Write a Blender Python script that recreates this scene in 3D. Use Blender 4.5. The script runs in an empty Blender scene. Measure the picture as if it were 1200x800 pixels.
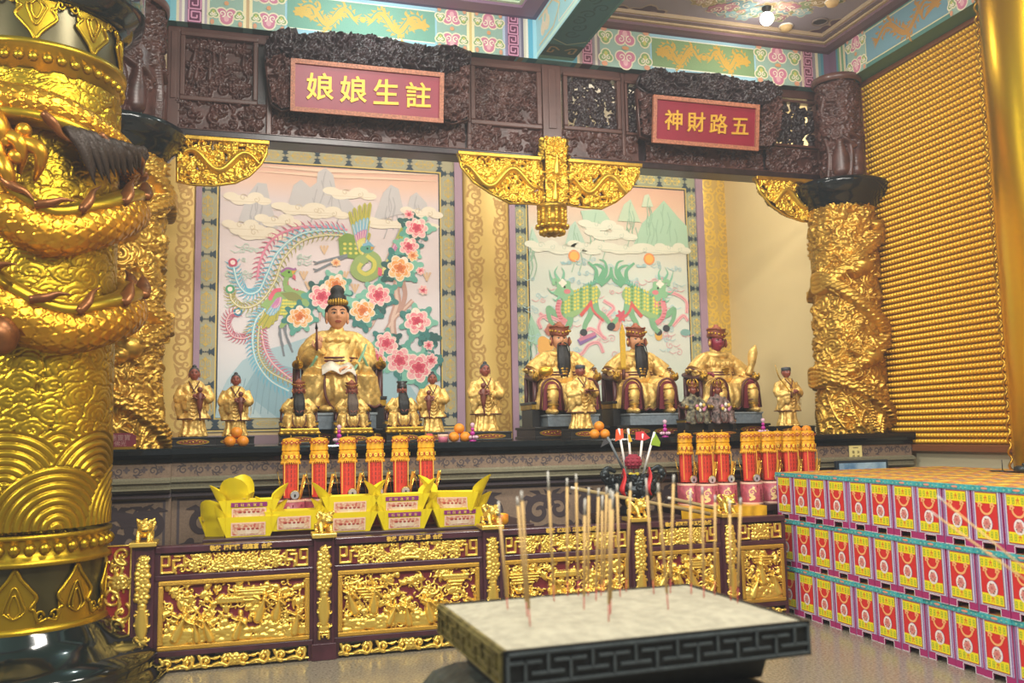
import bpy, bmesh, math, random
import numpy as np
from mathutils import Vector, Matrix
PI = math.pi
random.seed(7)
scn = bpy.context.scene
COL = scn.collection

# ------------------------------------------------------------------ camera
F_PX = 1034.0
PITCH, YAW, ROLL = 0.10377, 0.2856, -0.0193
CAM = np.array([0.0, 0.0, 1.6])
def _cam_rows():
    fwd = np.array([math.sin(YAW)*math.cos(PITCH), math.cos(YAW)*math.cos(PITCH), math.sin(PITCH)])
    r = np.array([math.cos(YAW), -math.sin(YAW), 0.0]); u = np.cross(r, fwd)
    c, s = math.cos(ROLL), math.sin(ROLL)
    r2 = c*r + s*u; u2 = -s*r + c*u
    return r2, u2, fwd
CR, CU, CF = _cam_rows()
cam = bpy.data.cameras.new('camera'); camo = bpy.data.objects.new('camera', cam); COL.objects.link(camo)
mt = Matrix.Identity(4)
for i in range(3):
    mt[i][0] = CR[i]; mt[i][1] = CU[i]; mt[i][2] = -CF[i]; mt[i][3] = CAM[i]
camo.matrix_world = mt
cam.sensor_width = 36; cam.lens = F_PX/1200*36; cam.clip_start = 0.05; cam.clip_end = 100
cam.dof.use_dof = True; cam.dof.focus_distance = 8.0; cam.dof.aperture_fstop = 1.7
scn.camera = camo

# tape measure: which place in the room a photo pixel shows, on a given plane
def ray(px, py):
    return CR*(px-600) - CU*(py-400) + CF*F_PX
def at(px, py, Y):
    d = ray(px, py); return CAM + d*(Y/d[1])
def atx(px, py, X):
    d = ray(px, py); return CAM + d*(X/d[0])
def atz(px, py, Z):
    d = ray(px, py); return CAM + d*((Z-CAM[2])/d[2])
def atcyl(px, py, cx, cy, R):
    d = ray(px, py); a = d[0]**2+d[1]**2; b = -2*(d[0]*cx+d[1]*cy); c = cx*cx+cy*cy-R*R
    D = max(0, b*b-4*a*c); t = (-b-math.sqrt(D))/(2*a); return CAM + d*t

# ------------------------------------------------------------------ colours and materials
def lin(c):
    return c/12.92 if c <= 0.04045 else ((c+0.055)/1.055)**2.4
def hexc(h):
    if isinstance(h, tuple): return h
    h = h.lstrip('#'); return tuple(lin(int(h[i:i+2], 16)/255) for i in (0, 2, 4))
_M = {}
def mat(name, col, rough=.5, metal=0.0, bump=0.0, bscale=40, var=0.0, vscale=6, emit=0, spec=.5, coat=0, col2=None, alpha=1, detail=4):
    if name in _M: return _M[name]
    m = bpy.data.materials.new(name); m.use_nodes = True
    nt = m.node_tree; b = nt.nodes['Principled BSDF']; c = hexc(col)
    b.inputs['Base Color'].default_value = (*c, 1)
    b.inputs['Roughness'].default_value = rough; b.inputs['Metallic'].default_value = metal
    b.inputs['Specular IOR Level'].default_value = spec
    if coat: b.inputs['Coat Weight'].default_value = coat; b.inputs['Coat Roughness'].default_value = .12
    if alpha < 1: b.inputs['Alpha'].default_value = alpha
    if emit:
        b.inputs['Emission Color'].default_value = (*c, 1); b.inputs['Emission Strength'].default_value = emit
    tc = None
    if bump or var or col2:
        tc = nt.nodes.new('ShaderNodeTexCoord')
    if var or col2:
        n = nt.nodes.new('ShaderNodeTexNoise'); n.inputs['Scale'].default_value = vscale; n.inputs['Detail'].default_value = detail
        nt.links.new(tc.outputs['Object'], n.inputs['Vector'])
        r = nt.nodes.new('ShaderNodeValToRGB')
        if col2:
            c2 = hexc(col2); r.color_ramp.elements[0].color = (*c, 1); r.color_ramp.elements[1].color = (*c2, 1)
        else:
            r.color_ramp.elements[0].color = (*[x*(1-var) for x in c], 1); r.color_ramp.elements[1].color = (*[min(1, x*(1+var)) for x in c], 1)
        r.color_ramp.elements[0].position = .35; r.color_ramp.elements[1].position = .65
        nt.links.new(n.outputs['Fac'], r.inputs['Fac']); nt.links.new(r.outputs['Color'], b.inputs['Base Color'])
    if bump:
        n = nt.nodes.new('ShaderNodeTexNoise'); n.inputs['Scale'].default_value = bscale; n.inputs['Detail'].default_value = 3
        nt.links.new(tc.outputs['Object'], n.inputs['Vector'])
        bp = nt.nodes.new('ShaderNodeBump'); bp.inputs['Strength'].default_value = bump; bp.inputs['Distance'].default_value = .01
        nt.links.new(n.outputs['Fac'], bp.inputs['Height']); nt.links.new(bp.outputs['Normal'], b.inputs['Normal'])
    _M[name] = m
    return m
def paint(h, rough=.65):
    return mat('paint_'+h.lstrip('#')+('' if rough == .65 else '_%d' % int(rough*100)), h, rough)
GOLD = mat('gilt', '#dfb640', .33, .8, bump=.12, bscale=60)
GOLDL = mat('gilt_bright', '#f4cf5c', .26, .85)
GOLDD = mat('gilt_old', '#b08a30', .36, .8, bump=.15, bscale=50, var=.25, vscale=5)
GOLDC = mat('gilt_column', '#e0ae1e', .27, .9, bump=.06, bscale=70)
GOLDR = mat('gilt_robe', '#dcb768', .44, .5, bump=.45, bscale=45, var=.22, vscale=14)
BRONZE = mat('dark_bronze', '#4a4326', .3, .5)
GOLDCOL = mat('gilt_dragon_column', '#c79d42', .36, .75, bump=.12, bscale=60, var=.18, vscale=7)
RED = mat('lacquer_red', '#8e1f22', .45)
MAROON = mat('rosewood', '#43202a', .32, 0, bump=.05, bscale=30, var=.25, vscale=8, coat=.3)
WOOD = mat('carved_wood', '#50322c', .34, 0, bump=.06, bscale=50, var=.3, vscale=10)
WOODD = mat('carved_wood_dark', '#2e2022', .3, 0, bump=.06, bscale=60, var=.35, vscale=12)
WOODM = mat('wood_moulding', '#5a3a32', .35, 0, bump=.1, bscale=20, var=.15, vscale=4, coat=.3)
BLACK = mat('black_polished_stone', '#14191b', .12, 0, var=.4, vscale=60)
BLACKS = mat('black_lacquer', '#1d1c1c', .35)
SKIN = mat('pale_skin_paint', '#d3976f', .45)
SKINB = mat('brown_skin_paint', '#8a4a3a', .45)
SKINR = mat('crimson_skin_paint', '#8e2740', .4)
HAIR = mat('black_hair', '#0e0d0d', .5, bump=.5, bscale=120)
WHITE = paint('#efece4')

# ------------------------------------------------------------------ mesh builder
class MB:
    def __init__(s):
        s.v = []; s.n = 0; s.f = []; s.mi = []; s.sm = []; s.mats = []
    def mid(s, m):
        if m not in s.mats: s.mats.append(m)
        return s.mats.index(m)
    def add(s, verts, faces, m, smooth=False):
        verts = np.asarray(verts, float).reshape(-1, 3); k = s.n
        s.v.append(verts); s.n += len(verts)
        if isinstance(faces, np.ndarray): faces = (faces+k).tolist()
        else: faces = [[i+k for i in f] for f in faces]
        s.f += faces
        if isinstance(m, (list, np.ndarray)): s.mi += list(m)
        else: s.mi += [s.mid(m)]*len(faces)
        s.sm += [smooth]*len(faces)
    def hexa(s, p, m):       # 8 corners: bottom ring 0-3, top ring 4-7
        s.add(p, [[3, 2, 1, 0], [4, 5, 6, 7], [0, 1, 5, 4], [1, 2, 6, 5], [2, 3, 7, 6], [3, 0, 4, 7]], m)
    def box(s, lo, hi, m, bev=0):
        x0, y0, z0 = lo; x1, y1, z1 = hi
        if bev <= 0:
            s.hexa([(x0, y0, z0), (x1, y0, z0), (x1, y1, z0), (x0, y1, z0), (x0, y0, z1), (x1, y0, z1), (x1, y1, z1), (x0, y1, z1)], m); return
        bm = bmesh.new(); bmesh.ops.create_cube(bm, size=1)
        for v in bm.verts:
            v.co = Vector(((x0+x1)/2+v.co.x*(x1-x0), (y0+y1)/2+v.co.y*(y1-y0), (z0+z1)/2+v.co.z*(z1-z0)))
        bmesh.ops.bevel(bm, geom=bm.edges[:], offset=bev, segments=2, affect='EDGES', profile=.5)
        bm.verts.index_update()
        s.add([v.co[:] for v in bm.verts], [[v.index for v in f.verts] for f in bm.faces], m); bm.free()
    def lathe(s, prof, m, c=(0, 0, 0), n=32, a0=0, a1=2*PI, smooth=True, sx=1, sy=1):
        full = abs(a1-a0-2*PI) < 1e-6; k = n if full else n+1
        A = np.linspace(a0, a1, n+1)[:k]
        P = np.array([[(c[0]+r*math.cos(a)*sx, c[1]+r*math.sin(a)*sy, c[2]+z) for a in A] for r, z in prof])
        s.ring(P, m, full, smooth)
    def ring(s, P, m, closed=True, smooth=True, caps=False):
        P = np.asarray(P, float); h, w = P.shape[:2]; F = []
        ww = w if closed else w-1
        for i in range(h-1):
            for j in range(ww):
                a = i*w+j; b = i*w+(j+1) % w; F.append([a, b, b+w, a+w])
        if caps:
            F.append(list(range(w))[::-1]); F.append([(h-1)*w+j for j in range(w)])
        s.add(P.reshape(-1, 3), F, m, smooth)
    def tube(s, pts, rad, m, n=8, smooth=True, sq=None):
        pts = np.asarray(pts, float); k = len(pts)
        rad = np.full(k, rad, float) if np.isscalar(rad) else np.interp(np.linspace(0, 1, k), np.linspace(0, 1, len(rad)), rad)
        T = np.gradient(pts, axis=0); T /= np.linalg.norm(T, axis=1)[:, None]+1e-12
        ref = np.array([0, 0, 1.0]) if abs(T[0][2]) < .9 else np.array([1.0, 0, 0])
        P = []; N = np.cross(T[0], ref); N /= np.linalg.norm(N)
        for i in range(k):
            N = N-T[i]*np.dot(N, T[i]); N /= np.linalg.norm(N)+1e-12
            B = np.cross(T[i], N)
            ca = np.linspace(0, 2*PI, n+1)[:n]
            e = 1 if sq is None else sq
            P.append([pts[i]+rad[i]*(math.cos(a)*N+e*math.sin(a)*B) for a in ca])
        s.ring(P, m, True, smooth, True)
    def ball(s, c, r, m, n=12, k=8, rot=None, smooth=True):
        r = (r, r, r) if np.isscalar(r) else r
        P = []
        for i in range(k+1):
            t = PI*i/k; t = min(max(t, .02), PI-.02)
            row = np.array([(r[0]*math.sin(t)*math.cos(a), r[1]*math.sin(t)*math.sin(a), -r[2]*math.cos(t)) for a in np.linspace(0, 2*PI, n+1)[:n]])
            if rot is not None: row = row@np.asarray(rot.to_3x3()).T
            P.append(row+np.array(c))
        s.ring(P, m, True, smooth, True)
    def prism(s, poly, m, O, R, U, N, d):
        O, R, U, N = [np.array(x, float) for x in (O, R, U, N)]; k = len(poly)
        A = [O+R*u+U*v for u, v in poly]; B = [p+N*d for p in A]
        s.add(A+B, [list(range(k))[::-1], [k+i for i in range(k)]]+[[i, (i+1) % k, k+(i+1) % k, k+i] for i in range(k)], m)
    def grid(s, P, m, smooth=True, keep=None, mi=None):
        h, w = P.shape[:2]; I = np.arange(h*w).reshape(h, w)
        F = np.stack([I[:-1, :-1], I[:-1, 1:], I[1:, 1:], I[1:, :-1]], -1).reshape(-1, 4)
        mm = np.full(len(F), s.mid(m)) if mi is None else mi.reshape(-1)
        if keep is not None:
            kf = keep.reshape(-1); F = F[kf]; mm = mm[kf]
            used = np.unique(F); rm = np.zeros(h*w, int); rm[used] = np.arange(len(used))
            s.add(P.reshape(-1, 3)[used], rm[F], mm.tolist(), smooth); return
        s.add(P.reshape(-1, 3), F, mm.tolist(), smooth)
    def mesh(s, name):
        me = bpy.data.meshes.new(name)
        V = np.concatenate(s.v) if s.v else np.zeros((0, 3))
        me.from_pydata(V.tolist(), [], s.f)
        for m in s.mats: me.materials.append(m)
        me.polygons.foreach_set('material_index', s.mi); me.polygons.foreach_set('use_smooth', s.sm)
        me.update(); return me
    def build(s, name, parent=None, world=True, label=None):
        if parent is not None and world and s.v:
            L = np.array(wloc(parent)); s.v = [a-L for a in s.v]
        o = bpy.data.objects.new(name, s.mesh(name)); COL.objects.link(o)
        if parent is not None: o.parent = parent
        if label: o['label'] = label
        return o
def wloc(o):
    l = Vector(o.location)
    while o.parent: o = o.parent; l += o.location
    return l[:]
def tag(o, label, cat, group=None, kind=None):
    o['label'] = label; o['category'] = cat
    if group: o['group'] = group
    if kind: o['kind'] = kind
    return o
def thing(name, label, cat, loc=(0, 0, 0), group=None, rz=0):
    o = bpy.data.objects.new(name, None); COL.objects.link(o); o.location = tuple(map(float, loc)); o.rotation_euler = (0, 0, rz)
    o.empty_display_size = .1
    return tag(o, label, cat, group)
def struct(o):
    o['kind'] = 'structure'; return o
def dup(root, loc, label=None, rz=None, scale=None):
    r = root.copy(); COL.objects.link(r); r.location = tuple(map(float, loc))
    if rz is not None: r.rotation_euler = (0, 0, rz)
    if scale is not None: r.scale = (scale,)*3
    if label: r['label'] = label
    for ch in list(root.children):
        c = ch.copy(); COL.objects.link(c); c.parent = r
        for g in list(ch.children):
            d = g.copy(); COL.objects.link(d); d.parent = c
    return r
def remesh(o, vox, smooth=2, fold=None):
    md = o.modifiers.new('r', 'REMESH'); md.mode = 'VOXEL'; md.voxel_size = vox; md.use_smooth_shade = True
    if smooth:
        sm = o.modifiers.new('s', 'SMOOTH'); sm.factor = .5; sm.iterations = smooth
    dg = bpy.context.evaluated_depsgraph_get(); me = bpy.data.meshes.new_from_object(o.evaluated_get(dg))
    mats = [m for m in o.data.materials]
    o.modifiers.clear(); old = o.data; o.data = me; bpy.data.meshes.remove(old)
    me.materials.clear(); me.materials.append(mats[0])
    me.polygons.foreach_set('material_index', [0]*len(me.polygons))
    if fold:      # cloth folds carved into the finished surface
        n = len(me.vertices); V = np.zeros(n*3); me.vertices.foreach_get('co', V); V = V.reshape(-1, 3); N = np.zeros(n*3); me.vertices.foreach_get('normal', N); N = N.reshape(-1, 3)
        k, amp = fold; X = V*k; w = np.sin(X[:, 2]*.9+X[:, 0]*.5)*1.1+np.sin(X[:, 1]*.8-X[:, 2]*.5)
        f = np.sin(X[:, 0]*3.1+w*1.2)*.5+np.sin(X[:, 0]*1.7+X[:, 1]*2.6+w*1.7)*.6+np.sin(X[:, 2]*2.4+np.abs(X[:, 0])*1.6+w)*.45
        g = np.sin(X[:, 0]*7+w*2)*np.sin(X[:, 2]*7+w)*.35
        V += N*(amp*(np.abs(f)-.55+g*.5))[:, None]
        me.vertices.foreach_set('co', V.ravel()); me.update()
    return o
def cr(pts, n=8):
    """Catmull-Rom through control points"""
    P = [np.array(p, float) for p in pts]; P = [2*P[0]-P[1]]+P+[2*P[-1]-P[-2]]; out = []
    for i in range(1, len(P)-2):
        for t in np.linspace(0, 1, n, endpoint=False):
            a, b, c, d = P[i-1:i+3]
            out.append(.5*((2*b)+(-a+c)*t+(2*a-5*b+4*c-d)*t*t+(-a+3*b-3*c+d)*t**3))
    out.append(P[-2]); return np.array(out)

# ------------------------------------------------------------------ carved relief (height fields turned into real geometry)
class Relief:
    def __init__(s, w, h, cell, seed=1):
        s.w, s.h, s.c = w, h, cell; s.nx = max(2, int(round(w/cell))+1); s.ny = max(2, int(round(h/cell))+1)
        s.U, s.V = np.meshgrid(np.linspace(0, w, s.nx), np.linspace(0, h, s.ny)); s.a = np.zeros((s.ny, s.nx))
        s.r = random.Random(seed)
    def win(s, x, y, R):
        i0 = max(0, int((y-R)/s.c)-1); i1 = min(s.ny, int((y+R)/s.c)+2); j0 = max(0, int((x-R)/s.c)-1); j1 = min(s.nx, int((x+R)/s.c)+2)
        return slice(i0, max(i0, i1)), slice(j0, max(j0, j1))
    def dome(s, x, y, r, h=1.0, base=0.0, ax=1, ang=0):
        W = s.win(x, y, r*max(1, ax)); dx = s.U[W]-x; dy = s.V[W]-y
        if dx.size == 0: return
        if ax != 1 or ang:
            c, q = math.cos(ang), math.sin(ang); dx, dy = (dx*c+dy*q)/ax, -dx*q+dy*c
        d = 1-(dx*dx+dy*dy)/(r*r); m = d > 0
        s.a[W] = np.where(m, np.maximum(s.a[W], base+(h-base)*np.sqrt(np.maximum(d, 0))), s.a[W])
    def path(s, pts, rad, h=1.0, hv=None):
        pts = np.asarray(pts, float); k = len(pts)
        rad = np.full(k, rad) if np.isscalar(rad) else np.interp(np.linspace(0, 1, k), np.linspace(0, 1, len(rad)), rad)
        for i, p in enumerate(pts):
            s.dome(p[0], p[1], rad[i], h if hv is None else hv[i])
    def cloud(s, x, y, R, pitch, h=1.0, hand=1, a0=0, lob=5):
        W = s.win(x, y, R*1.2); dx = s.U[W]-x; dy = s.V[W]-y
        if dx.size == 0: return
        r = np.hypot(dx, dy); an = np.arctan2(dy, dx)
        Re = R*(1+.13*np.cos(lob*an+a0)); d = r/Re; m = d < 1
        ph = (r/pitch+hand*(an+a0)/(2*PI)) % 1
        rid = np.sin(PI*ph)**.55
        edge = np.clip((1-d)*R/pitch*2.2, 0, 1)**.5
        H = h*(.35+.65*rid*edge)*np.where(d > .97, .1, 1)
        s.a[W] = np.where(m, H, s.a[W])
    def clouds(s, n, R0, R1, pitch, h=1.0):
        for i in range(n):
            R = s.r.uniform(R0, R1)
            s.cloud(s.r.uniform(0, s.w), s.r.uniform(0, s.h), R, pitch*s.r.uniform(.8, 1.25), h*s.r.uniform(.7, 1), s.r.choice((-1, 1)), s.r.uniform(0, 6.28), s.r.choice((4, 5, 6)))
    def spiral(s, x, y, R, hand, a0, rad, h=1, turns=1.4, tail=0.0):
        pts = []; rr = []
        N = int(60*turns*max(1, R/.06))
        for i in range(N):
            t = i/(N-1); q = R*(1-t)**1.0+R*.06; a = a0+hand*t*turns*2*PI
            pts.append((x+q*math.cos(a), y+q*math.sin(a))); rr.append(rad*(1-.55*t))
        s.path(pts, rr, h, [h*(.75+.25*math.sin(i*.2)) for i in range(N)]); s.dome(pts[-1][0], pts[-1][1], rad*1.15, h)
    def leaf(s, x, y, a, L, w, h=1):
        for i in range(9):
            t = i/8; q = w*math.sin(PI*min(.98, t*.9+.08))+w*.1
            s.dome(x+L*t*math.cos(a+.5*t), y+L*t*math.sin(a+.5*t), q, h*(.8-.3*t))
    def flower(s, x, y, r, n=6, h=1):
        for i in range(n):
            a = 2*PI*i/n; s.dome(x+r*.6*math.cos(a), y+r*.6*math.sin(a), r*.42, h*.85, ax=1.3, ang=a)
        s.dome(x, y, r*.34, h*1.1)
    def vines(s, n, R0, R1, rad, h=1.0, leaves=2):
        for i in range(n):
            x, y = s.r.uniform(0, s.w), s.r.uniform(0, s.h); R = s.r.uniform(R0, R1); hd = s.r.choice((-1, 1)); a = s.r.uniform(0, 6.28); hh = h*s.r.uniform(.6, 1)
            s.spiral(x, y, R, hd, a, rad*s.r.uniform(.7, 1.2), hh, s.r.uniform(.9, 1.5))
            for k in range(leaves):
                b = s.r.uniform(0, 6.28); s.leaf(x+R*math.cos(b), y+R*math.sin(b), b+s.r.uniform(-1, 1), R*.9, rad*1.0, hh)
            if s.r.random() < .3: s.flower(x, y, R*.6, s.r.choice((5, 6, 7)), hh)
    def figure(s, x, y, H, h=1.2, lean=0):
        r = H/14
        s.dome(x+lean*H*.9, y+H*.92, r*1.15, h); s.dome(x+lean*H*.95, y+H*1.0, r*.8, h*.9)
        for i in range(14):
            t = i/13; s.dome(x+lean*H*t, y+H*t*.8, r*(2.6-1.2*t+.4*math.sin(t*6)), h*.95)
        for sg in (-1, 1):
            s.path([(x+sg*r*(1+3*t)+lean*H*.6, y+H*(.72-.2*t*(1 if sg > 0 else -.6))) for t in np.linspace(0, 1, 8)], r*.8, h)
    def mirror(s): s.a = np.maximum(s.a, s.a[:, ::-1])
    def noise(s, amp, k=1):
        n = np.random.RandomState(3).rand(s.ny, s.nx)
        for _ in range(k): n = (n+np.roll(n, 1, 0)+np.roll(n, 1, 1)+np.roll(n, -1, 0)+np.roll(n, -1, 1))/5
        s.a = s.a+amp*(n-.5)
    def smooth(s, k=1):
        for _ in range(k):
            p = np.pad(s.a, 1, mode='edge'); s.a = (p[1:-1, 1:-1]*4+p[:-2, 1:-1]+p[2:, 1:-1]+p[1:-1, :-2]+p[1:-1, 2:])/8
    def polymask(s, poly):
        P = np.asarray(poly); x, y = s.U, s.V; ins = np.zeros(x.shape, bool)
        for i in range(len(P)):
            (x1, y1), (x2, y2) = P[i-1], P[i]
            if y1 == y2: continue
            ins ^= ((y1 > y) != (y2 > y)) & (x < (x2-x1)*(y-y1)/(y2-y1)+x1)
        return ins
    def place(s, mb, O, R, U, N, depth, m, base=None, thr=.12, holes=False, mask=None, smooth=True):
        O, R, U, N = [np.array(q, float) for q in (O, R, U, N)]
        P = O+s.U[..., None]*R+s.V[..., None]*U+(s.a*depth)[..., None]*N
        s._emit(mb, P, m, base, thr, holes, mask, smooth)
    def wrap(s, mb, cx, cy, z0, R, depth, m, a0, dirn=1, base=None, thr=.12, holes=False, taper=None, smooth=True):
        A = a0+dirn*s.U/R; q = R+s.a*depth
        if taper is not None: q = q+np.interp(s.V, taper[0], taper[1])
        P = np.stack([cx+q*np.cos(A), cy+q*np.sin(A), z0+s.V], -1)
        s._emit(mb, P, m, base, thr, holes, None, smooth)
    def _emit(s, mb, P, m, base, thr, holes, mask, smooth):
        q = (s.a[:-1, :-1]+s.a[1:, :-1]+s.a[1:, 1:]+s.a[:-1, 1:])/4
        keep = None
        if holes: keep = q > thr
        if mask is not None:
            mk = mask[:-1, :-1] & mask[1:, 1:]; keep = mk if keep is None else keep & mk
        mi = np.full(q.shape, mb.mid(m))
        if base is not None: mi[q <= thr] = mb.mid(base)
        mb.grid(P, m, smooth, keep, mi)

# ------------------------------------------------------------------ flat painted ornament
class Art:
    def __init__(s, fn, step=.0012):
        s.fn = fn; s.st = step; s.mb = MB(); s.k = 0; s.j = min(2e-5, step/24)
    def P(s, pts, l):
        s.k = (s.k+1) % 30      # shapes that overlap never share one plane
        return [s.fn(u, v, l*s.st+s.k*s.j+i*s.j*.25) for i, (u, v) in enumerate(pts)]
    def poly(s, pts, c, l=1):
        s.k = (s.k+1) % 30
        s.mb.add([s.fn(u, v, l*s.st+s.k*s.j) for u, v in pts], [list(range(len(pts)))], paint(c) if isinstance(c, str) else c)
    def stroke(s, pts, w, c, l=1):
        p = np.asarray(pts, float); k = len(p)
        T = np.gradient(p, axis=0); T /= np.linalg.norm(T, axis=1)[:, None]+1e-9
        N = np.stack([-T[:, 1], T[:, 0]], 1); w = np.full(k, w) if np.isscalar(w) else np.interp(np.linspace(0, 1, k), np.linspace(0, 1, len(w)), w)
        A = p+N*w[:, None]/2; B = p-N*w[:, None]/2
        s.mb.add(s.P(A, l)+s.P(B, l), [[i, i+1, k+i+1, k+i] for i in range(k-1)], paint(c) if isinstance(c, str) else c)
    def line(s, pts, w, c, l=1):
        for a, b in zip(pts[:-1], pts[1:]): s.stroke([a, b], w, c, l)
    def ell(s, x, y, rx, ry, c, l=1, n=20, a=0):
        s.poly([(x+rx*math.cos(t)*math.cos(a)-ry*math.sin(t)*math.sin(a), y+rx*math.cos(t)*math.sin(a)+ry*math.sin(t)*math.cos(a)) for t in np.linspace(0, 2*PI, n+1)[:n]], c, l)
    def lobes(s, x, y, r, n, c, l=1, amp=.15, a=0, sy=1):
        s.poly([(x+r*(1+amp*math.cos(n*t))*math.cos(t+a), y+sy*r*(1+amp*math.cos(n*t))*math.sin(t+a)) for t in np.linspace(0, 2*PI, 8*n+1)[:-1]], c, l)
    def spiral(s, x, y, R, w, c, l=1, hand=1, a0=0, turns=1.3, taper=True):
        N = int(22*turns)+4; T = np.linspace(0, 1, N)
        p = [(x+R*(1-.88*t)*math.cos(a0+hand*t*turns*2*PI), y+R*(1-.88*t)*math.sin(a0+hand*t*turns*2*PI)) for t in T]
        s.stroke(p, [w*(1-.6*t) if taper else w for t in T], c, l)
    def rect(s, x0, y0, x1, y1, c, l=1): s.poly([(x0, y0), (x1, y0), (x1, y1), (x0, y1)], c, l)
    def frame(s, x0, y0, x1, y1, w, c, l=1):
        s.rect(x0, y0, x1, y0+w, c, l); s.rect(x0, y1-w, x1, y1, c, l); s.rect(x0, y0+w, x0+w, y1-w, c, l); s.rect(x1-w, y0+w, x1, y1-w, c, l)
    def build(s, name, parent=None, world=True, label=None): return s.mb.build(name, parent, world, label)
def planefn(O, R, U, N):
    O, R, U, N = [np.array(q, float) for q in (O, R, U, N)]
    return lambda u, v, h: O+R*u+U*v+N*h
def text_mesh(mb, txt, size, m, O, R, U, N, depth=.01, vertical=False, bold=0.0, track=1.0):
    """write characters as solid letters; O is the lower left corner of the line"""
    O, R, U, N = [np.array(q, float) for q in (O, R, U, N)]
    for i, ch in enumerate(txt):
        if ch == ' ': continue
        cu = bpy.data.curves.new('t', 'FONT'); cu.body = ch; cu.size = size; cu.extrude = depth/2; cu.offset = bold
        cu.resolution_u = 2
        o = bpy.data.objects.new('t', cu); COL.objects.link(o)
        dg = bpy.context.evaluated_depsgraph_get(); me = bpy.data.meshes.new_from_object(o.evaluated_get(dg))
        V = np.zeros(len(me.vertices)*3); me.vertices.foreach_get('co', V); V = V.reshape(-1, 3)
        F = [list(p.vertices) for p in me.polygons]
        bpy.data.objects.remove(o); bpy.data.curves.remove(cu); bpy.data.meshes.remove(me)
        if len(V) == 0: continue
        off = O+(U*(-size*track*i) if vertical else R*(size*track*i))
        W = off+V[:, :1]*R+V[:, 1:2]*U+(V[:, 2:3]+depth/2)*N
        mb.add(W, F, m)
EX, EY, EZ = np.array([1., 0, 0]), np.array([0, 1., 0]), np.array([0, 0, 1.])
FRONT = -EY    # the way most faces of the shrine look
# ------------------------------------------------------------------ the setting
XW, XL, YB, ZC = 6.66, -2.0, 11.4, 5.9       # right wall, left end of the shrine, back wall, ceiling
YP, YWD = 8.4, 8.5                           # painted tie beam, carved wooden lintel
XF = 6.36                                    # face of the painted beam along the right wall
YA, ZA = 7.75, 1.533                         # altar front and altar top
FLOORM = mat('terrazzo', '#7d7566', .22, 0, var=.38, vscale=60, bump=.02, bscale=90, detail=6)
CREAM = mat('cream_plaster', '#d9c493', .7, 0, bump=.05, bscale=25)
CREAMH = mat('hall_plaster', '#c9bf9d', .7, 0, bump=.05, bscale=25)
CEILM = mat('mauve_ceiling', '#8f8690', .7)
CEILT = mat('teal_ceiling', '#8fc0bc', .6)
TEAL = paint('#4e8f98'); BLUEG = paint('#7fc3d6'); MAUVE = paint('#8d6c86'); PLUM = paint('#5c4152')

mb = MB(); mb.box((-7, -4, -.1), (XW, YB, 0), FLOORM); struct(mb.build('floor'))
mb = MB(); mb.box((XL-.1, YB, 0), (XW+.15, YB+.15, 6.6), CREAM); struct(mb.build('wall_back'))
mb = MB(); mb.box((XW, YA, 0), (XW+.15, YB, 6.6), CREAM); mb.box((XW, -4, 0), (XW+.15, YA, 6.6), CREAMH); struct(mb.build('wall_right'))
mb = MB(); mb.box((XL-.15, 8.2, 0), (XL, YB, 6.6), CREAM); struct(mb.build('wall_left'))
mb = MB()
mb.box((-7, -4, 6.05), (XW, YB, 6.2), CEILT); mb.box((XL, YP+.52, 5.72), (XW, YB, 5.8), WHITE)
struct(mb.build('ceiling'))

# painted tie beams
zb = float(np.mean([at(x, y, YP)[2] for x, y in ((190, 27), (627, 63), (675, 71), (950, 107))]))
xb0, xb1 = at(629, 64.5, YP)[0], at(671, 60, YP)[0]
mb = MB()
mb.box((-7, YP, zb), (XW, YP+.5, 6.1), paint('#6a9ea5')); back_beam = struct(mb.build('trim_1'))
mb = MB(); mb.box((XF, -4, zb), (XW, YP, 6.1), paint('#4f8378')); wall_beam = struct(mb.build('trim_2'))
mb = MB(); mb.box((xb0, -4, zb+.02), (xb1, YP, 6.1), paint('#5d9fb0')); cross_beam = struct(mb.build('trim_3'))

# coffer panels with stepped borders, one each side of the cross beam
def coffer(x0, x1, y0, y1, cols, panel):
    mb = MB(); st = .0
    z = ZC
    for w, c, dz in cols:
        a = st; b = st+w
        for (p, q) in (((x0+a, y1-b), (x1-a, y1-a)), ((x0+a, y0+a), (x1-a, y0+b)), ((x0+a, y0+b), (x0+b, y1-b)), ((x1-b, y0+b), (x1-a, y1-b))):
            mb.box((p[0], p[1], z+dz), (q[0], q[1], 6.06), c)
        st = b
    mb.box((x0+st, y0+st, z+.1), (x1-st, y1-st, 6.06), panel)
    return mb
lc = coffer(-6.9, xb0, 4.2, YP, [(.05, paint('#6d5a78'), 0), (.17, MAUVE, -.0), (.04, paint('#cfe0c2'), .03), (.1, paint('#7fb39a'), .05), (.03, paint('#dfe3cf'), .06), (.1, paint('#a9cfc4'), .07)], CEILT)
coffer_l = struct(lc.build('ceiling_coffer'))
rc = coffer(xb1, XF, 4.2, YP, [(.06, paint('#6b4a54'), -.0), (.1, paint('#7a5c66'), -.0), (.035, paint('#b9a27c'), .03), (.06, paint('#7c6a70'), .05), (.03, paint('#b39c7e'), .06)], CEILM)
coffer_r = struct(rc.build('ceiling_coffer'))

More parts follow.
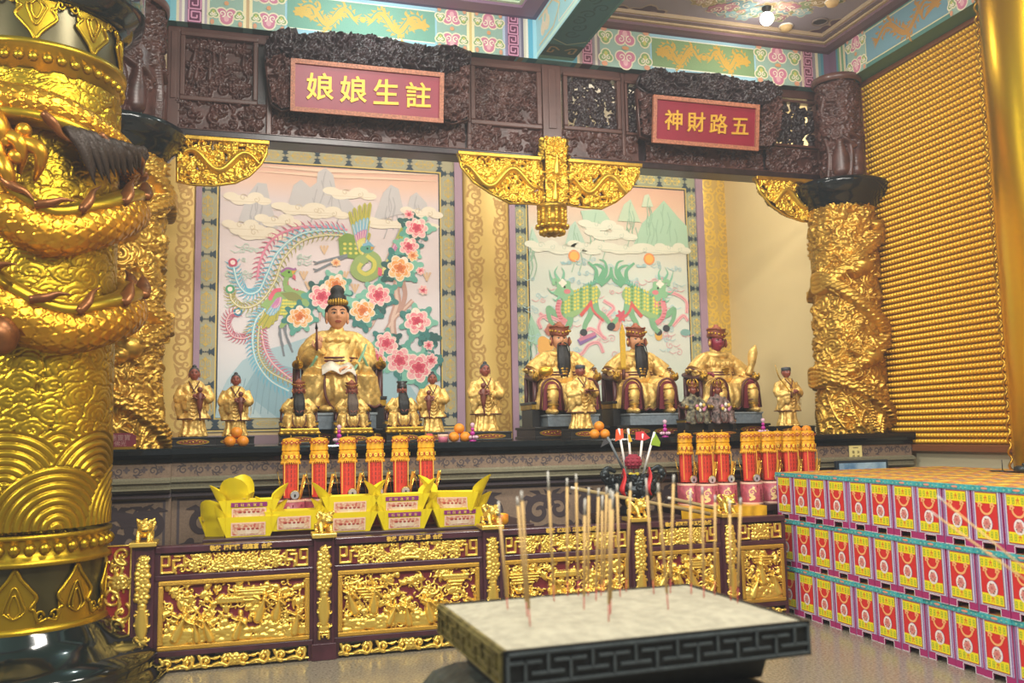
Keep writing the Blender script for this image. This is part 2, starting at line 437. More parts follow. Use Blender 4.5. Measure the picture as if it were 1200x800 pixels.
# ---------------- painted ornament helpers
def ruyi(A, x, y, r, c1, c2, up=1, l=1):
    for dx, dy, q in ((0, .45, .62), (-.5, -.15, .5), (.5, -.15, .5)):
        A.ell(x+dx*r, y+dy*r*up, q*r+.014, q*r+.014, '#e9dfc0', l)
    for dx, dy, q in ((0, .45, .62), (-.5, -.15, .5), (.5, -.15, .5)):
        A.ell(x+dx*r, y+dy*r*up, q*r, q*r, c1, l+1)
    for hd in (-1, 1):
        A.spiral(x+hd*.42*r, y-.1*r*up, .36*r, .03*r+.012, '#f0e3cf', l+2, hd*up, PI/2*up, 1.2)
    A.ell(x, y+.45*r*up, .26*r, .34*r, c2, l+2)
def fret(A, x0, x1, z0, z1, bg, fg, l=1):
    A.rect(x0, z0, x1, z1, bg, l); w = (x1-x0); z = z0+.01; h = w*.95; t = w*.11; i = 0
    while z+h < z1+h*.6:
        s = 1 if i % 2 == 0 else -1; cx = (x0+x1)/2
        f = lambda u, v: (cx+s*w*u, min(z1, z+h*v))
        A.line([f(-.42, .04), f(.4, .04), f(.4, .82), f(-.22, .82), f(-.22, .32), f(.16, .32), f(.16, .56)], t, fg, l+1)
        A.line([f(-.42, .04), f(-.42, 1.0)], t, fg, l+1); z += h; i += 1
def dragon2d(A, x0, x1, zc, amp, c, l=2, face=1):
    L = x1-x0; T = np.linspace(0, 1, 60)
    u = T if face > 0 else 1-T
    pts = [(x0+L*(.1+.8*a), zc+amp*math.sin(a*PI*3.0)) for a in u]
    A.stroke(pts, [amp*(.16+.42*math.sin(PI*min(1, t*.9+.12))) for t in T], c, l)
    for i in range(3, 58, 3):
        p = np.array(pts[i]); q = np.array(pts[i+1]); d = (q-p)/(np.linalg.norm(q-p)+1e-9); nrm = np.array([-d[1], d[0]])
        for sg in (1, -1):
            b = p+nrm*sg*amp*.4; A.poly([b-d*amp*.25, b+d*amp*.25, b+nrm*sg*amp*.5-d*amp*.3*face], c, l)
    for t in (.25, .5, .72):
        p = np.array(pts[int(t*59)])
        for sg in (1, -1):
            e = p+np.array([amp*.7*face*sg*.6, -amp*1.0*sg]); A.stroke([p, (p+e)/2+np.array([amp*.25, 0]), e], [amp*.5, amp*.35, amp*.2], c, l)
            for k in (-1, 0, 1): A.stroke([e, e+np.array([amp*.4*math.cos(k*.7+(.3 if face > 0 else 2.8)), amp*.4*math.sin(k*.7)-.1*amp*sg])], [amp*.16, amp*.04], c, l)
    hx, hz = pts[-1]
    A.lobes(hx, hz+amp*.15, amp*.62, 5, c, l, .22)
    for k in range(6): A.stroke([(hx, hz), (hx-face*amp*(.5+.2*k), hz+amp*(.9-.3*k)), (hx-face*amp*(1.0+.15*k), hz+amp*(1.15-.4*k))], [amp*.3, amp*.22, amp*.05], c, l)
    A.stroke([(hx, hz), (hx+face*amp*.8, hz+amp*.1)], [amp*.45, amp*.25], c, l); A.stroke([(hx, hz-amp*.2), (hx+face*amp*.6, hz-amp*.35)], [amp*.25, amp*.1], c, l)
    tx, tz = pts[0]
    for k in range(5): A.stroke([(tx, tz), (tx-face*amp*(.6+.1*k), tz+amp*(k-2)*.35)], [amp*.3, amp*.05], c, l)
GOLDP = '#d8b04c'
def cloudband(A, x0, x1, z0, z1, l=1):
    """one run of ruyi heads between two vertical lines"""
    A.rect(x0, z0, x1, z1, '#97b5a6', l); w = x1-x0; zm = (z0+z1)/2; h = z1-z0; cx = (x0+x1)/2
    for sg in (1, -1):
        ruyi(A, cx, zm+sg*h*.25, min(w*.3, h*.25), '#cf7f98', '#e6b2b8', sg, l+1)
        for k in (-1, 1):
            ruyi(A, cx+k*w*.5*.78, zm+sg*h*.26, min(w*.15, h*.17), '#8aa86a', '#c9c46c', -sg, l+4)
    A.ell(cx, zm, w*.07, h*.05, '#dca070', l+7)
    for k in (-1, 1):
        A.ell(cx+k*w*.42, z0+h*.06, w*.06, h*.06, '#d99a78', l+7); A.ell(cx+k*w*.42, z1-h*.06, w*.06, h*.06, '#d99a78', l+7)
def bx(px): return at(px, 20+.13*(px-400), YP)[0]
zt0, zt1 = zb+.0, ZC+.02
A = Art(planefn((0, YP, 0), EX, EZ, FRONT))
def vlines(px0, px1, cols):
    e = np.linspace(bx(px0), bx(px1), len(cols)+1)
    for i, c in enumerate(cols): A.rect(e[i], zt0, e[i+1], zt1, c, 1)
vlines(150, 193, ['#8b6a80']); vlines(193, 207, ['#74b8c8', '#86c4d0']); vlines(207, 220, ['#e6dcbb', '#c9b4bb', '#f0ead8', '#a593a8'])
fret(A, bx(220), bx(237), zt0, zt1, '#6a3050', '#d99ab8')
vlines(237, 246, ['#e9e2d0', '#b9a9b6', '#e9e0c0'])
cloudband(A, bx(246), bx(285), zt0, zt1); vlines(285, 296, ['#efe2b4', '#c8a77c', '#efe2b4']); cloudband(A, bx(296), bx(334), zt0, zt1)
def dpanel(px0, px1, bg, c, two=True):
    x0, x1 = bx(px0), bx(px1); zm = (zt0+zt1)/2-.01; h = zt1-zt0
    A.rect(x0, zt0, x1, zt1, '#9cc7d6', 1); A.rect(x0+.02, zt0+.05, x1-.02, zt1-.06, bg, 2)
    A.line([(x0+.02, zt0+.05), (x1-.02, zt0+.05)], .012, '#e6e6d2', 3); A.line([(x0+.02, zt1-.06), (x1-.02, zt1-.06)], .012, '#e6e6d2', 3)
    xm = (x0+x1)/2
    if two: dragon2d(A, x0+.08, xm-.03, zm, .085, c, 3, -1); dragon2d(A, xm+.03, x1-.08, zm, .085, c, 3, 1); A.ell(xm, zm, .03, .03, c, 3)
dpanel(334, 512, '#74a592', '#cfae58')
cloudband(A, bx(512), bx(547), zt0, zt1); vlines(547, 556, ['#efe2b4', '#d8c07c', '#efe2b4']); cloudband(A, bx(556), bx(589), zt0, zt1)
vlines(589, 595, ['#b9c6dc', '#8f86a8']); fret(A, bx(595), bx(608), zt0, zt1, '#6a3050', '#d99ab8'); vlines(608, 619, ['#a49cae', '#6e6880', '#d8d2c0', '#f0ecdc']); vlines(619, 630, ['#62b4d0', '#a6d8e4'])
vlines(671, 676, ['#4d90a0']); vlines(676, 682, ['#cbb89c', '#9a8a80']); fret(A, bx(682), bx(694), zt0, zt1, '#6a2f44', '#c78ea0'); vlines(694, 703, ['#8a7f84', '#c9bfae', '#8a7f84'])
cloudband(A, bx(703), bx(762), zt0, zt1); dpanel(762, 886, '#7d9a68', '#c99f3c'); cloudband(A, bx(886), bx(937), zt0, zt1)
vlines(937, 942, ['#8a7f84', '#cdb8a2']); fret(A, bx(942), bx(953), zt0, zt1, '#6a2f44', '#c78ea0'); vlines(953, 966, ['#8a7f84', '#d5c8a4', '#6d8f92', '#4c8290']); vlines(966, 985, ['#75596e'])
art = A.build('painted_frieze', back_beam)
# underside of the tie beam repeats the colours, its shade painted in as darker stripes
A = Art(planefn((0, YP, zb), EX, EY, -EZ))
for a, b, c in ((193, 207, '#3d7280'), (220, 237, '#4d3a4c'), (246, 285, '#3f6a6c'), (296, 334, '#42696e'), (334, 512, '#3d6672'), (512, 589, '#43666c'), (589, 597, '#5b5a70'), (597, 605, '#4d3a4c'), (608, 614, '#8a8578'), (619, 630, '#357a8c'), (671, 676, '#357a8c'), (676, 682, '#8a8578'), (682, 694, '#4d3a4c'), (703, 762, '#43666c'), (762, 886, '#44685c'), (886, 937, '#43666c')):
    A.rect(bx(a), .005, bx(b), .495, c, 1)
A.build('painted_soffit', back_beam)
# beam along the right wall
A = Art(planefn((XF, YP, 0), -EY, EZ, -EX))
def wy(px): return YP-atx(px, 70-.58*(px-985), XF)[1]
def wl(px0, px1, cols):
    e = np.linspace(wy(px0), wy(px1), len(cols)+1)
    for i, c in enumerate(cols): A.rect(e[i], zt0, e[i+1], zt1, c, 1)
wl(970, 980, ['#75596e', '#75596e']); wl(980, 986, ['#4c8290', '#6f9a72', '#d5c8a4']); wl(986, 993, ['#6f9a72', '#d5c8a4', '#5b8f96'])
cloudband(A, wy(993), wy(1014), zt0, zt1)
x0, x1 = wy(1014), wy(1112); A.rect(x0, zt0+.04, x1, zt1-.04, '#6f97a4', 2); A.frame(x0, zt0+.04, x1, zt1-.04, .014, '#d3cfa4', 3); dragon2d(A, x0+.1, x1-.05, (zt0+zt1)/2, .1, '#b5843a', 4, 1)
cloudband(A, wy(1112), wy(1142), zt0, zt1); wl(1142, 1160, ['#6f9a72', '#d5c8a4', '#5b8f96', '#75596e'])
A.rect(wy(1160), zt0, 9, zt1, '#6f97a4', 1)
A.build('painted_frieze', wall_beam)
# cross beam: left flank and underside
A = Art(planefn((xb0, YP, 0), -EY, EZ, -EX))
A.rect(0, zt0, 4, zt1, '#a7d6dc', 1); A.rect(.0, zt0+.02, 4, zt0+.06, '#cfeee0', 2)
ruyi(A, .3, zb+.25, .13, '#e8d9b8', '#b6d9c8', 1, 2); A.line([(.1, zb+.1), (.55, zb+.1), (.75, zb+.24), (.55, zb+.38), (.1, zb+.38)], .02, '#e4cf9e', 3)
dragon2d(A, .8, 2.3, zb+.22, .1, '#d8b878', 3, -1); A.frame(.7, zb+.07, 2.6, zb+.4, .015, '#f0ead0', 2)
A.build('painted_flank', cross_beam)
A = Art(planefn(((xb0+xb1)/2, YP, zb+.02), EX, -EY, -EZ)); w = (xb1-xb0)/2
A.rect(-w, 0, w, 5, '#5a94a4', 1); A.rect(-w, .0, w, .07, '#7fb0a4', 2); A.rect(-w, .07, w, .1, '#3f7078', 2); A.rect(-w, .1, w, .34, '#486f74', 2)
for sg in (-1, 1): A.line([(sg*.03, .22), (sg*.09, .28), (sg*.14, .28), (sg*.14, .16), (sg*.09, .16), (sg*.09, .22)], .022, '#b3a98c', 3)
A.poly([(-w+.03, .46), (0, .36), (w-.03, .46), (w-.03, 5), (-w+.03, 5)], '#477f92', 3); A.line([(-w+.03, .46), (0, .36), (w-.03, .46)], .016, '#a9c4b8', 4)
for i in range(14):
    A.spiral(random.uniform(-.08, .08), .6+i*.14, .08, .022, '#386878', 4, random.choice((-1, 1)), i, 1.3)
A.build('painted_soffit', cross_beam)
# clouds painted on the right coffer
A = Art(planefn((0, 0, ZC+.1), EX, EY, -EZ))
def cl(px, py): p = atz(px, py, ZC+.1); return p[0], p[1]
def cloudrow(px0, py0, px1, py1, n, c, c2, r):
    for i in range(n):
        t = i/(n-1); x, y = cl(px0+(px1-px0)*t, py0+(py1-py0)*t+5*math.sin(i*1.7)); q = r*(.65+.5*math.sin(PI*t))
        A.lobes(x, y, q*1.16, 5, '#a89686', 1, .2, i); A.lobes(x, y, q, 5, c, 2+i % 2, .2, i); A.spiral(x, y, q*.6, .02, c2, 4, (-1)**i, i, 1.2)
cloudrow(945, 52, 1015, 20, 11, '#5c4250', '#8d7f86', .14); cloudrow(882, 42, 950, 54, 7, '#6a6a58', '#a69a80', .08)
cloudrow(705, 25, 770, 18, 9, '#54404e', '#86767e', .16); cloudrow(770, 22, 815, 32, 6, '#6a5f58', '#a69a80', .08)
cloudrow(1010, 18, 1060, -6, 6, '#5c4250', '#8d7f86', .13)
for i in range(46):
    t = i/45; px = 815+t*160; py = -4+18*math.sin(t*PI)+random.uniform(-8, 8)
    x, y = cl(px, py); q = random.uniform(.05, .1); c = random.choice(['#b98a7c', '#a06a78', '#6f8f94', '#7d8c66', '#a08a5c', '#8fb0b4'])
    A.lobes(x, y, q*1.2, 5, '#cbbf9e', 1+i % 3, .2, i); A.lobes(x, y, q, 5, c, 5+i % 3, .2, i); A.spiral(x, y, q*.6, .014, '#d8cbb4', 9, (-1)**i, i, 1.2)
A.build('painted_clouds', coffer_r)
A = Art(planefn((0, 0, ZC+.1), EX, EY, -EZ))
for i in range(24):
    x, y = random.uniform(-.5, xb0-.7), random.uniform(6.6, YP-.65); A.lobes(x, y, .11, 5, '#d3e3cc', 1, .2, i); A.lobes(x, y, .095, 5, '#7aa8c0', 2, .2, i); A.spiral(x, y, .06, .015, '#c88fa4', 3, 1, i, 1.2)
A.build('painted_clouds', coffer_l)

# ---------------- back wall: damask pilasters, murals are hung between them
GDAM = mat('gold_damask', '#cfb064', .42, .25); GDAMP = mat('gold_damask_pattern', '#b08a48', .5, .2); GDAMB = mat('gold_damask_bright', '#eccb62', .3, .5)
def wx(px, y=350): return at(px, y, YB)[0]
def pilaster(px0, px1, bulge, n, cpat, seed, z0=1.5, z1=5.7):
    x0, x1 = wx(px0), wx(px1); w = x1-x0; cx = (x0+x1)/2; mb = MB()
    prof = [(cx+w/2*math.cos(t), YB-.03-bulge*math.sin(t)) for t in np.linspace(PI, 0, 17)]
    P = np.array([[(x, y, z) for x, y in prof] for z in (z0, z1)]); mb.ring(P, GDAM, False, True)
    o = struct(mb.build('trim_%d' % n))
    def fn(u, v, h):
        t = PI*(1-min(max(u/w+.5, .0), 1.0)); t = math.acos(max(-1, min(1, u/(w/2))))
        return np.array([cx+(w/2+h)*math.cos(t), YB-.03-(bulge+h)*math.sin(t), v])
    A = Art(fn); r = random.Random(seed); z = z0+.1; i = 0
    while z < z1-.1:
        for sx in ((-1, 1) if w > .35 else (0,)):
            x = sx*w*.27; hd = 1 if (i+(sx > 0)) % 2 else -1
            A.spiral(x, z, min(.1, w*.3), .035, cpat, 1, hd, i, 1.5); A.spiral(x+hd*.05, z+.1, .06, .03, cpat, 2, -hd, 2+i, 1.2)
            for k in range(3): A.stroke([(x-hd*.03, z+.02*k), (x-hd*(.07+.01*k), z+.05+.03*k)], [.035, .008], cpat, 3)
        z += .2; i += 1
    A.build('damask_pattern', o); return o
pilaster(170, 228, .06, 4, GDAMP, 1); pilaster(543, 597, .12, 5, GDAMP, 2); pilaster(826, 856, .02, 6, GDAMB, 3)
MV = mat('mauve_moulding', '#a3879c', .5)
mb = MB(); mb.box((XL, YB-.05, 1.3), (XW, YB, at(400, 505, YB)[2]-.03), mat('mauve_skirting', '#84707a', .5)); struct(mb.build('trim_11'))
for k, (a, b) in enumerate(((228, 235), (533, 542), (597, 604), (818, 826))):
    mb = MB(); mb.box((wx(a), YB-.07, 1.5), (wx(b), YB, 5.7), MV); struct(mb.build('trim_%d' % (7+k)))
# ------------------------------------------------------------------ carved lintel of dark wood
def wX(px, y): return at(px, y, YWD)[0]
def wZ(px, y): return at(px, y, YWD)[2]
zL0 = float(np.mean([wZ(315, 168), wZ(537, 181.5), wZ(860, 207)]))      # lower edge of the lintel
zL1 = float(np.mean([wZ(258, 153), wZ(450, 166)])); zL2 = float(np.mean([wZ(258, 121), wZ(390, 131)]))   # lower frieze
zP0, zP1 = wZ(258, 120), wZ(258, 40.5)                                     # panel row
lint = thing('carved_lintel', 'long carved dark wood lintel with pierced panels between the two dragon columns', 'lintel', (3.0, YWD+.12, zL0))
xA, xB = wX(196, 100), wX(963, 150)
mb = MB()
D = .16
def bar(x0, x1, z0, z1, y=YWD, d=D, m=WOODM, bev=.012): mb.box((x0, y, z0), (x1, y+d, z1), m, bev)
bar(xA, xB, zL0, zL0+.07, YWD-.05, .26, WOODD); bar(xA, xB, zL0+.07, zL1, YWD-.02, .2)
bar(xA, xB, zL2, zP0+.02); bar(xA, xB, zP1-.05, zP1+.06, YWD+.01)
bar(xA, xB, zL0+.05, zL2+.01, YWD+.06, .1, WOODD, 0); bar(wX(300, 100), wX(550, 100), zP0-.02, zP1, YWD+.06, .08, WOODD, 0); bar(wX(768, 100), wX(908, 140), zP0-.02, zP1, YWD+.06, .08, WOODD, 0)
mb.build('rail', lint)
def post(x0, x1, y=YWD-.015):
    mb = MB(); mb.box((x0, y, zL0+.07), (x1, YWD+.17, zP1+.03), WOODM, .012); w = x1-x0
    mb.box((x0+w*.3, y-.012, zP0), (x1-w*.3, y, zP1-.02), WOODM, .005); mb.build('post', lint)
mid0, mid1 = wX(635, 120), wX(657, 120)
post(mid0, mid1, YWD-.03); post(wX(195, 100), wX(211, 100)); post(wX(312, 100), wX(319, 100)); post(wX(547, 110), wX(552, 110)); post(wX(728, 130), wX(732, 130)); post(wX(957, 150), wX(963, 150))
def panel(px0, px1, pyt, pyb, inset, holes, seed, kind='scene'):
    pxm = (px0+px1)/2; x0, x1 = wX(px0, (pyt+pyb)/2), wX(px1, (pyt+pyb)/2); z0, z1 = wZ(pxm, pyb), wZ(pxm, pyt)
    mb = MB(); w = inset
    for a, b in (((x0, z0), (x1, z0+w)), ((x0, z1-w), (x1, z1)), ((x0, z0+w), (x0+w, z1-w)), ((x1-w, z0+w), (x1, z1-w))):
        mb.box((a[0], YWD-.03, a[1]), (b[0], YWD+.06, b[1]), WOODM, .01)
    f = mb.build('panel_frame', lint)
    W, Hh = x1-x0-2*w, z1-z0-2*w; R = Relief(W, Hh, .0065, seed); R.noise(.03, 1); R.a += .06
    if kind == 'scene':
        for k in range(3):
            for i in range(int(W/.03)): R.dome(i*.03+.01, Hh*(.28+.3*k), .022, .55); R.dome(i*.03+.01, Hh*(.24+.3*k), .014, .8)
        R.vines(int(45*W*Hh/.25), .03, .055, .013, .9, 1)
        for i in range(9): R.figure(R.r.uniform(.03, W-.03), Hh*R.r.choice((.04, .32, .6)), Hh*.26, 1.0, R.r.uniform(-.15, .15))
    else:
        R.vines(int(75*W*Hh/.25), .03, .06, .012, 1.0, 2)
        for i in range(10): R.flower(R.r.uniform(0, W), R.r.uniform(0, Hh), .035, 6, 1)
    mb = MB()
    R.place(mb, (x0+w, YWD+.05, z0+w), EX, EZ, FRONT, .06, WOOD if not holes else WOODD, None, .17 if holes else .0, holes)
    if not holes: mb.box((x0+w, YWD+.055, z0+w), (x1-w, YWD+.075, z1-w), WOODD)
    mb.build('pierced_carving' if holes else 'carved_scene', lint)
panel(211, 302.5, 41, 121, .045, False, 11); panel(551, 634, 76, 149, .05, False, 12, 'flower'); panel(660, 727, 88, 155, .045, True, 13, 'flower')
panel(732, 770, 97, 160, .03, True, 14, 'flower'); panel(905, 957, 118, 173, .03, True, 15, 'flower')
def lowfrieze(px0, px1, seed):
    x0, x1 = wX(px0, 150), wX(px1, 150); z0, z1 = zL1-.005, zL2+.01
    R = Relief(x1-x0, z1-z0, .007, seed); R.noise(.03, 1); R.a += .04; R.vines(int(42*(x1-x0)), .03, .065, .014, 1, 2)
    for i in range(int((x1-x0)*5)): R.flower(R.r.uniform(0, R.w), R.r.uniform(0, R.h), .04, 6, 1)
    mb = MB(); R.place(mb, (x0, YWD+.02, z0), EX, EZ, FRONT, .05, WOOD); mb.box((x0, YWD+.03, z0-.01), (x1, YWD+.1, z1+.01), WOODD); mb.build('carved_band', lint)
for i, (a, b) in enumerate(((205, 312), (319, 545), (548, 635), (657, 748), (756, 892), (896, 957))): lowfrieze(a, b, 20+i)

# ------------------------------------------------------------------ name plaques with carved surrounds
def plaque(label, TL, TR, BR, BL, text, crest, sides, seed, Y=8.22):
    tl, tr, br, bl = [at(*p, Y) for p in (TL, TR, BR, BL)]
    x0, x1 = (tl[0]+bl[0])/2, (tr[0]+br[0])/2; z0, z1 = (bl[2]+br[2])/2, (tl[2]+tr[2])/2
    t = thing('name_plaque', label, 'plaque', ((x0+x1)/2, Y, z0))
    tilt = math.radians(8); U = EZ*math.cos(tilt)+FRONT*math.sin(tilt); N = FRONT*math.cos(tilt)-EZ*math.sin(tilt)
    h = z1-z0; w = x1-x0; O = np.array([x0, Y+.06, z0])
    PLAQ = mat('plaque_red', '#86142f', .42, var=.08, vscale=5)
    mb = MB(); fr = .042
    mb.prism([(0, 0), (w, 0), (w, h), (0, h)], PLAQ, O, EX, U, N, .03); mb.build('board', t)
    FRM = mat('plaque_frame', '#a8694e', .45, bump=.5, bscale=90, var=.3, vscale=60)
    mb = MB()
    for p in (((-fr*.3, -fr*.3), (w+fr*.3, fr*.7)), ((-fr*.3, h-fr*.7), (w+fr*.3, h+fr*.3)), ((-fr*.3, fr*.7), (fr*.7, h-fr*.7)), ((w-fr*.7, fr*.7), (w+fr*.3, h-fr*.7))):
        (a, b), (c, d) = p; mb.prism([(a, b), (c, b), (c, d), (a, d)], FRM, O+N*.02, EX, U, N, .035)
    mb.build('frame', t)
    mb = MB(); n = len(text); pitch = (w-2*fr-.1)/n; sz = min(h*.6, pitch*.84)
    for i, ch in enumerate(text):
        text_mesh(mb, ch, sz, mat('plaque_gold', '#d8a83a', .45, .3), O+EX*(fr+.06+pitch*(i+.5)-sz*.5)+U*(h*.5-sz*.38)+N*.031, (EX+U*.05), U, N, .014, bold=.014*sz)
    mb.build('lettering', t, label='raised gold characters')
    def carved(poly, name, sd, m=WOODD, y=.1, dep=.1):
        P = np.array([at(px, py, Y+y)[[0, 2]] for px, py in poly]); lo = P.min(0); hi = P.max(0)
        R = Relief(hi[0]-lo[0], hi[1]-lo[1], .007, sd); R.noise(.03, 1); R.a += .1
        A = R.w*R.h; R.vines(int(190*A), .04, .09, .019, 1, 2)
        for i in range(int(60*A)): R.flower(R.r.uniform(0, R.w), R.r.uniform(0, R.h), .045, 6, 1)
        mk = R.polymask(P-lo); mb = MB(); R.place(mb, (lo[0], Y+y, lo[1]), EX, EZ, FRONT, dep, m, mask=mk)
        q = np.vstack([P, P[:1]]); mb.tube([(a, Y+y, b) for a, b in q], .014, m, 6)
        mb.prism([tuple(a) for a in P], m, (0, Y+y+.012, 0), EX, EZ, EY, .05)
        mb.build(name, t)
    carved(crest, 'crest', seed); carved(sides[0], 'side_carving', seed+1, WOOD, .14); carved(sides[1], 'side_carving', seed+2, WOOD, .14)
plaque('crimson plaque with four gold characters over the mural of two phoenixes', (341, 71), (519, 88), (517, 141), (343, 127), '娘娘生註',
       [(311, 54), (318, 42), (330, 37), (347, 34), (349, 41), (362, 42), (385, 39), (430, 43), (470, 50), (505, 58), (518, 55), (535, 55), (552, 62), (550, 76), (535, 82), (520, 89), (340, 71), (327, 60), (318, 72), (311, 70)],
       ([(311, 72), (324, 58), (341, 72), (343, 127), (330, 130), (318, 122)], [(519, 88), (534, 80), (549, 74), (548, 140), (530, 145), (517, 141)]), 31)
plaque('crimson plaque with four gold characters over the mural of two green beasts', (768, 113), (890, 126), (884, 174), (763, 164), '神財路五',
       [(746, 100), (750, 88), (764, 82), (777, 82), (780, 88), (800, 86), (840, 88), (862, 94), (885, 99), (897, 96), (912, 104), (916, 112), (905, 115), (891, 126), (768, 113), (756, 108)],
       ([(746, 104), (756, 108), (768, 113), (763, 164), (750, 160), (748, 130)], [(890, 126), (905, 115), (914, 114), (910, 160), (898, 174), (884, 174)]), 41)

# ------------------------------------------------------------------ gilded brackets under the lintel
def bracket(label, poly, seed, Y=8.32, topbar=None):
    P = np.array([at(px, py, Y)[[0, 2]] for px, py in poly]); lo = P.min(0); hi = P.max(0)
    t = thing('carved_bracket', label, 'bracket', ((lo[0]+hi[0])/2, Y+.05, lo[1]))
    R = Relief(hi[0]-lo[0], hi[1]-lo[1], .006, seed)
    R.vines(int(300*R.w*R.h), .03, .07, .015, .8, 2)
    # a dragon twisting through the scrollwork
    T = np.linspace(0, 1, 120); pts = [(R.w*(.08+.84*q), R.h*(.52+.2*math.sin(q*9+seed))) for q in T]
    R.path(pts, [.028*math.sin(PI*(.12+.8*q))+.012 for q in T], 1.2)
    for i in range(0, 118, 6): R.dome(pts[i][0], pts[i][1]+.035, .011, 1.1)
    for i in range(14): R.flower(R.r.uniform(0, R.w), R.r.uniform(0, R.h), .035, 6, 1.0)
    mk = R.polymask(P-lo); mb = MB(); R.place(mb, (lo[0], Y, lo[1]), EX, EZ, FRONT, .06, GOLD, thr=.1, holes=True, mask=mk)
    Rb = Relief(R.w, R.h, .012, seed); Rb.a = np.interp(np.arange(Rb.ny), [0, 1], [0, 0])[:, None]+np.zeros((Rb.ny, Rb.nx))
    big = R.a[np.ix_(np.linspace(0, R.ny-1, Rb.ny).astype(int), np.linspace(0, R.nx-1, Rb.nx).astype(int))]; Rb.a = big
    Rb.place(mb, (lo[0], Y+.035, lo[1]), EX, EZ, EY, .03, GOLDD, thr=.1, holes=True, mask=Rb.polymask(P-lo))
    mb.build('openwork', t)
    mb = MB(); q = np.vstack([P, P[:1]]); mb.tube([(a, Y-.0, b) for a, b in q], .016, GOLD, 6); mb.build('rim', t)
    if topbar:
        (ax, az), (bx_, bz) = [at(px, py, Y)[[0, 2]] for px, py in topbar]; mb = MB(); mb.box((ax, Y-.05, az-.03), (bx_, Y+.05, az+.012), GOLDD, .008); mb.build('top_bar', t)
    return t
bracket('gilded openwork bracket beside the left dragon column', [(208, 162), (314, 168), (312, 180), (306, 192), (292, 206), (275, 214), (250, 217), (225, 216), (208, 213)], 51, topbar=((207, 160), (316, 167)))
bracket('gilded dragon bracket on the left of the hanging gold pendant', [(537, 180), (632, 186), (632, 240), (615, 238), (598, 238), (575, 226), (555, 213), (541, 196)], 52, topbar=((536, 179), (633, 186)))
bracket('gilded lion bracket on the right of the hanging gold pendant', [(665, 190), (749, 197), (748, 206), (738, 222), (722, 236), (705, 244), (685, 243), (665, 240)], 53, topbar=((664, 188), (751, 196)))
bracket('gilded bracket with white glints beside the right dragon column', [(885, 209), (950, 214), (958, 235), (955, 260), (940, 259), (920, 252), (903, 240), (890, 224)], 54, topbar=((884, 208), (950, 213)))
# hanging pendant: carved post with a lantern-shaped flower basket at its foot
Yq = 8.28; c = at(648, 220, Yq); zt = at(652, 162, Yq)[2]; zm_ = at(648, 238, Yq)[2]; zb_ = at(648, 276, Yq)[2]; hw = (at(663, 200, Yq)[0]-at(638, 200, Yq)[0])/2; cx = c[0]+.03
t = thing('hanging_pendant', 'gilded carved pendant post hanging below the centre of the wood lintel', 'pendant', (cx, Yq, zb_))
mb = MB(); mb.box((cx-hw, Yq-.02, zm_), (cx+hw, Yq+.12, zt), GOLDD)
for fx, Rr, N, w_, O in ((0, EX, FRONT, 2*hw, (cx-hw, Yq-.02, zm_)), (1, EY, EX, .14, (cx+hw, Yq-.02, zm_)), (2, -EY, -EX, .14, (cx-hw, Yq+.12, zm_))):
    R = Relief(w_, zt-zm_, .005, 60+fx); R.noise(.05); R.vines(int(420*R.w*R.h)+8, .025, .05, .012, 1, 2); R.figure(w_/2, R.h*.45, R.h*.33, 1.4); R.figure(w_*.4, R.h*.05, R.h*.33, 1.4); R.place(mb, O, Rr, EZ, N, .04, GOLD, GOLDD, .1)
mb.build('carved_post', t)
mb = MB(); hb = zm_-zb_; px_ = cx-.03
mb.lathe([(hw*1.0, hb), (hw*1.35, hb*.97), (hw*1.35, hb*.85), (hw*1.15, hb*.8), (hw*1.15, hb*.4), (hw*1.3, hb*.36), (hw*1.3, hb*.26), (hw*1.0, hb*.2), (hw*.7, hb*.08), (.01, 0)], GOLDD, (px_, Yq+.05, zb_), 16)
mb.build('basket', t)
mb = MB()
for i in range(12):
    a = 2*PI*i/12; q = hw*1.2; p = np.array([px_+q*math.cos(a), Yq+.05+q*math.sin(a), 0])
    mb.tube([p+EZ*(zb_+hb*.38), p+EZ*(zb_+hb*.83)], .016, GOLD, 6)
    for zz in (.5, .62, .74): mb.ball(p+EZ*(zb_+hb*zz), .022, GOLD, 6, 4)
    q2 = np.array([math.cos(a), math.sin(a), 0]); mb.ball(np.array([px_, Yq+.05, zb_+hb*.3])+q2*hw*1.32, (.03, .03, .022), GOLD, 6, 4); mb.ball(np.array([px_, Yq+.05, zb_+hb*.13])+q2*hw*.95, (.035, .035, .03), GOLD, 6, 4)
mb.build('basket_beading', t)

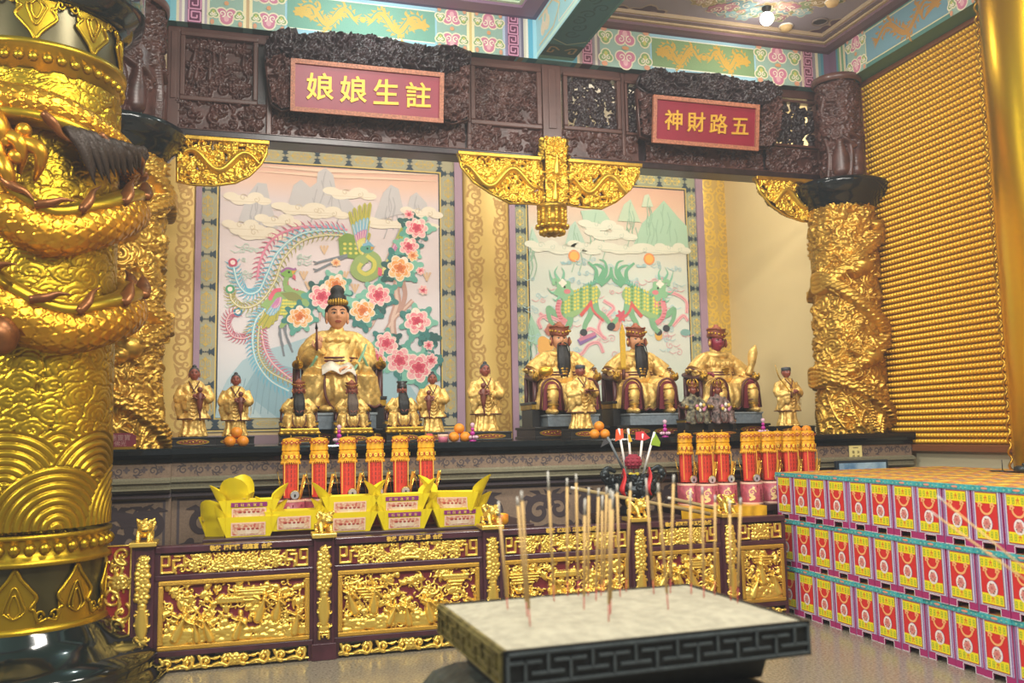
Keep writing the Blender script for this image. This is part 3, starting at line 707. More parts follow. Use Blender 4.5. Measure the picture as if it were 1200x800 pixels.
# ------------------------------------------------------------------ the two gilded dragon columns that carry the lintel
def dragon_column(label, cx, cy, R0, z0, z1, seed, a_mid, woodtop, Rd, dcx):
    t = thing('dragon_column', label, 'column', (cx, cy, z0))
    span = math.radians(250); W = span*R0; Rf = Relief(W, z1-z0, .0085, seed); Hh = z1-z0
    Rf.noise(.06, 1); Rf.clouds(int(W*Hh*60), .07, .15, .045, .34)
    Rf.vines(int(W*Hh*70), .04, .1, .016, .62, 3)
    # the dragon coils up round the shaft
    T = np.linspace(0, 1, 900); pts = []
    for q in T: pts.append(((W*.5+W*.36*math.sin(q*PI*4.4+seed)+W*.05*math.sin(q*21)), Hh*(.04+.9*q)+.16*math.sin(q*PI*8.8+seed*2)))
    rad = [.072*min(1, .35+q*2.5) for q in T]
    Rf.path(pts, rad, 1.0)
    for i, (x, y) in enumerate(pts):      # scales and dorsal spines
        if i % 3 == 0:
            for k in (-1, 0, 1): Rf.dome(x+.0, y+k*.045+.012*(i % 2), .02, 1.07, .8)
    for i in range(10, 890, 14):
        x, y = pts[i]; Rf.leaf(x, y+rad[i], 1.2+.4*math.sin(i), .07, .014, .85)
    for q in (.2, .42, .66, .85):         # claws
        x, y = pts[int(q*899)]
        for sg in (1, -1):
            e = (x+sg*.16, y-.14); Rf.path(np.linspace((x, y), e, 14), .032, .8)
            for k in range(4): Rf.path(np.linspace(e, (e[0]+.08*math.cos(k*.6-.9+(0 if sg > 0 else PI-.0)), e[1]+.08*math.sin(k*.6-.9)), 9), [.02-.0015*j for j in range(9)], .8)
    for hx, hy in ((W*.5-.02, Hh*.72), (W*.5+.02, Hh*.33)):    # heads with whiskers, horns and mane
        Rf.dome(hx, hy, .11, 1.25); Rf.dome(hx-.07, hy-.07, .075, 1.3); Rf.dome(hx-.04, hy+.05, .03, 1.5); Rf.dome(hx+.05, hy+.04, .03, 1.5); Rf.dome(hx-.1, hy-.09, .03, 1.5)
        for k in range(9): a = .3+k*.33; Rf.leaf(hx+.06*math.cos(a), hy+.06*math.sin(a), a+.3, .17, .018, 1.0)
        for sg in (1, -1): Rf.path(cr([(hx-.08, hy-.06), (hx-.16, hy-.02+.05*sg), (hx-.12, hy+.1*sg-.1), (hx-.2, hy+.16*sg-.1)], 14), .013, 1.2)
    for i in range(40): Rf.path(cr([(x_ := Rf.r.uniform(0, W), Hh*Rf.r.uniform(0, .18)), (x_+.06, Hh*.05+Rf.r.uniform(0, .2)), (x_+.14, Rf.r.uniform(0, .3))], 10), .02, .6)
    mb = MB(); Rf.wrap(mb, cx, cy, z0, R0-.03, .13, GOLDCOL, a_mid-span/2); mb.lathe([(R0*.9, 0), (R0*.9, Hh)], GOLDD, (cx, cy, z0), 40)
    mb.build('dragon_shaft', t)
    # black stone capital and the curved carved drum above
    mb = MB(); zc = z1
    mb.lathe([(R0+.0, -.02), (R0+.03, .0), (R0+.06, .05), (R0+.1, .1), (R0+.14, .13), (R0+.15, .17), (R0+.17, .2), (R0+.17, .24), (R0+.14, .26), (.05, .26)], BLACK, (cx, cy, zc), 56); mb.build('capital', t)
    zw = zc+.26; hd = woodtop-zw; sp = math.radians(220); Rf = Relief(sp*Rd, hd, .008, seed+5); Rf.noise(.04)
    for k in range(int(3)):
        x = Rf.w*(.22+.28*k); Rf.path(cr([(x, 0), (x+.03, hd*.3), (x-.05, hd*.6), (x+.05, hd*.9)], 16), .03, .9)
        for i in range(9): Rf.cloud(x+Rf.r.uniform(-.15, .15), hd*Rf.r.uniform(.45, .9), .07, .03, .9)
        Rf.figure(x+.14, hd*.12, hd*.4, 1.2)
    Rf.vines(110, .025, .05, .012, .9, 2)
    mb = MB(); Rf.wrap(mb, cx+dcx, cy, zw, Rd, .06, WOOD, a_mid-sp/2); mb.lathe([(Rd+.05, hd-.05), (Rd+.07, hd-.03), (Rd+.07, hd+.02), (Rd*.5, hd+.02)], WOODM, (cx+dcx, cy, zw), 48); mb.build('carved_drum', t)
    return t
zc1 = float(np.mean([at(985, 232, 8.2)[2]-.0, at(190, 172, 7.9)[2]]))
cxl = at(205, 330, 8.2)[0]-.49; cxr = float(np.mean([(at(949, 235, 8.2)[0]+at(1020, 235, 8.2)[0])/2, (at(963, 505, 8.2)[0]+at(1035, 505, 8.2)[0])/2]))
dragon_column('gilded column carved with dragons behind the big round gold pillar', cxl, 8.2, .39, ZA, at(190, 172, 7.8)[2], 71, math.radians(-78), zb, .36, -.03)
dragon_column('gilded column carved with dragons beside the right wall', cxr, 8.2, .34, ZA, at(985, 235, 7.86)[2], 77, math.radians(-105), zb, .2, .04)

# ------------------------------------------------------------------ gilded panel on the right wall: rows of tiny lamp niches
y0, y1 = atx(1043, 520, XW)[1], atx(1195, 420, XW)[1]; zq0, zq1 = atx(1043, 520, XW)[2], atx(1012, 105, XW)[2]
t = thing('niche_panel', 'tall wood-framed wall panel covered with rows of tiny gold niches', 'wall panel', (XW, (y0+y1)/2, zq0))
NB = mat('niche_backing', '#8a5a16', .5, .3); NG = mat('niche_gold', '#f6c63e', .34, .4); NF = mat('panel_wood', '#7b4a2a', .4, bump=.1)
mb = MB(); mb.box((XW-.03, y1-.04, zq0), (XW, y0, zq1), NB); mb.build('backing', t)
mb = MB(); fw = .05
for lo, hi in (((y1-.09, zq0-.07), (y0+.03, zq0)), ((y1-.09, zq1), (y0+.03, zq1+.05)), ((y0, zq0), (y0+.03, zq1)), ((y1-.09, zq0), (y1-.04, zq1))):
    mb.box((XW-.09, lo[0], lo[1]), (XW, hi[0], hi[1]), NF, .008)
mb.build('panel_frame', t)
nr, nc = 67, 41; dz = (zq1-zq0)/nr; dy = (y0-y1+.02)/nc
def nub(mb, y, z):
    mb.ball((XW-.04, y, z+dz*.55), (.05, dy*.42, dz*.42), NG, 10, 6)
    mb.box((XW-.055, y-dy*.5, z), (XW-.03, y+dy*.5, z+dz*.1), NB)
cells = sorted([(i, j) for i in range(nr) for j in range(nc)], key=lambda q: (y1+q[1]*dy)**2+(zq0+q[0]*dz-1.6)**2)
mbx = MB(); nub(mbx, 0, 0); base = None
for k, (i, j) in enumerate(cells[:100]):
    if base is None:
        base = MB(); nub(base, y1+dy*(j+.5), zq0+dz*i); o0 = base.build('niche', t); ref = (i, j)
    else:
        o = o0.copy(); COL.objects.link(o); o.location = (0, dy*(j-ref[1]), dz*(i-ref[0]))
mbx = MB()
for i, j in cells[100:]: nub(mbx, y1+dy*(j+.5), zq0+dz*i)
o = mbx.build('niche_rows', t); o['kind'] = 'stuff'

# gold column that stands against the right wall, nearer than the niche panel
t = thing('gilded_pillar', 'smooth gold pillar with a rope edge at the right border beside the niche panel', 'pillar', (XW-.15, 5.62, 0))
e = atx(1180, 200, XW-.15)[1]; cy = e-.52
mb = MB(); mb.lathe([(.56, 0), (.6, .05), (.6, .3), (.52, .4), (.5, .5), (.5, 5.6)], GOLDC, (XW-.15, cy, 0), 48); mb.build('shaft', t)
mb = MB(); pts = []
for i in range(500):
    z = .5+i*.0102; a = math.radians(128); b = i*.55; pts.append((XW-.15+.52*math.cos(a)+.012*math.cos(b), cy+.52*math.sin(a)+.012*math.sin(b), z))
mb.tube(pts, .012, GOLDD, 5); mb.build('rope_edge', t)
mb = MB(); p = atx(1195, 291, XW-.6); mb.ball(p, (.03, .03, .03), GOLDD, 10, 6); mb.tube([p, p+EX*.15], .012, GOLDD, 6); mb.build('knob', t)
# ------------------------------------------------------------------ altar of polished dark stone
GRAN = mat('brown_granite', '#84705f', .3, var=.12, vscale=70, bump=.04, bscale=60)
GRAND = mat('plum_granite', '#453a3f', .3, var=.15, vscale=70)
GREENST = mat('green_grey_granite', '#7d7862', .28, var=.18, vscale=80)
xl, xr = -1.25, XW-.1
pl0, pl1 = at(200, 525, YA-.1)[0], at(943, 515, YA-.1)[0]
alt = thing('altar', 'long dark stone altar with scroll carved bands that carries the golden statues', 'altar', (2.4, YA+1.8, 0))
def extr(prof, x0, x1, m, name, lab=None):
    mb = MB(); k = len(prof); A = [(x0, y, z) for y, z in prof]; B = [(x1, y, z) for y, z in prof]
    mb.add(A+B, [list(range(k)), [k+i for i in range(k)][::-1]]+[[i, k+i, k+(i+1) % k, (i+1) % k] for i in range(k)], m); return mb
def slab(x0, x1, d, nm):
    y = YA-d
    extr([(y+.06, ZA-.125), (y+.03, ZA-.115), (y+.02, ZA-.085), (y-.01, ZA-.075), (y-.03, ZA-.05), (y-.03, ZA-.015), (y-.015, ZA), (YB-.1, ZA), (YB-.1, ZA-.125)], x0, x1, BLACK, nm).build(nm, alt)
slab(pl0, pl1, 0, 'top_slab'); slab(xl, pl0, .1, 'plinth_slab'); slab(pl1, xr, .1, 'plinth_slab')
zf0, zf1 = ZA-.235, ZA-.12
def bodyfront(x0, x1, d, nm):
    y = YA-d
    extr([(y+.05, zf1), (y+.05, zf0), (YB-.1, zf0), (YB-.1, zf1)], x0, x1, GRAN, nm).build('scroll_band', alt)
    extr([(y+.03, zf0), (y+.0, zf0-.015), (y+.0, zf0-.04), (y+.03, zf0-.05), (y+.03, zf0-.085), (y+.0, zf0-.095), (y+.05, zf0-.12), (YB-.1, zf0-.12), (YB-.1, zf0)], x0, x1, GREENST, nm).build('moulding', alt)
    extr([(y+.08, zf0-.12), (y+.06, zf0-.16), (YB-.1, zf0-.16), (YB-.1, zf0-.12)], x0, x1, GRAND, nm).build('dark_fillet', alt)
    extr([(y+.12, zf0-.16), (y+.12, .12), (YB-.1, .12), (YB-.1, zf0-.16)], x0, x1, GRAN, nm).build('carved_front', alt)
    extr([(y-.02, 0), (y-.02, .1), (y+.06, .14), (YB-.1, .14), (YB-.1, 0)], x0, x1, BLACK, nm).build('foot', alt)
for a, b, d in ((pl0, pl1, 0), (xl, pl0, .1), (pl1, xr, .1)): bodyfront(a, b, d, 'body')
def cscroll(A, x, y, R, w, c, hd, a0, l):
    A.spiral(x, y, R, w, c, l, hd, a0, 1.35)
    for k in range(3):
        a = a0+hd*(.5+k*.7); A.stroke([(x+R*.9*math.cos(a), y+R*.9*math.sin(a)), (x+R*1.25*math.cos(a+hd*.12), y+R*1.25*math.sin(a+hd*.12)), (x+R*1.5*math.cos(a+hd*.5), y+R*1.5*math.sin(a+hd*.5))], [w*.9, w*.6, .005], c, l+1)
def acanthus(A, x0, x1, z0, z1, unit, c, c2):
    n = max(1, round((x1-x0)/unit)); u = (x1-x0)/n; h = z1-z0; zm = (z0+z1)/2
    for i in range(n):
        cx = x0+u*(i+.5)
        A.lobes(cx, zm, h*.2, 4, c, 1, .3, .78); A.lobes(cx, zm, h*.11, 4, c2, 3, .3); A.ell(cx, zm, h*.04, h*.04, c, 4)
        for sx in (-1, 1):
            for sz in (-1, 1):
                hd = sx*sz
                cscroll(A, cx+sx*u*.2, zm+sz*h*.23, h*.19, h*.1, c, hd, PI/2*(1-sx)+.3, 1)
                cscroll(A, cx+sx*u*.37, zm+sz*h*.26, h*.17, h*.095, c, -hd, PI/2*(1+sx), 2)
            A.stroke(cr([(cx+sx*h*.18, zm), (cx+sx*u*.3, zm+h*.04), (cx+sx*u*.46, zm)], 8), [h*.05+.02*h*math.sin(k) for k in range(17)], c, 2)
            A.lobes(cx+sx*u*.48, zm, h*.09, 3, c, 2, .3, 0 if sx > 0 else PI)
for a, b, d in ((pl0, pl1, 0), (xl, pl0, .1), (pl1, xr, .1)):
    A = Art(planefn((0, YA-d+.05, 0), EX, EZ, FRONT), .0015); x = a+.05
    while x < b-.06:
        cscroll(A, x+.04, (zf0+zf1)/2, .036, .014, '#4d4344', 1, x*9, 1); A.lobes(x+.1, (zf0+zf1)/2+.01, .022, 4, '#54494a', 1, .3); x += .13
    A.build('band_scrolls', alt)
    A = Art(planefn((0, YA-d+.12, 0), EX, EZ, FRONT), .002)
    A.frame(a+.04, .3, b-.04, zf0-.18, .02, '#4f4548', 1); acanthus(A, a+.1, b-.1, .36, zf0-.22, 1.15, '#3d3134', '#7d6b5c'); A.build('front_scrolls', alt)

# ------------------------------------------------------------------ big gilded pillar with a dragon winding round it
PX, PY, PR = -1.5, 6.75, .525
pil = thing('dragon_pillar', 'huge round gilded pillar with a winding dragon at the left edge', 'pillar', (PX, PY, 0))
def pz(y): return atcyl(38, y, PX, PY, PR)[2]
A0 = math.radians(-77.5); SPAN = math.radians(214)
def pw(mb, z0, z1, fill, depth, m, base=None, thr=.12, cell=.007, seed=5, R=PR):
    Rf = Relief(R*SPAN, z1-z0, cell, seed); fill(Rf); Rf.wrap(mb, PX, PY, z0, R, depth, m, A0-SPAN/2, base=base, thr=thr)
GPL = mat('gilt_pillar', '#b08f1e', .32, .88, bump=.05, bscale=60, var=.12, vscale=3)
zc0, zc1, zw0 = pz(505), pz(82), pz(622)
def fill_clouds(Rf):
    Rf.noise(.05, 2); n = 0
    rows = int(Rf.h/.1)
    for i in range(rows, -1, -1):
        for j in range(int(Rf.w/.17)+2):
            x = j*.17+(.085 if i % 2 else 0)+Rf.r.uniform(-.04, .04); y = i*.1+Rf.r.uniform(-.03, .03); R = Rf.r.uniform(.085, .15)
            W = Rf.win(x, y, R*1.3); dx = Rf.U[W]-x; dy = (Rf.V[W]-y)*1.35
            if dx.size == 0: continue
            hd = Rf.r.choice((-1, 1)); r = np.hypot(dx, dy); an = np.arctan2(dy, dx); Re = R*(1+.12*np.cos(5*an+n)); d = r/Re
            ph = (r/.042+hd*an/(2*PI)+n*.3) % 1; g = np.clip(np.minimum(ph, 1-ph)*9, 0, 1)**.7
            H = (.6+.4*g)*(.86+.14*np.sqrt(np.clip(1-d*d, 0, 1)))*np.clip((1-d)*12, .25, 1)**.6
            Rf.a[W] = np.where(d < 1, H, Rf.a[W]); n += 1
mb = MB(); pw(mb, zc0, zc1, fill_clouds, .024, GPL); mb.build('cloud_relief', pil)
def fill_waves(Rf):
    for row, (zc, R, off) in enumerate(((.5, .34, .0), (.26, .38, .3), (.0, .4, .0))):
        k = -1
        while k*.6+off < Rf.w+.4:
            x = k*.6+off-.02; W = Rf.win(x, zc, R); r = np.hypot(Rf.U[W]-x, Rf.V[W]-zc)
            if r.size:
                ph = (r/.05) % 1; H = .35+.65*np.clip(np.minimum(ph, 1-ph)*3.2, 0, 1)**.7
                Rf.a[W] = np.where(r < R, H, Rf.a[W])
            k += 1
mb = MB(); pw(mb, zw0, zc0, fill_waves, .03, GPL, cell=.006); mb.build('wave_relief', pil)
def prof(mb, pr, m, n=96): mb.lathe(pr, m, (PX, PY, 0), n, smooth=True)
zb1, zb0 = pz(627), pz(664)
mb = MB(); prof(mb, [(PR, zb1), (PR+.035, zb1), (PR+.04, zb1-.02), (PR+.03, zb1-.03), (PR+.02, zb1-.035), (PR+.02, zb0+.04), (PR+.045, zb0+.035), (PR+.05, zb0), (PR, zb0)], GPL)
for i in range(40):
    a = 2*PI*i/40; mb.ball((PX+(PR+.02)*math.cos(a), PY+(PR+.02)*math.sin(a), (zb0+zb1)/2+.01), .036, GPL, 12, 8)
mb.build('beaded_collar', pil)
zk1, zk0 = zb0, pz(738)
mb = MB(); prof(mb, [(PR-.005, zk1), (PR-.005, zk0)], BRONZE); mb.build('dark_band', pil)
def lotus(mb, z0, z1, up, n=9):
    """gold lotus points lying on a dark band"""
    h = z1-z0
    def fn(u, v, q): a = u/PR; return np.array([PX+(PR+q)*math.cos(a), PY+(PR+q)*math.sin(a), (z0+v) if up else (z1-v)])
    w = 2*PI*PR/n
    P = lambda a, b, q: fn(a, b, q)
    for i in range(n):
        c = i*w
        outline = cr([(-.5*w, .16*h), (-.36*w, .12*h), (-.3*w, .3*h), (-.24*w, .34*h), (-.33*w, .5*h), (-.22*w, .66*h), (-.09*w, .82*h), (0, .97*h), (.09*w, .82*h), (.22*w, .66*h), (.33*w, .5*h), (.24*w, .34*h), (.3*w, .3*h), (.36*w, .12*h), (.5*w, .16*h)], 5)
        pts = [P(c+u, v, .015) for u, v in outline]; mb.tube(pts, .012, GPL, 6)
        k = len(outline); A = [P(c+u, v, .012) for u, v in outline]; B = [P(c+u, 0, .012) for u, v in outline]
        mb.add(A+B, [[j, j+1, k+j+1, k+j] for j in range(k-1)], GPL, True)
        for s in (1, .55):
            inn = cr([(-.16*w*s, .3*h), (-.13*w*s, .42*h), (0, (.42+.28*s)*h), (.13*w*s, .42*h), (.16*w*s, .3*h), (0, .2*h), (-.16*w*s, .3*h)], 5); mb.tube([P(c+u, v, .018) for u, v in inn], .008, GPL, 5)
        for sg in (-1, 1):
            q = [(c+sg*(.38*w+.07*w*math.cos(t)*(1-t/9)), .2*h+.1*h*math.sin(t)*(1-t/9)) for t in np.linspace(0, 7, 22)]; mb.tube([P(u, v, .018) for u, v in q], .009, GPL, 5)
mb = MB(); lotus(mb, zk0, zk1, True); mb.build('lotus_border', pil, label='gold lotus points on a dark band')
mb = MB(); prof(mb, [(PR+.0, zk0+.02), (PR+.03, zk0+.01), (PR+.04, zk0-.02), (PR+.03, zk0-.03)], GPL); mb.build('gold_ring', pil)
BLB = mat('black_base_stone', '#0f1615', .08, coat=.4)
mb = MB(); zq = zk0-.02
prof(mb, [(PR+.02, zq+.02), (PR+.05, zq-.01), (PR+.08, zq-.06), (PR+.15, zq-.13), (PR+.25, zq-.19), (PR+.33, zq-.24), (PR+.36, zq-.285), (PR+.34, zq-.33), (PR+.36, zq-.35), (PR+.42, zq-.38), (PR+.42, 0)], BLB); mb.build('stone_base', pil, label='black polished stone foot')
# top collar, dark band with hanging lotus points, black capital
zt_ = pz(78)
mb = MB(); prof(mb, [(PR, zc1), (PR+.015, zc1), (PR+.015, pz(56)), (PR+.05, pz(55)), (PR+.055, pz(48)), (PR, pz(47))], GPL)
for i in range(40):
    a = 2*PI*i/40; mb.ball((PX+(PR+.015)*math.cos(a), PY+(PR+.015)*math.sin(a), pz(67)), .034, GPL, 12, 8)
mb.build('beaded_collar', pil)
z1c = pz(2)+.02
mb = MB(); prof(mb, [(PR-.005, pz(50)), (PR-.005, z1c+.1)], BRONZE); mb.build('dark_band', pil)
mb = MB(); lotus(mb, pz(47), z1c+.06, False); mb.build('lotus_border', pil)
zx = at(155, 30, PY)[2]
mb = MB(); prof(mb, [(PR, zx-.12), (PR+.08, zx-.1), (PR+.1, zx-.06), (PR+.15, zx-.02), (PR+.17, zx+.03), (PR+.17, zx+.3), (PR, zx+.3)], BLB); prof(mb, [(PR-.02, zx+.3), (PR-.02, 6.05)], BLB); mb.build('capital', pil)
# the dragon
drg = []
def ang(px, py, R):
    p = atcyl(px, py, PX, PY, R); return math.atan2(p[1]-PY, p[0]-PX), p[2]
DR = PR+.09; seq = []; turn = 0
rows = [[(-20, 345), (0, 358), (40, 380), (80, 388), (120, 379), (150, 364)], [(-20, 228), (0, 243), (40, 268), (70, 274), (110, 266), (150, 250)], [(-20, 114), (0, 117), (40, 122), (80, 135), (115, 156), (145, 180)]]
for k, row in enumerate(rows):
    for px, py in row:
        a, z = ang(px, py, DR); seq.append((a+2*PI*k, z))
    if k < 2:
        a1, z1 = ang(*rows[k][-1], DR); a2, z2 = ang(*rows[k+1][0], DR); a2 += 2*PI; a1 += 0
        for q in (.18, .38, .62, .82): seq.append((a1+2*PI*k+(a2-a1)*q, z1+(z2-z1)*(q)+.05*math.sin(q*PI)*(1 if k == 0 else -1)))
a1, z1 = seq[-1]
for q in (.5, 1.1, 1.8): seq.append((a1+q, z1-.12*q))
a1, z1 = seq[0]; seq = [(a1-1.6, z1+.1), (a1-.8, z1+.12)]+seq
S = cr([(a, z, 0) for a, z in seq], 14); S = S[::1]
ctr = np.array([[PX+DR*math.cos(a), PY+DR*math.sin(a), z] for a, z, _ in S])
seg = np.linalg.norm(np.diff(ctr, axis=0), axis=1); cum = np.concatenate([[0], np.cumsum(seg)]); Lg = cum[-1]
ns = int(Lg/.0068); sl = np.linspace(0, Lg, ns); C2 = np.stack([np.interp(sl, cum, ctr[:, i]) for i in range(3)], 1); AA = np.interp(sl, cum, S[:, 0])
rb = .132*np.minimum(1, .25+.75*np.minimum((Lg-sl)/2.9, sl/1.2+.3))
T = np.gradient(C2, axis=0); T /= np.linalg.norm(T, axis=1)[:, None]; Rd = np.stack([np.cos(AA), np.sin(AA), 0*AA], 1); B = np.cross(T, Rd); B /= np.linalg.norm(B, axis=1)[:, None]; Rd2 = np.cross(B, T)
B = np.where((B[:, 2] < 0)[:, None], -B, B)
nph = 110; ph = np.linspace(0, 2*PI, nph+1)[:nph]
SS, PH = np.meshgrid(sl, ph, indexing='ij'); a_ = SS/.062; b_ = PH*13/(2*PI); row = np.floor(a_); fr = a_-row; c_ = (b_+.5*(row % 2)) % 1-.5
e_ = fr-(1-np.sqrt(np.clip(1-4*c_*c_, 0, 1)))*.75; hgt = np.clip(np.abs(e_)*5, 0, 1)**.8*.013+.007*np.where(e_ > 0, 1-e_, -e_*.3)
rr = rb[:, None]*(1+0*SS)+hgt
Pm = C2[:, None, :]+rr[..., None]*(np.cos(PH)[..., None]*Rd2[:, None, :]+np.sin(PH)[..., None]*B[:, None, :])
DRG = mat('gilt_dragon', '#c68f22', .3, .85, var=.15, vscale=4)
mb = MB(); mb.ring(Pm, DRG, True, True, True); dg = mb.build('dragon_body', pil, label='scaly dragon coiled round the pillar')
# smooth back ridge with curved spines
zA_ = (ang(0, 243, DR)[1]+ang(0, 117, DR)[1])/2+.12
HORN = mat('bronze_spine', '#7a4a22', .35, .6, var=.3, vscale=9)
mb = MB(); k0, k1 = 30, ns-60; idx = np.arange(k0, k1, 5)
flip = np.clip((zA_-C2[:, 2])/.15, -1, 1)[:, None]; B = B*flip
crest = C2+B*(rb*.9)[:, None]+Rd2*(rb*.35)[:, None]
P = []
for i in idx: P.append([crest[i]+(.1*math.cos(t)-.02)*Rd2[i]+(.055*math.sin(t)+.01)*B[i] for t in np.linspace(0, 2*PI, 11)[:10]])
mb.ring(P, GPL, True, True, True)
mb.build('back_ridge', pil)
mb = MB()
for i in range(60, ns-90, 46):
    p = crest[i]+Rd2[i]*.05; q = [p-T[i]*.08, p+B[i]*.05+T[i]*.0+Rd2[i]*.01, p+B[i]*.1+T[i]*.05+Rd2[i]*.01, p+B[i]*.13+T[i]*.13+Rd2[i]*.01]
    mb.tube(cr(q, 4), [.055, .062, .045, .025, .004], HORN, 8, sq=.55)
mb.build('spines', pil)
# mane tuft flying off the top coil and a clawed foot at the left
FUR = mat('dark_mane', '#33261d', .5, .3, bump=.4, bscale=80)
mb = MB()
rm = random.Random(8)
for i in range(44):
    t = i/43; a, z = ang(72+84*t, 150+36*t, DR); p = np.array([PX+(DR+.06)*math.cos(a), PY+(DR+.06)*math.sin(a), z])
    a2, z2 = ang(min(150, 92+70*t+rm.uniform(-8, 8)), 208-22*t+rm.uniform(-16, 8), DR+.03); a2 += .05+.12*max(0, t-.7)
    q = np.array([PX+(DR+.1)*math.cos(a2+.1), PY+(DR+.1)*math.sin(a2+.1), z2+.02*math.sin(i*2.1)])
    mb.tube(cr([p, p*.6+q*.4+np.array([.03, -.04, .02]), q], 6), [.034, .04, .03, .004], FUR, 6)
mb.build('mane', pil, label='dark brown mane strands')
mb = MB()
def toe(pts, r): mb.tube(cr([np.array([PX+(PR+d)*math.cos(ang(px, py, PR+.1)[0]), PY+(PR+d)*math.sin(ang(px, py, PR+.1)[0]), ang(px, py, PR+.1)[1]]) for px, py, d in pts], 6), [r*(1-.75*(j/(6*(len(pts)-1)))**2) for j in range(6*(len(pts)-1)+1)], DRG, 10)
toe([(-30, 130, .12), (-5, 150, .2), (5, 165, .22), (-2, 180, .2)], .12)
for dx, dy in ((0, 0), (20, -8), (38, 0), (8, 22)): toe([(-8+dx*.3, 165+dy*.3, .16), (4+dx, 180+dy, .24), (8+dx, 196+dy, .22), (3+dx, 212+dy, .12)], .055)
for px, py in ((12, 172), (30, 160), (2, 196), (22, 190)):
    a, z = ang(px, py, PR+.1); mb.ball((PX+(PR+.22)*math.cos(a), PY+(PR+.22)*math.sin(a), z), .05, DRG, 12, 8)
a, z = ang(3, 395, PR+.1); mb.ball((PX+(PR+.2)*math.cos(a), PY+(PR+.2)*math.sin(a), z), (.12, .12, .13), HORN, 14, 10)
mb.build('claw', pil)

# ------------------------------------------------------------------ balustrade in front of the altar
YF = 6.75
def fX(px): return at(px, 690, YF)[0]
def fz(px, py): return at(px, py, YF)[2]
posts = [at(168, 690, YF)[0]+.0, at(379, 690, YF)[0], at(575, 660, YF)[0], at(747, 650, YF)[0], at(852, 640, YF)[0]]
ztop = .9
RAILT = fz(273, 635.5); GU1, GU0 = fz(273, 645), fz(273, 668.5); GM1, GM0 = fz(273, 675), fz(273, 755); GA1, GA0 = fz(273, 761), .012
pw_ = .15
GFN = mat('gilt_fence', '#ecc85e', .3, .72); REDB = mat('red_ground', '#6e1a22', .5)
def vase_strip(h, w, seed):
    R = Relief(w, h, .0042, seed); c = w/2
    for i, q in enumerate(np.linspace(.05, .13, 3)): pass
    R.a[:, :] = 0
    z = .0; s = h
    for k in range(3): R.path([(c-.03+.02*k, h*.02+h*.018*k), (c+.03-.01*k, h*.02+h*.018*k)], .008, .7)
    for t in np.linspace(0, 1, 12): R.path([(c-.033, h*(.02+.07*t)), ], .007, .8); R.path([(c+.033, h*(.02+.07*t))], .007, .8)
    R.path([(c-.033, h*.03), (c+.033, h*.03)], .007, .8); R.path(np.linspace((c-.033, h*.09), (c+.033, h*.09), 12), .008, .8); R.path(np.linspace((c-.015, h*.06), (c+.02, h*.06), 8), .008, .8)
    R.dome(c, h*.13, .03, .8, ax=1.3); R.dome(c, h*.17, .024, .7)
    for t in np.linspace(0, 1, 24): R.dome(c, h*(.18+.27*t), .02+.024*math.sin(PI*(.12+.75*t))**1.2, 1.0)
    R.dome(c, h*.46, .026, .9); R.dome(c, h*.48, .03, .9)
    for sg in (-1, 1): R.spiral(c+sg*.038, h*.4, .022, sg, PI/2, .006, .8, 1.1); R.spiral(c+sg*.036, h*.3, .02, -sg, 0, .006, .8, 1.1); R.spiral(c+sg*.034, h*.16, .02, -sg, 0, .006, .8, 1.1)
    for zz, r in ((.57, .034), (.68, .036), (.78, .036), (.87, .03), (.94, .02)): R.flower(c+.004*math.sin(zz*40), h*zz, r*1.45, 7, 1.1)
    for i in range(70):
        zz = R.r.uniform(.5, .97); a = R.r.uniform(0, 6.28); R.leaf(c+R.r.uniform(-.025, .025), h*zz, a, .045*(1.2-zz*.5), .009, .8)
    return R
def lion_mesh():
    mb = MB()
    mb.ball((0, .01, .062), (.045, .062, .04), GFN, 14, 10); mb.ball((.01, -.045, .1), (.048, .042, .044), GFN, 14, 10)
    mb.ball((.012, -.085, .09), (.03, .024, .022), GFN, 12, 8); mb.ball((.0, -.02, .075), (.05, .045, .05), GFN, 12, 8)
    for sx in (-1, 1):
        mb.tube([(sx*.032, -.035, .07), (sx*.036, -.055, .035), (sx*.036, -.062, .006)], [.02, .015, .016], GFN, 8); mb.ball((sx*.036, -.072, .008), (.016, .02, .01), GFN, 8, 6)
        mb.tube([(sx*.034, .04, .06), (sx*.042, .045, .03), (sx*.04, .03, .007)], [.026, .018, .015], GFN, 8); mb.ball((sx*.04, .02, .008), (.016, .022, .01), GFN, 8, 6)
        mb.tube([(sx*.035+.01, -.04, .135), (sx*.055+.01, -.035, .15), (sx*.06+.01, -.035, .162)], [.014, .012, .004], GFN, 6)
        mb.ball((sx*.018+.012, -.082, .115), .01, GFN, 8, 6)
        for k in range(5): mb.ball((sx*(.035+.004*k)+.01, -.03+.012*k, .07+.013*k), .015, GFN, 8, 6)
    mb.tube(cr([(0, .065, .06), (.01, .085, .09), (-.01, .08, .13), (.01, .075, .15)], 5), [.012+.01*math.sin(i*.25) for i in range(16)], GFN, 8)
    for k in range(8): mb.ball((.04*math.cos(k*.8)+.01, -.035+.02*math.sin(k*.8), .136+.004*math.sin(k*2)), .014, GFN, 8, 6)
    mb.ball((.012, -.107, .093), (.01, .006, .006), GFN, 8, 6)
    return mb
names = ['beside the big round pillar, first of the five', 'between the heart of the altar front and the first panel', 'just behind the left corner of the ash tray', 'in front of the dark urn with flags', 'closest to the stacked paper boxes']
plabel = ['dark fence post with gold vase carving beside the big round pillar', 'dark fence post with gold vase carving between the two widest gold panels', 'dark fence post with gold vase carving behind the left back corner of the ash tray', 'dark fence post with gold vase carving in front of the urn of flags', 'dark fence post with gold vase carving nearest to the paper boxes']
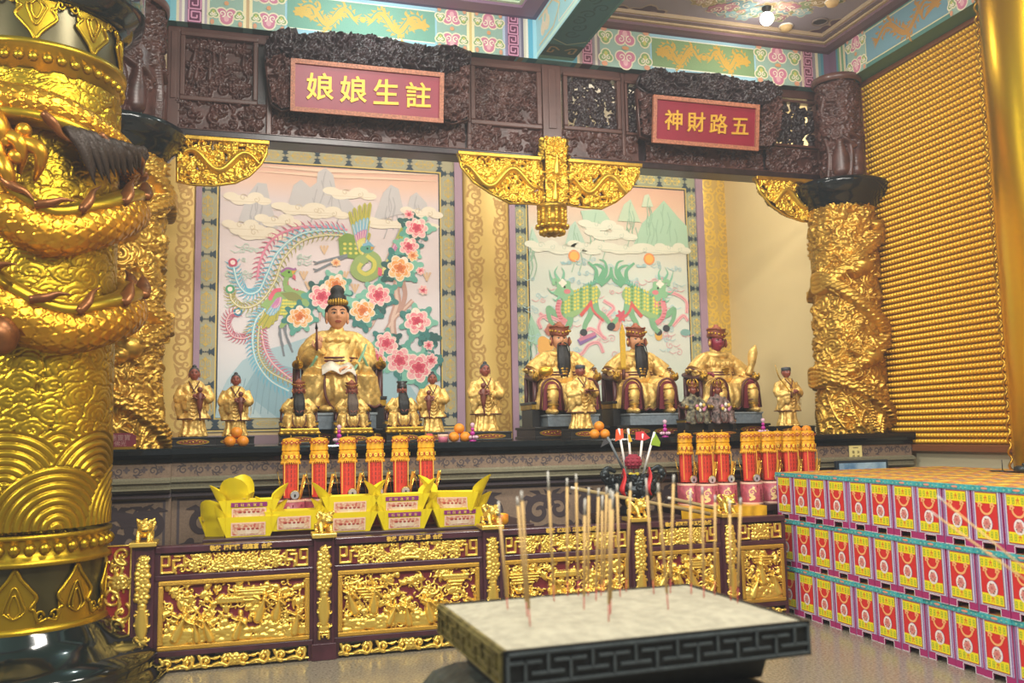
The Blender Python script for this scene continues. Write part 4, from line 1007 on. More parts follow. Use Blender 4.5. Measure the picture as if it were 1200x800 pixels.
llabel = ['small gold lion on the fence post beside the big round pillar', 'small gold lion on the fence post between two stacks of yellow paper boats', 'small gold lion on the fence post right of all the yellow paper boats', 'small gold lion on the fence post in front of the urn of flags', 'small gold lion on the fence post in front of the pink barrels']
lion0 = None
for i, x in enumerate(posts):
    t = thing('balustrade_post', plabel[i], 'fence post', (x, YF, 0), 'posts of the gilded balustrade')
    mb = MB(); h = ztop-.03
    mb.box((x-pw_/2, YF-.06, 0), (x+pw_/2, YF+.07, h), MAROON, .008); mb.box((x-pw_/2-.012, YF-.07, 0), (x+pw_/2+.012, YF+.08, .12), MAROON, .006)
    for sg in (-1, 1): mb.box((x+sg*pw_*.42-.008, YF-.068, .12), (x+sg*pw_*.42+.008, YF-.055, h-.02), MAROON)
    mb.build('shaft', t)
    mb = MB(); R = vase_strip(h-.19, .112, 90+i); R.place(mb, (x-.056, YF-.061, .14), EX, EZ, FRONT, .028, GFN, thr=.1, holes=True); mb.build('vase_carving', t)
    mb = MB(); mb.box((x-.088, YF-.1, h), (x+.088, YF+.1, h+.032), GFN, .006); mb.build('cap', t)
    if lion0 is None:
        lion0 = thing('lion_figure', llabel[0], 'lion statue', (x, YF, h+.03), 'lions on the balustrade'); o = lion_mesh().build('lion_body', lion0, world=False); remesh(o, .0045, 1)
        mb = MB()
        for sx in (-1, 1): mb.ball((sx*.018+.012, -.089, .117), .005, BLACKS, 8, 6)
        mb.tube([(-.008, -.106, .08), (.012, -.11, .078), (.032, -.106, .08)], .004, BLACKS, 6)
        mb.build('eyes_and_mouth', lion0, world=False)
    else: dup(lion0, (x, YF, h+.03), llabel[i], rz=[0, .25, .3, .45, .1][i])
plab = ['widest gold carved fence panel, beside the big round pillar', 'gold carved fence panel under the tallest stacks of yellow boats', 'gold carved fence panel behind most of the incense sticks', 'narrow gold carved fence panel in front of the urn of flags', 'gold carved fence panel next to the stacked paper boxes']
inscr = ['敬獻 楊祥權 胡嘉富 合獻', '敬獻 趙阿海 王德義 合獻', '敬獻 林如城 江玉華 合獻', '敬獻 何阿寶 李玉英 合獻', '']
ends = posts+[4.37+pw_/2]
for i in range(5):
    x0, x1 = ends[i]+pw_/2, ends[i+1]-pw_/2; w = x1-x0; cx = (x0+x1)/2
    t = thing('balustrade', plab[i], 'fence panel', (cx, YF, 0), 'panels of the gilded balustrade')
    mb = MB()
    for a, b, y in ((GU1+.01, RAILT, .05), (GM1+.0, GU0, .045), (GA1-.005, GM0, .045)): mb.box((x0, YF-y, a), (x1, YF+.05, b), MAROON, .006)
    for a, b in ((x0, x0+.035), (x1-.035, x1)): mb.box((a, YF-.04, .0), (b, YF+.045, RAILT-.03), MAROON)
    mb.box((x0, YF+.02, .1), (x1, YF+.045, RAILT-.03), MAROON); mb.build('rail_frame', t)
    # upper scroll band
    xa, xb = x0+.03, x1-.03; R = Relief(xb-xa, GU1-GU0-.006, .0042, 100+i); R.noise(.06)
    for sx in (0,):
        e = .05
        for q in (0, 1):
            X = lambda u: u if q == 0 else R.w-u
            for pth in ([(.01, .01), (.01, R.h-.01), (.06, R.h-.01), (.06, R.h*.45), (.03, R.h*.45)], [(.01, .012), (.09, .012), (.09, R.h*.7), (.13, R.h*.7)], [(.1, R.h-.012), (.16, R.h-.012), (.16, R.h*.4), (.12, R.h*.4)]):
                for (a, b), (c, d) in zip(pth[:-1], pth[1:]): R.path(np.linspace((X(a), b), (X(c), d), 14), .009, .8)
    Rh = R; n = int(R.w*38)
    for k in range(n): R.spiral(R.r.uniform(.14, R.w/2), R.r.uniform(0, R.h), R.r.uniform(.025, .045), R.r.choice((-1, 1)), R.r.uniform(0, 6), .008, R.r.uniform(.6, 1), 1.2); R.leaf(R.r.uniform(.14, R.w/2), R.r.uniform(0, R.h), R.r.uniform(0, 6), .05, .008, .9)
    R.mirror(); R.flower(R.w/2, R.h*.75, .035, 6, 1.1)
    for k in range(9): R.dome(R.w/2+(k-4)*.016, R.h*(.12+.06*math.cos((k-4)*.35)), .016, .9)
    mb = MB(); R.place(mb, (xa, YF-.022, GU0+.003), EX, EZ, FRONT, .024, GFN, REDB, .16); mb.build('scroll_band', t)
    # main scene
    mb = MB(); f = .035
    for a, b, c, d in ((x0+.025, GM0, x1-.025, GM0+f), (x0+.025, GM1-f, x1-.025, GM1), (x0+.025, GM0+f, x0+.025+f, GM1-f), (x1-.025-f, GM0+f, x1-.025, GM1-f)):
        mb.box((a, YF-.05, b), (c, YF-.01, d), mat('gilt_frame', '#c79b3c', .4, .7, bump=.6, bscale=140), .008)
    mb.build('scene_frame', t)
    xa, xb = x0+.025+f, x1-.025-f; za, zb2 = GM0+f, GM1-f; R = Relief(xb-xa, zb2-za, .0042, 120+i); R.noise(.06); W, Hh = R.w, R.h
    R.vines(int(W*120), .02, .045, .0085, .75, 3)
    for k in range(int(W*60)): R.dome(R.r.uniform(0, W), Hh*R.r.uniform(.0, .22), R.r.uniform(.015, .04), .7, ax=2)
    for k in range(int(W*70)): R.dome(R.r.uniform(0, W), Hh*R.r.uniform(.0, 1), R.r.uniform(.012, .026), R.r.uniform(.5, 1), 0, 1.5, R.r.uniform(0, 3))
    for k in range(int(W*2.2)+1):       # clouds, roofs and pine tufts
        x = R.r.uniform(.08, W-.1); z = Hh*R.r.uniform(.72, .92)
        if k % 2: [R.dome(x+u*.02, z-.012*v, .014, .9, ax=1.6) for u in range(-4, 5) for v in range(3)]
        else: [R.path(np.linspace((x-.1+.02*v, z-.022*v), (x+.1-.02*v, z-.022*v), 18), .011, .95) for v in range(4)]
    for k in range(int(W*22)): R.leaf(R.r.uniform(0, W), R.r.uniform(Hh*.3, Hh), R.r.uniform(0, 6.28), R.r.uniform(.05, .1), .012, 1.0)
    for k in range(int(W*6.5)+1):
        R.figure(W*(k+.5)/(int(W*6.5)+1)+R.r.uniform(-.03, .03), Hh*R.r.choice((.06, .1, .34)), Hh*R.r.uniform(.38, .5), 1.35, R.r.uniform(-.35, .35))
    mb = MB(); R.place(mb, (xa, YF-.018, za), EX, EZ, FRONT, .04, GFN, REDB, .2); mb.build('carved_scene', t)
    # apron
    R = Relief(w-.06, GA1-GA0-.01, .0045, 140+i); n = max(2, int(R.w/.12)); R.path(np.linspace((0, .012), (R.w, .012), 150), .008, .6)
    for k in range(n):
        x = R.w*(k+.5)/n; hd = 1 if k % 2 else -1
        R.spiral(x, R.h*.52, R.h*.42, hd, -PI/2, .013, .9, 1.3); R.leaf(x+hd*.04, R.h*.5, 1.5, .06, .012, .8); R.leaf(x-hd*.03, R.h*.7, .3*hd, .07, .01, .8); R.path(cr([(x-.08, .02), (x-.04, .03), (x, .016)], 8), .009, .8)
    for x in (R.w*.5,): R.flower(x, R.h*.55, R.h*.42, 8, 1.1)
    mb = MB(); R.place(mb, (x0+.03, YF-.03, GA0), EX, EZ, FRONT, .03, GFN, None, .1, True); mb.build('apron', t)
    if inscr[i]:
        mb = MB(); sz = .038; L = len(inscr[i])*sz*.72; zt2 = (GU1+RAILT)/2-.012
        xx = cx-L/2
        for ch in inscr[i]:
            if ch == ' ': xx += sz*.45; continue
            text_mesh(mb, ch, sz, mat('inscription_gold', '#e0b64a', .5, .1), (xx, YF-.0505, zt2), EX, EZ, FRONT, .003, bold=.0012); xx += sz*.98
        mb.build('inscription', t, label='line of small gold characters')
# end panel that fits round the pillar foot
t = thing('balustrade_wing', 'narrow gold framed scroll panel with curved foot between big pillar and fence post', 'fence panel', (fX(140), YF, .2))
x0, x1 = fX(123), posts[0]-pw_/2; z1 = fz(138, 639); zcut = fz(125, 723); z0 = fz(153, 746)
poly = [(x0, zcut), (x0+.035, zcut), (x0+.04, zcut-.035), (x0+.06, zcut-.09), (x0+.1, zcut-.14), (x1, z0), (x1, z1), (x0, z1)]
P = np.array(poly); lo = P.min(0); R = Relief(x1-lo[0], z1-lo[1], .0042, 161); R.noise(.05)
for k in range(6): R.spiral(R.w*(.35+.3*(k % 2)), R.h*(.12+.155*k), .06, (-1)**k, k, .012, 1, 1.3); R.leaf(R.w*.5, R.h*(.15+.15*k), k, .08, .012, .9)
R.flower(R.w*.5, R.h*.6, .05, 8, 1.2); R.vines(8, .03, .05, .009, .8, 1)
mb = MB(); R.place(mb, (lo[0], YF-.02, lo[1]), EX, EZ, FRONT, .025, GFN, RED, .14, mask=R.polymask(P-lo)); mb.prism(poly, RED, (0, YF-.015, 0), EX, EZ, EY, .03); mb.build('scroll_carving', t)
mb = MB(); q = np.vstack([P, P[:1]]); mb.tube([(a, YF-.02, b) for a, b in q], .016, GFN, 6, sq=1); mb.build('rim', t)
# ------------------------------------------------------------------ painted murals on the back wall
YM = YB-.035
def frameband(t, A, ox0, oz0, ox1, oz1, ix0, iz0, ix1, iz1, nv, nh, base='#b9b08a', motif='#d0b45c', light='#a9b7a6'):
    """grey-green border of key-pattern tiles between two gold and black lines"""
    A.rect(ox0, oz0, ix0, oz1, base, 1); A.rect(ix1, oz0, ox1, oz1, base, 1); A.rect(ix0, oz0, ix1, iz0, base, 1); A.rect(ix0, iz1, ix1, oz1, base, 1)
    for (a, b, c, d) in ((ox0, oz0, ox1, oz1), (ix0, iz0, ix1, iz1)):
        A.frame(a-.015, b-.015, c+.015, d+.015, .018, '#d9bd62', 2); A.frame(a, b, c, d, .018, '#2f3a44', 3)
    def tile(x0, z0, x1, z1, vert):
        w, h = x1-x0, z1-z0; cx, cz = (x0+x1)/2, (z0+z1)/2
        L = h if vert else w; S = w if vert else h
        def f(a, b): return (cx+a*S, cz+b*L) if vert else (cx+b*L, cz+a*S)
        for sb in (-1, 1):
            for sa in (-1, 1):
                A.line([f(sa*.08, sb*.08), f(sa*.3, sb*.08), f(sa*.3, sb*.3), f(sa*.14, sb*.3), f(sa*.14, sb*.2)], S*.05, motif, 3)
                A.line([f(sa*.08, sb*.42), f(sa*.34, sb*.42), f(sa*.34, sb*.14)], S*.045, light, 2)
            q = f(0, sb*.36); A.lobes(q[0], q[1], S*.13, 4, motif, 4, .25)
        A.line([f(0, -.3), f(0, .3)], S*.05, motif, 3); A.lobes(cx, cz, S*.1, 4, motif, 5, .25)
    def div(x0, z0, x1, z1, vert):    # dark corner brackets and a dashed line
        c = '#2f4250'
        n = np.array([x1-x0, z1-z0]); Lh = np.hypot(*n); u = n/Lh; v = np.array([-u[1], u[0]])
        for p, s in (((x0, z0), 1), ((x1, z1), -1)):
            p = np.array(p); A.poly([p+v*.055, p+u*.045*s+v*.02, p+u*.06*s+v*.045, p+u*.075*s, p+u*.06*s-v*.045, p+u*.045*s-v*.02, p-v*.055], c, 5)
        for k in range(5):
            a = np.array((x0, z0))+n*(.27+.1*k); A.stroke([a, a+n*.06], .02, c, 5)
    for X0, X1 in ((ox0, ix0), (ix1, ox1)):
        zs = np.linspace(iz0, iz1, nv+1)
        for i in range(nv): tile(X0+.03, zs[i]+.05, X1-.03, zs[i+1]-.05, True); div(X0+.02, zs[i+1], X1-.02, zs[i+1], True)
        div(X0+.02, iz0, X1-.02, iz0, True)
    for Z0, Z1 in ((oz0, iz0), (iz1, oz1)):
        xs = np.linspace(ix0, ix1, nh+1)
        for i in range(nh): tile(xs[i]+.05, Z0+.03, xs[i+1]-.05, Z1-.03, False); div(xs[i+1], Z0+.02, xs[i+1], Z1-.02, False)
        div(ix0, Z0+.02, ix0, Z1-.02, False)
def zl(pts): return float(np.mean([at(x, y, YM)[2] for x, y in pts]))
def xl_(pts): return float(np.mean([at(x, y, YM)[0] for x, y in pts]))
def mural(label, o, i_, nv, nh, grad, base, motif, light):
    ox0, ox1, oz0, oz1 = o; ix0, ix1, iz0, iz1 = i_
    t = thing('mural', label, 'mural', ((ox0+ox1)/2, YM, oz0))
    m = bpy.data.materials.new('mural_ground'); m.use_nodes = True; nt = m.node_tree; b = nt.nodes['Principled BSDF']; b.inputs['Roughness'].default_value = .7
    tc = nt.nodes.new('ShaderNodeTexCoord'); sx = nt.nodes.new('ShaderNodeSeparateXYZ'); r = nt.nodes.new('ShaderNodeValToRGB'); mp = nt.nodes.new('ShaderNodeMapRange')
    mp.inputs[1].default_value = iz0-oz0; mp.inputs[2].default_value = iz1-oz0
    nt.links.new(tc.outputs['Object'], sx.inputs[0]); nt.links.new(sx.outputs['Z'], mp.inputs[0]); nt.links.new(mp.outputs[0], r.inputs[0]); nt.links.new(r.outputs[0], b.inputs['Base Color'])
    e = r.color_ramp.elements; e[0].position = grad[0][0]; e[0].color = (*hexc(grad[0][1]), 1); e[1].position = grad[-1][0]; e[1].color = (*hexc(grad[-1][1]), 1)
    for p, c in grad[1:-1]: q = e.new(p); q.color = (*hexc(c), 1)
    mb = MB(); mb.box((ox0-.02, YM, oz0-.02), (ox1+.02, YB, oz1+.02), m); ob = mb.build('picture_board', t)
    ob.location = (0, 0, 0)
    A = Art(planefn((0, YM, 0), EX, EZ, FRONT)); frameband(t, A, ox0, oz0, ox1, oz1, ix0, iz0, ix1, iz1, nv, nh, base, motif, light); A.build('patterned_border', t)
    return t
def S(fn, *pts, n=8): return cr([fn(*p) for p in pts], n)
def feather_tail(A, path, w, spine, barb, l, blen=.07, step=2, eye=None):
    p = np.asarray(path); T = np.gradient(p, axis=0); T /= np.linalg.norm(T, axis=1)[:, None]+1e-9; N = np.stack([-T[:, 1], T[:, 0]], 1); k = len(p); w = w*.55; blen = blen*1.3; step = 2
    A.stroke(p, w, spine, l+1); A.stroke(p, w*.3, '#ece4d8', l+2)
    for i in range(1, k-1, step):
        for s in (1, -1):
            A.stroke([p[i], p[i]+N[i]*s*blen*.6-T[i]*blen*.3*-1, p[i]+N[i]*s*blen+T[i]*blen*.7], [w*.6, w*.5, .004], barb, l)
    if eye: A.ell(*p[-1], .055, .055, eye, l+2); A.ell(*p[-1], .03, .03, '#f0dcd8', l+3)
def wing(A, root, tips, cols, l):
    root = np.array(root)
    for j, (c, q) in enumerate(cols):
        for i, tp in enumerate(tips):
            tp = root+(np.array(tp)-root)*q; d = tp-root; n = np.array([-d[1], d[0]]); n /= np.linalg.norm(n); w = .03*q+.012
            b = root+d*.25
            A.poly([b-n*w*.7, b+n*w*.7, tp+n*w*.6, tp+d*.05, tp-n*w*.6], c, l+j)
            A.stroke([b, tp], .006, '#5a7a58' if j == 0 else '#f0e4c8', l+j)
def peony(A, x, y, r, cols, l, leaves=True, seed=0):
    rr = random.Random(seed)
    if leaves:
        for i in range(7):
            a = i*.9+seed; q = r*rr.uniform(1.0, 1.5); cx, cy = x+q*math.cos(a), y+q*math.sin(a)*.9
            A.lobes(cx, cy, r*.5, 3, rr.choice(['#3f7f7c', '#5fa396', '#33615f', '#7dbba8']), l+i % 3, .35, a); A.stroke([(x, y), (cx, cy)], r*.06, '#8fc4b0', l+3)
    for ring, n, rad, pr, c in ((0, 7, .72, .42, cols[0]), (1, 6, .5, .36, cols[1]), (2, 5, .28, .28, cols[2])):
        for i in range(n):
            a = 2*PI*i/n+ring*.4+seed; q = pr*(1+.15*math.sin(i*2.3+seed)); A.ell(x+r*rad*math.cos(a), y+r*rad*math.sin(a)*.92, r*q*1.15, r*q*.92, '#f3e2d4', l+4+ring*2, 14, a); A.ell(x+r*rad*.95*math.cos(a), y+r*rad*.95*math.sin(a)*.92, r*q*1.02, r*q*.8, c, l+5+ring*2, 14, a); A.stroke([(x+r*rad*.5*math.cos(a), y+r*rad*.5*math.sin(a)), (x+r*(rad+q*.8)*math.cos(a), y+r*(rad+q*.8)*math.sin(a)*.92)], [r*.07, .004], cols[min(3, ring+1)], l+6+ring*2)
    A.lobes(x, y, r*.26, 6, cols[3], l+11, .2, seed)
PK = ['#f0b4b8', '#e88c98', '#d9596f', '#c23a56']; OR = ['#f0c48c', '#eaa862', '#e28a4a', '#cc6a36']
def mountain(A, pts, c, l, ridge):
    A.poly(pts, c, l); p = np.array(pts); top = p[p[:, 1].argmax()]; base = p[:, 1].min()
    for i in range(7):
        x = top[0]+(i-3)*(p[:, 0].max()-p[:, 0].min())*.06; z0 = top[1]-abs(i-3)*.12-.05; A.stroke(cr([(x, z0), (x+.03*(-1)**i, z0-.15), (x-.02, z0-.32)], 5), [.012]*11, ridge, l+1)
def mcloud(A, x, y, w, c, l, line='#c9b9a0'):
    for i in range(5):
        q = (i-2)/2; A.ell(x+q*w*.4, y+.03*math.cos(i*2.1), w*(.22-.04*abs(q)), .05+.015*(i % 2), c, l)
    A.spiral(x-w*.1, y+.02, .05, .008, line, l+1, 1, 0, 1.2, False); A.spiral(x+w*.22, y, .04, .008, line, l+1, -1, 1, 1.2, False)
    A.stroke([(x-w*.55, y-.03), (x+w*.55, y-.035)], [.004]+[.004], line, l+1)
def curls(A, n, box, c, l, r=.05, seed=1):
    rr = random.Random(seed)
    for i in range(n):
        x, y = rr.uniform(box[0], box[1]), rr.uniform(box[2], box[3]); h = rr.choice((-1, 1))
        A.spiral(x, y, r*rr.uniform(.6, 1.2), .01, c, l, h, rr.uniform(0, 6), 1.3, False); A.stroke(cr([(x+r*h, y), (x+2*r*h, y-.02), (x+3.2*r*h, y+.01)], 5), .009, c, l)
# ---- left mural: two phoenixes among peonies
ox = (xl_([(236, 200), (222, 505)])-.0, xl_([(532, 190), (541, 498)]), zl([(225, 505), (541, 499)]), zl([(315, 172), (531, 186)]))
ix = (xl_([(256, 200), (253, 480)]), xl_([(514, 203), (519, 485)]), zl([(253, 489), (519, 487)]), zl([(320, 190.5), (512, 203)]))
M1 = mural('large mural of two phoenixes flying over pink and orange peonies', ox, ix, 8, 7, ((0, '#bcd0d6'), (.25, '#d9d6da'), (.6, '#dccfd2'), (.85, '#d8ccd0'), (.93, '#e2bfae'), (1, '#dcae9c')), '#a9a488', '#c9ad5a', '#9fb0a4')
def m1(X, Y): p = at(200+X/3.3333, 160+Y/3.3333, YM); return (p[0], p[2])
def m4(X, Y): p = at(190+X/4.4444, 350+Y/4.4444, YM); return (p[0], p[2])
def m6(X, Y): p = at(430+X/6.6667, 400+Y/6.6667, YM); return (p[0], p[2])
A = Art(planefn((0, YM-.008, 0), EX, EZ, FRONT), .00026)
for a, b, c in ((115, 150, '#e7cdb8'), (135, 175, '#e9c9b4')): A.stroke([m1(330, a), m1(600, a+18), m1(1040, b)], [.01, .05, .01], c, 1)
for pts in ([(265, 330), (300, 230), (340, 180), (375, 185), (390, 260), (420, 360)], [(455, 280), (480, 190), (510, 168), (545, 200), (570, 180), (575, 140), (605, 122), (635, 150), (645, 210), (690, 240), (735, 300)], [(790, 330), (830, 220), (860, 188), (890, 205), (912, 300)], [(920, 300), (935, 235), (960, 218), (1000, 260), (1010, 330)]):
    mountain(A, [m1(*p) for p in pts], '#c3c0c4', 1, '#adabb1')
for X, Y, w in ((300, 245, .5), (520, 285, .7), (700, 225, .6), (600, 300, .55), (880, 340, 1.0), (285, 352, .45), (345, 382, .6), (980, 300, .5), (420, 330, .5)): mcloud(A, *m1(X, Y), w, '#e6dccb', 4)
b0 = m1(200, 760); b1 = m1(480, 400); curls(A, 34, (ix[0]+.1, m1(520, 0)[0], m1(0, 700)[1], m1(0, 400)[1]), '#b7cdc2', 6, .045, 4)
# blue-grey rocks
for pts, c in (([(275, 620), (290, 520), (340, 420), (420, 320), (520, 270), (640, 240), (760, 200), (880, 230), (960, 330), (1000, 620)], '#a9c3cd'), ([(420, 480), (480, 380), (600, 340), (720, 370), (760, 480), (740, 620), (600, 620)], '#8fb2c0'), ([(300, 620), (330, 520), (400, 460), (470, 560), (520, 620)], '#b9ced4')): A.poly([m4(*p) for p in pts], c, 6)
A.poly([m6(*p) for p in ((85, 360), (80, 200), (150, 140), (220, 190), (260, 300), (340, 350), (430, 480), (430, 560), (85, 560))], '#9dbec8', 7)
for i in range(12): A.stroke(cr([m4(360+i*38, 600), m4(380+i*36, 520-20*(i % 3)), m4(400+i*34, 440-25*(i % 2))], 6), [.012]*13, '#86a6b4', 8)
# flying phoenix
feather_tail(A, S(m1, (690, 365), (600, 352), (490, 358), (400, 400), (352, 480), (338, 560), n=9), .05, '#d98aa2', '#c96a88', 9, .06)
feather_tail(A, S(m1, (690, 375), (600, 366), (500, 385), (420, 450), (375, 540), (345, 600), (300, 612), (262, 570), (243, 492), n=9), .055, '#86c7da', '#6fb4cc', 12, .07, eye='#c2506e')
feather_tail(A, S(m1, (695, 388), (600, 385), (510, 410), (440, 480), (405, 570), (350, 645), (285, 668), (240, 640), (232, 596), n=9), .045, '#bdb46a', '#a49c50', 15, .06, eye='#4f9a72')
A.poly(S(m1, (655, 400), (690, 378), (740, 400), (775, 430), (800, 470), (760, 485), (700, 475), (660, 470), n=5), '#7d9c4e', 18)
for i in range(14): A.ell(*m1(680+(i % 5)*22, 420+(i//5)*18), .022, .018, '#d8cf62', 19)
wing(A, m1(745, 470), [m1(700, 300), m1(718, 285), m1(738, 275), m1(758, 268), m1(778, 266), m1(772, 330), m1(775, 380)], (('#b7b04e', 1), ('#7fb3cf', .72), ('#c77fae', .5), ('#d3cc5a', .35)), 20)
wing(A, m1(820, 540), [m1(905, 360), m1(912, 372), m1(895, 395), m1(875, 420), m1(885, 455), m1(875, 500)], (('#a8b054', 1), ('#c77fae', .75), ('#7fb3cf', .52), ('#d3cc5a', .35)), 20)
A.stroke(S(m1, (760, 455), (800, 480), (800, 525), (760, 548), (722, 525), (738, 488), (768, 478)), [.16, .15, .14]+[.14]*42+[.1]*4, '#96ad6c', 25)
A.stroke(S(m1, (765, 465), (795, 490), (790, 522), (760, 538), (735, 518), (745, 495)), .05, '#cfc95e', 26)
for i in range(16):
    a = i*.36; A.poly([m1(762+62*math.cos(a), 508+48*math.sin(a)), m1(762+50*math.cos(a-.1), 508+38*math.sin(a-.1)), m1(762+50*math.cos(a+.1), 508+38*math.sin(a+.1))], '#c96a7c', 24)
A.ell(*m1(765, 440), .085, .055, '#5fa08c', 27); A.poly([m1(780, 432), m1(800, 428), m1(782, 446)], '#d9a040', 28); A.stroke([m1(750, 425), m1(775, 418), m1(795, 432)], [.03, .05, .01], '#7fb3cf', 28); A.ell(*m1(768, 438), .014, .014, '#22262a', 29); A.poly(S(m1, (810, 510), (825, 520), (822, 545), (808, 540), n=4), '#d9647c', 28)
for dy in (0, 22): A.line([m1(690, 462+dy*.3), m1(640, 475+dy*.6), m1(575, 492+dy*1.3)], .028, '#7c838c', 19); A.line([m1(575, 492+dy*1.3), m1(556, 488+dy*1.3)], .014, '#7c838c', 19); A.line([m1(578, 494+dy*1.3), m1(560, 500+dy*1.3)], .014, '#7c838c', 19)
# standing phoenix
feather_tail(A, S(m4, (560, 60), (520, 120), (522, 200), (538, 270), (580, 340), (650, 400), (700, 430), n=9), .05, '#d98aa2', '#c96a88', 12, .055)
feather_tail(A, S(m4, (540, 50), (490, 110), (472, 200), (480, 290), (510, 360), (570, 430), (660, 480), n=9), .06, '#86c7da', '#6fb4cc', 14, .07)
feather_tail(A, S(m4, (530, 60), (505, 150), (500, 260), (520, 330), (570, 385), (680, 440), n=9), .04, '#bdb46a', '#a49c50', 16, .05)
feather_tail(A, S(m4, (480, 185), (430, 205), (370, 195), (335, 140), (350, 85), (395, 68), n=8), .04, '#d2788f', '#c06079', 12, .055, eye='#3d7f9e')
feather_tail(A, S(m4, (520, 90), (470, 140), (440, 190), n=8), .03, '#bdb46a', '#a49c50', 11, .05)
A.poly(S(m1, (350, 660), (390, 620), (430, 605), (480, 615), (520, 640), (525, 670), (480, 700), (440, 745), (425, 740), (440, 700), (400, 690), n=5), '#8fb070', 18)
for i in range(40): A.ell(*m1(430+(i % 8)*11, 640+(i//8)*13), .02, .016, '#d8cf62', 19)
A.stroke(S(m1, (455, 545), (448, 580), (475, 610), (520, 625), (530, 655), (500, 690)), [.06]*10+[.09]*10+[.12]*10+[.14]*11, '#8fb070', 19)
for i in range(18):
    q = S(m1, (448, 560), (455, 590), (500, 605), (540, 640), (525, 690))[2*i % 32]; A.ell(q[0]+.02, q[1], .018, .018, '#c96a7c', 18)
A.poly(S(m1, (430, 612), (480, 608), (512, 630), (505, 645), (460, 640), n=5), '#8a8f56', 21);
wing(A, m1(430, 620), [m1(345, 735), m1(362, 745), m1(380, 742), m1(395, 730), m1(410, 715), m1(420, 690)], (('#b7b04e', 1), ('#7fb3cf', .62), ('#c77fae', .4)), 21)
A.stroke(S(m1, (385, 640), (405, 605), (432, 598)), [.01]+[.05]*15+[.02], '#d9647c', 24)
A.ell(*m1(458, 532), .09, .06, '#7fae56', 22); A.poly([m1(472, 525), m1(494, 520), m1(476, 540)], '#d9a040', 23); A.stroke(S(m1, (430, 530), (455, 515), (480, 520), (490, 515)), .03, '#a06a9c', 23); A.ell(*m1(462, 530), .014, .014, '#22262a', 24)
for i in range(3): A.stroke([m1(478, 540+4*i), m1(488, 548+6*i)], [.03, .01], '#d9647c', 23)
for dx in (0, 22): A.line([m1(428+dx, 735), m1(424+dx*1.1, 770), m1(440+dx*1.4, 820)], .022, '#7c838c', 17); A.line([m4(610, 140), m4(622, 230), m4(635, 300)], .026, '#7c838c', 17); A.line([m4(635, 150), m4(655, 220), m4(680, 280)], .026, '#7c838c', 17)
# tree trunk, branches and peonies
for pts, w in (([(890, 545), (880, 600), (885, 650), (865, 720), (870, 790)], .1), ([(905, 560), (915, 620), (895, 690)], .06), ([(945, 640), (915, 670), (880, 700), (840, 760)], .06), ([(800, 660), (795, 720), (770, 760)], .03), ([(590, 650), (580, 720)], .03)): A.stroke(S(m1, *pts), w, '#bb9488', 9); A.stroke(S(m1, *pts), w*.4, '#d8bcae', 10)
rl = random.Random(5)
for i in range(22):
    x, y = rl.choice([(930, 470), (900, 600), (830, 640), (960, 740), (720, 700), (620, 620), (560, 690), (900, 740)]); X, Y = x+rl.uniform(-75, 75), y+rl.uniform(-50, 60); A.lobes(*m1(X, Y), .075, 3, rl.choice(['#3f7f7c', '#5fa396', '#33615f', '#86bfae']), 11, .4, rl.uniform(0, 6))
for k, (X, Y, r, c) in enumerate(((960, 358, .13, PK), (930, 430, .11, PK), (895, 515, .15, OR), (645, 578, .12, OR), (590, 625, .145, PK), (810, 620, .14, PK), (750, 680, .14, OR), (505, 705, .13, OR), (962, 722, .15, PK), (945, 465, .07, OR), (985, 600, .06, PK), (930, 305, .06, PK), (975, 525, .05, PK), (645, 493, .05, OR))): peony(A, *m1(X, Y), r, c, 26, r > .08, k)
for k, (X, Y, r, c) in enumerate(((255, 150, .15, PK), (405, 205, .17, PK), (500, 148, .08, PK), (150, 15, .13, PK), (60, 130, .12, PK), (480, 30, .06, PK))): peony(A, *m6(X, Y), r, c, 30, True, k+20)
for X, Y in ((600, 440), (520, 540), (540, 580), (720, 590), (1000, 545), (680, 540)): [A.stroke([m1(X, Y+20), m1(X+d*14, Y-14)], [.012, .03], '#d9b896', 9) for d in (-1, 0, 1)]
A.build('phoenix_painting', M1)
# ---- right mural: two green scaly beasts, clouds, suns and pale mountains
ox = (xl_([(600, 240), (606, 498)]), xl_([(818, 205), (826, 450)]), zl([(606, 501), (700, 499)]), zl([(750, 199), (815, 207)]))
ix = (xl_([(618, 250), (622, 490)]), xl_([(803, 225), (812, 470)]), zl([(622, 489), (700, 488)]), zl([(750, 218), (803, 223)]))
M2 = mural('large mural of two green scaly beasts leaping under orange suns', ox, ix, 9, 6, ((0, '#c3d6c8'), (.3, '#d7dcd2'), (.6, '#cfd8ce'), (.8, '#d9cfbf'), (.92, '#dcb9a2'), (1, '#d8ad98')), '#9aa084', '#e0c766', '#b9c4ae')
def m2(X, Y): p = at(500+X/3.3333, 160+Y/3.3333, YM); return (p[0], p[2])
def m7(X, Y): p = at(600+X/5.3333, 370+Y/5.3333, YM); return (p[0], p[2])
A = Art(planefn((0, YM-.008, 0), EX, EZ, FRONT), .00026)
for pts, c in (([(805, 430), (840, 340), (880, 300), (925, 250), (960, 290), (985, 320), (1015, 350), (1022, 440)], '#a9cbb4'), ([(745, 330), (770, 265), (795, 245), (815, 290), (835, 335)], '#bcd0b8'), ([(838, 275), (850, 230), (866, 225), (885, 275)], '#c6d3bc'), ([(600, 290), (660, 285), (690, 290), (740, 360), (620, 360)], '#b3d0ba'), ([(540, 420), (560, 350), (580, 330), (620, 420)], '#b3cfc0'), ([(398, 420), (410, 350), (440, 420)], '#b9d4c4'), ([(398, 800), (405, 690), (440, 760), (470, 830)], '#a6cdb4')): mountain(A, [m2(*p) for p in pts], c, 1, '#93b9a2')
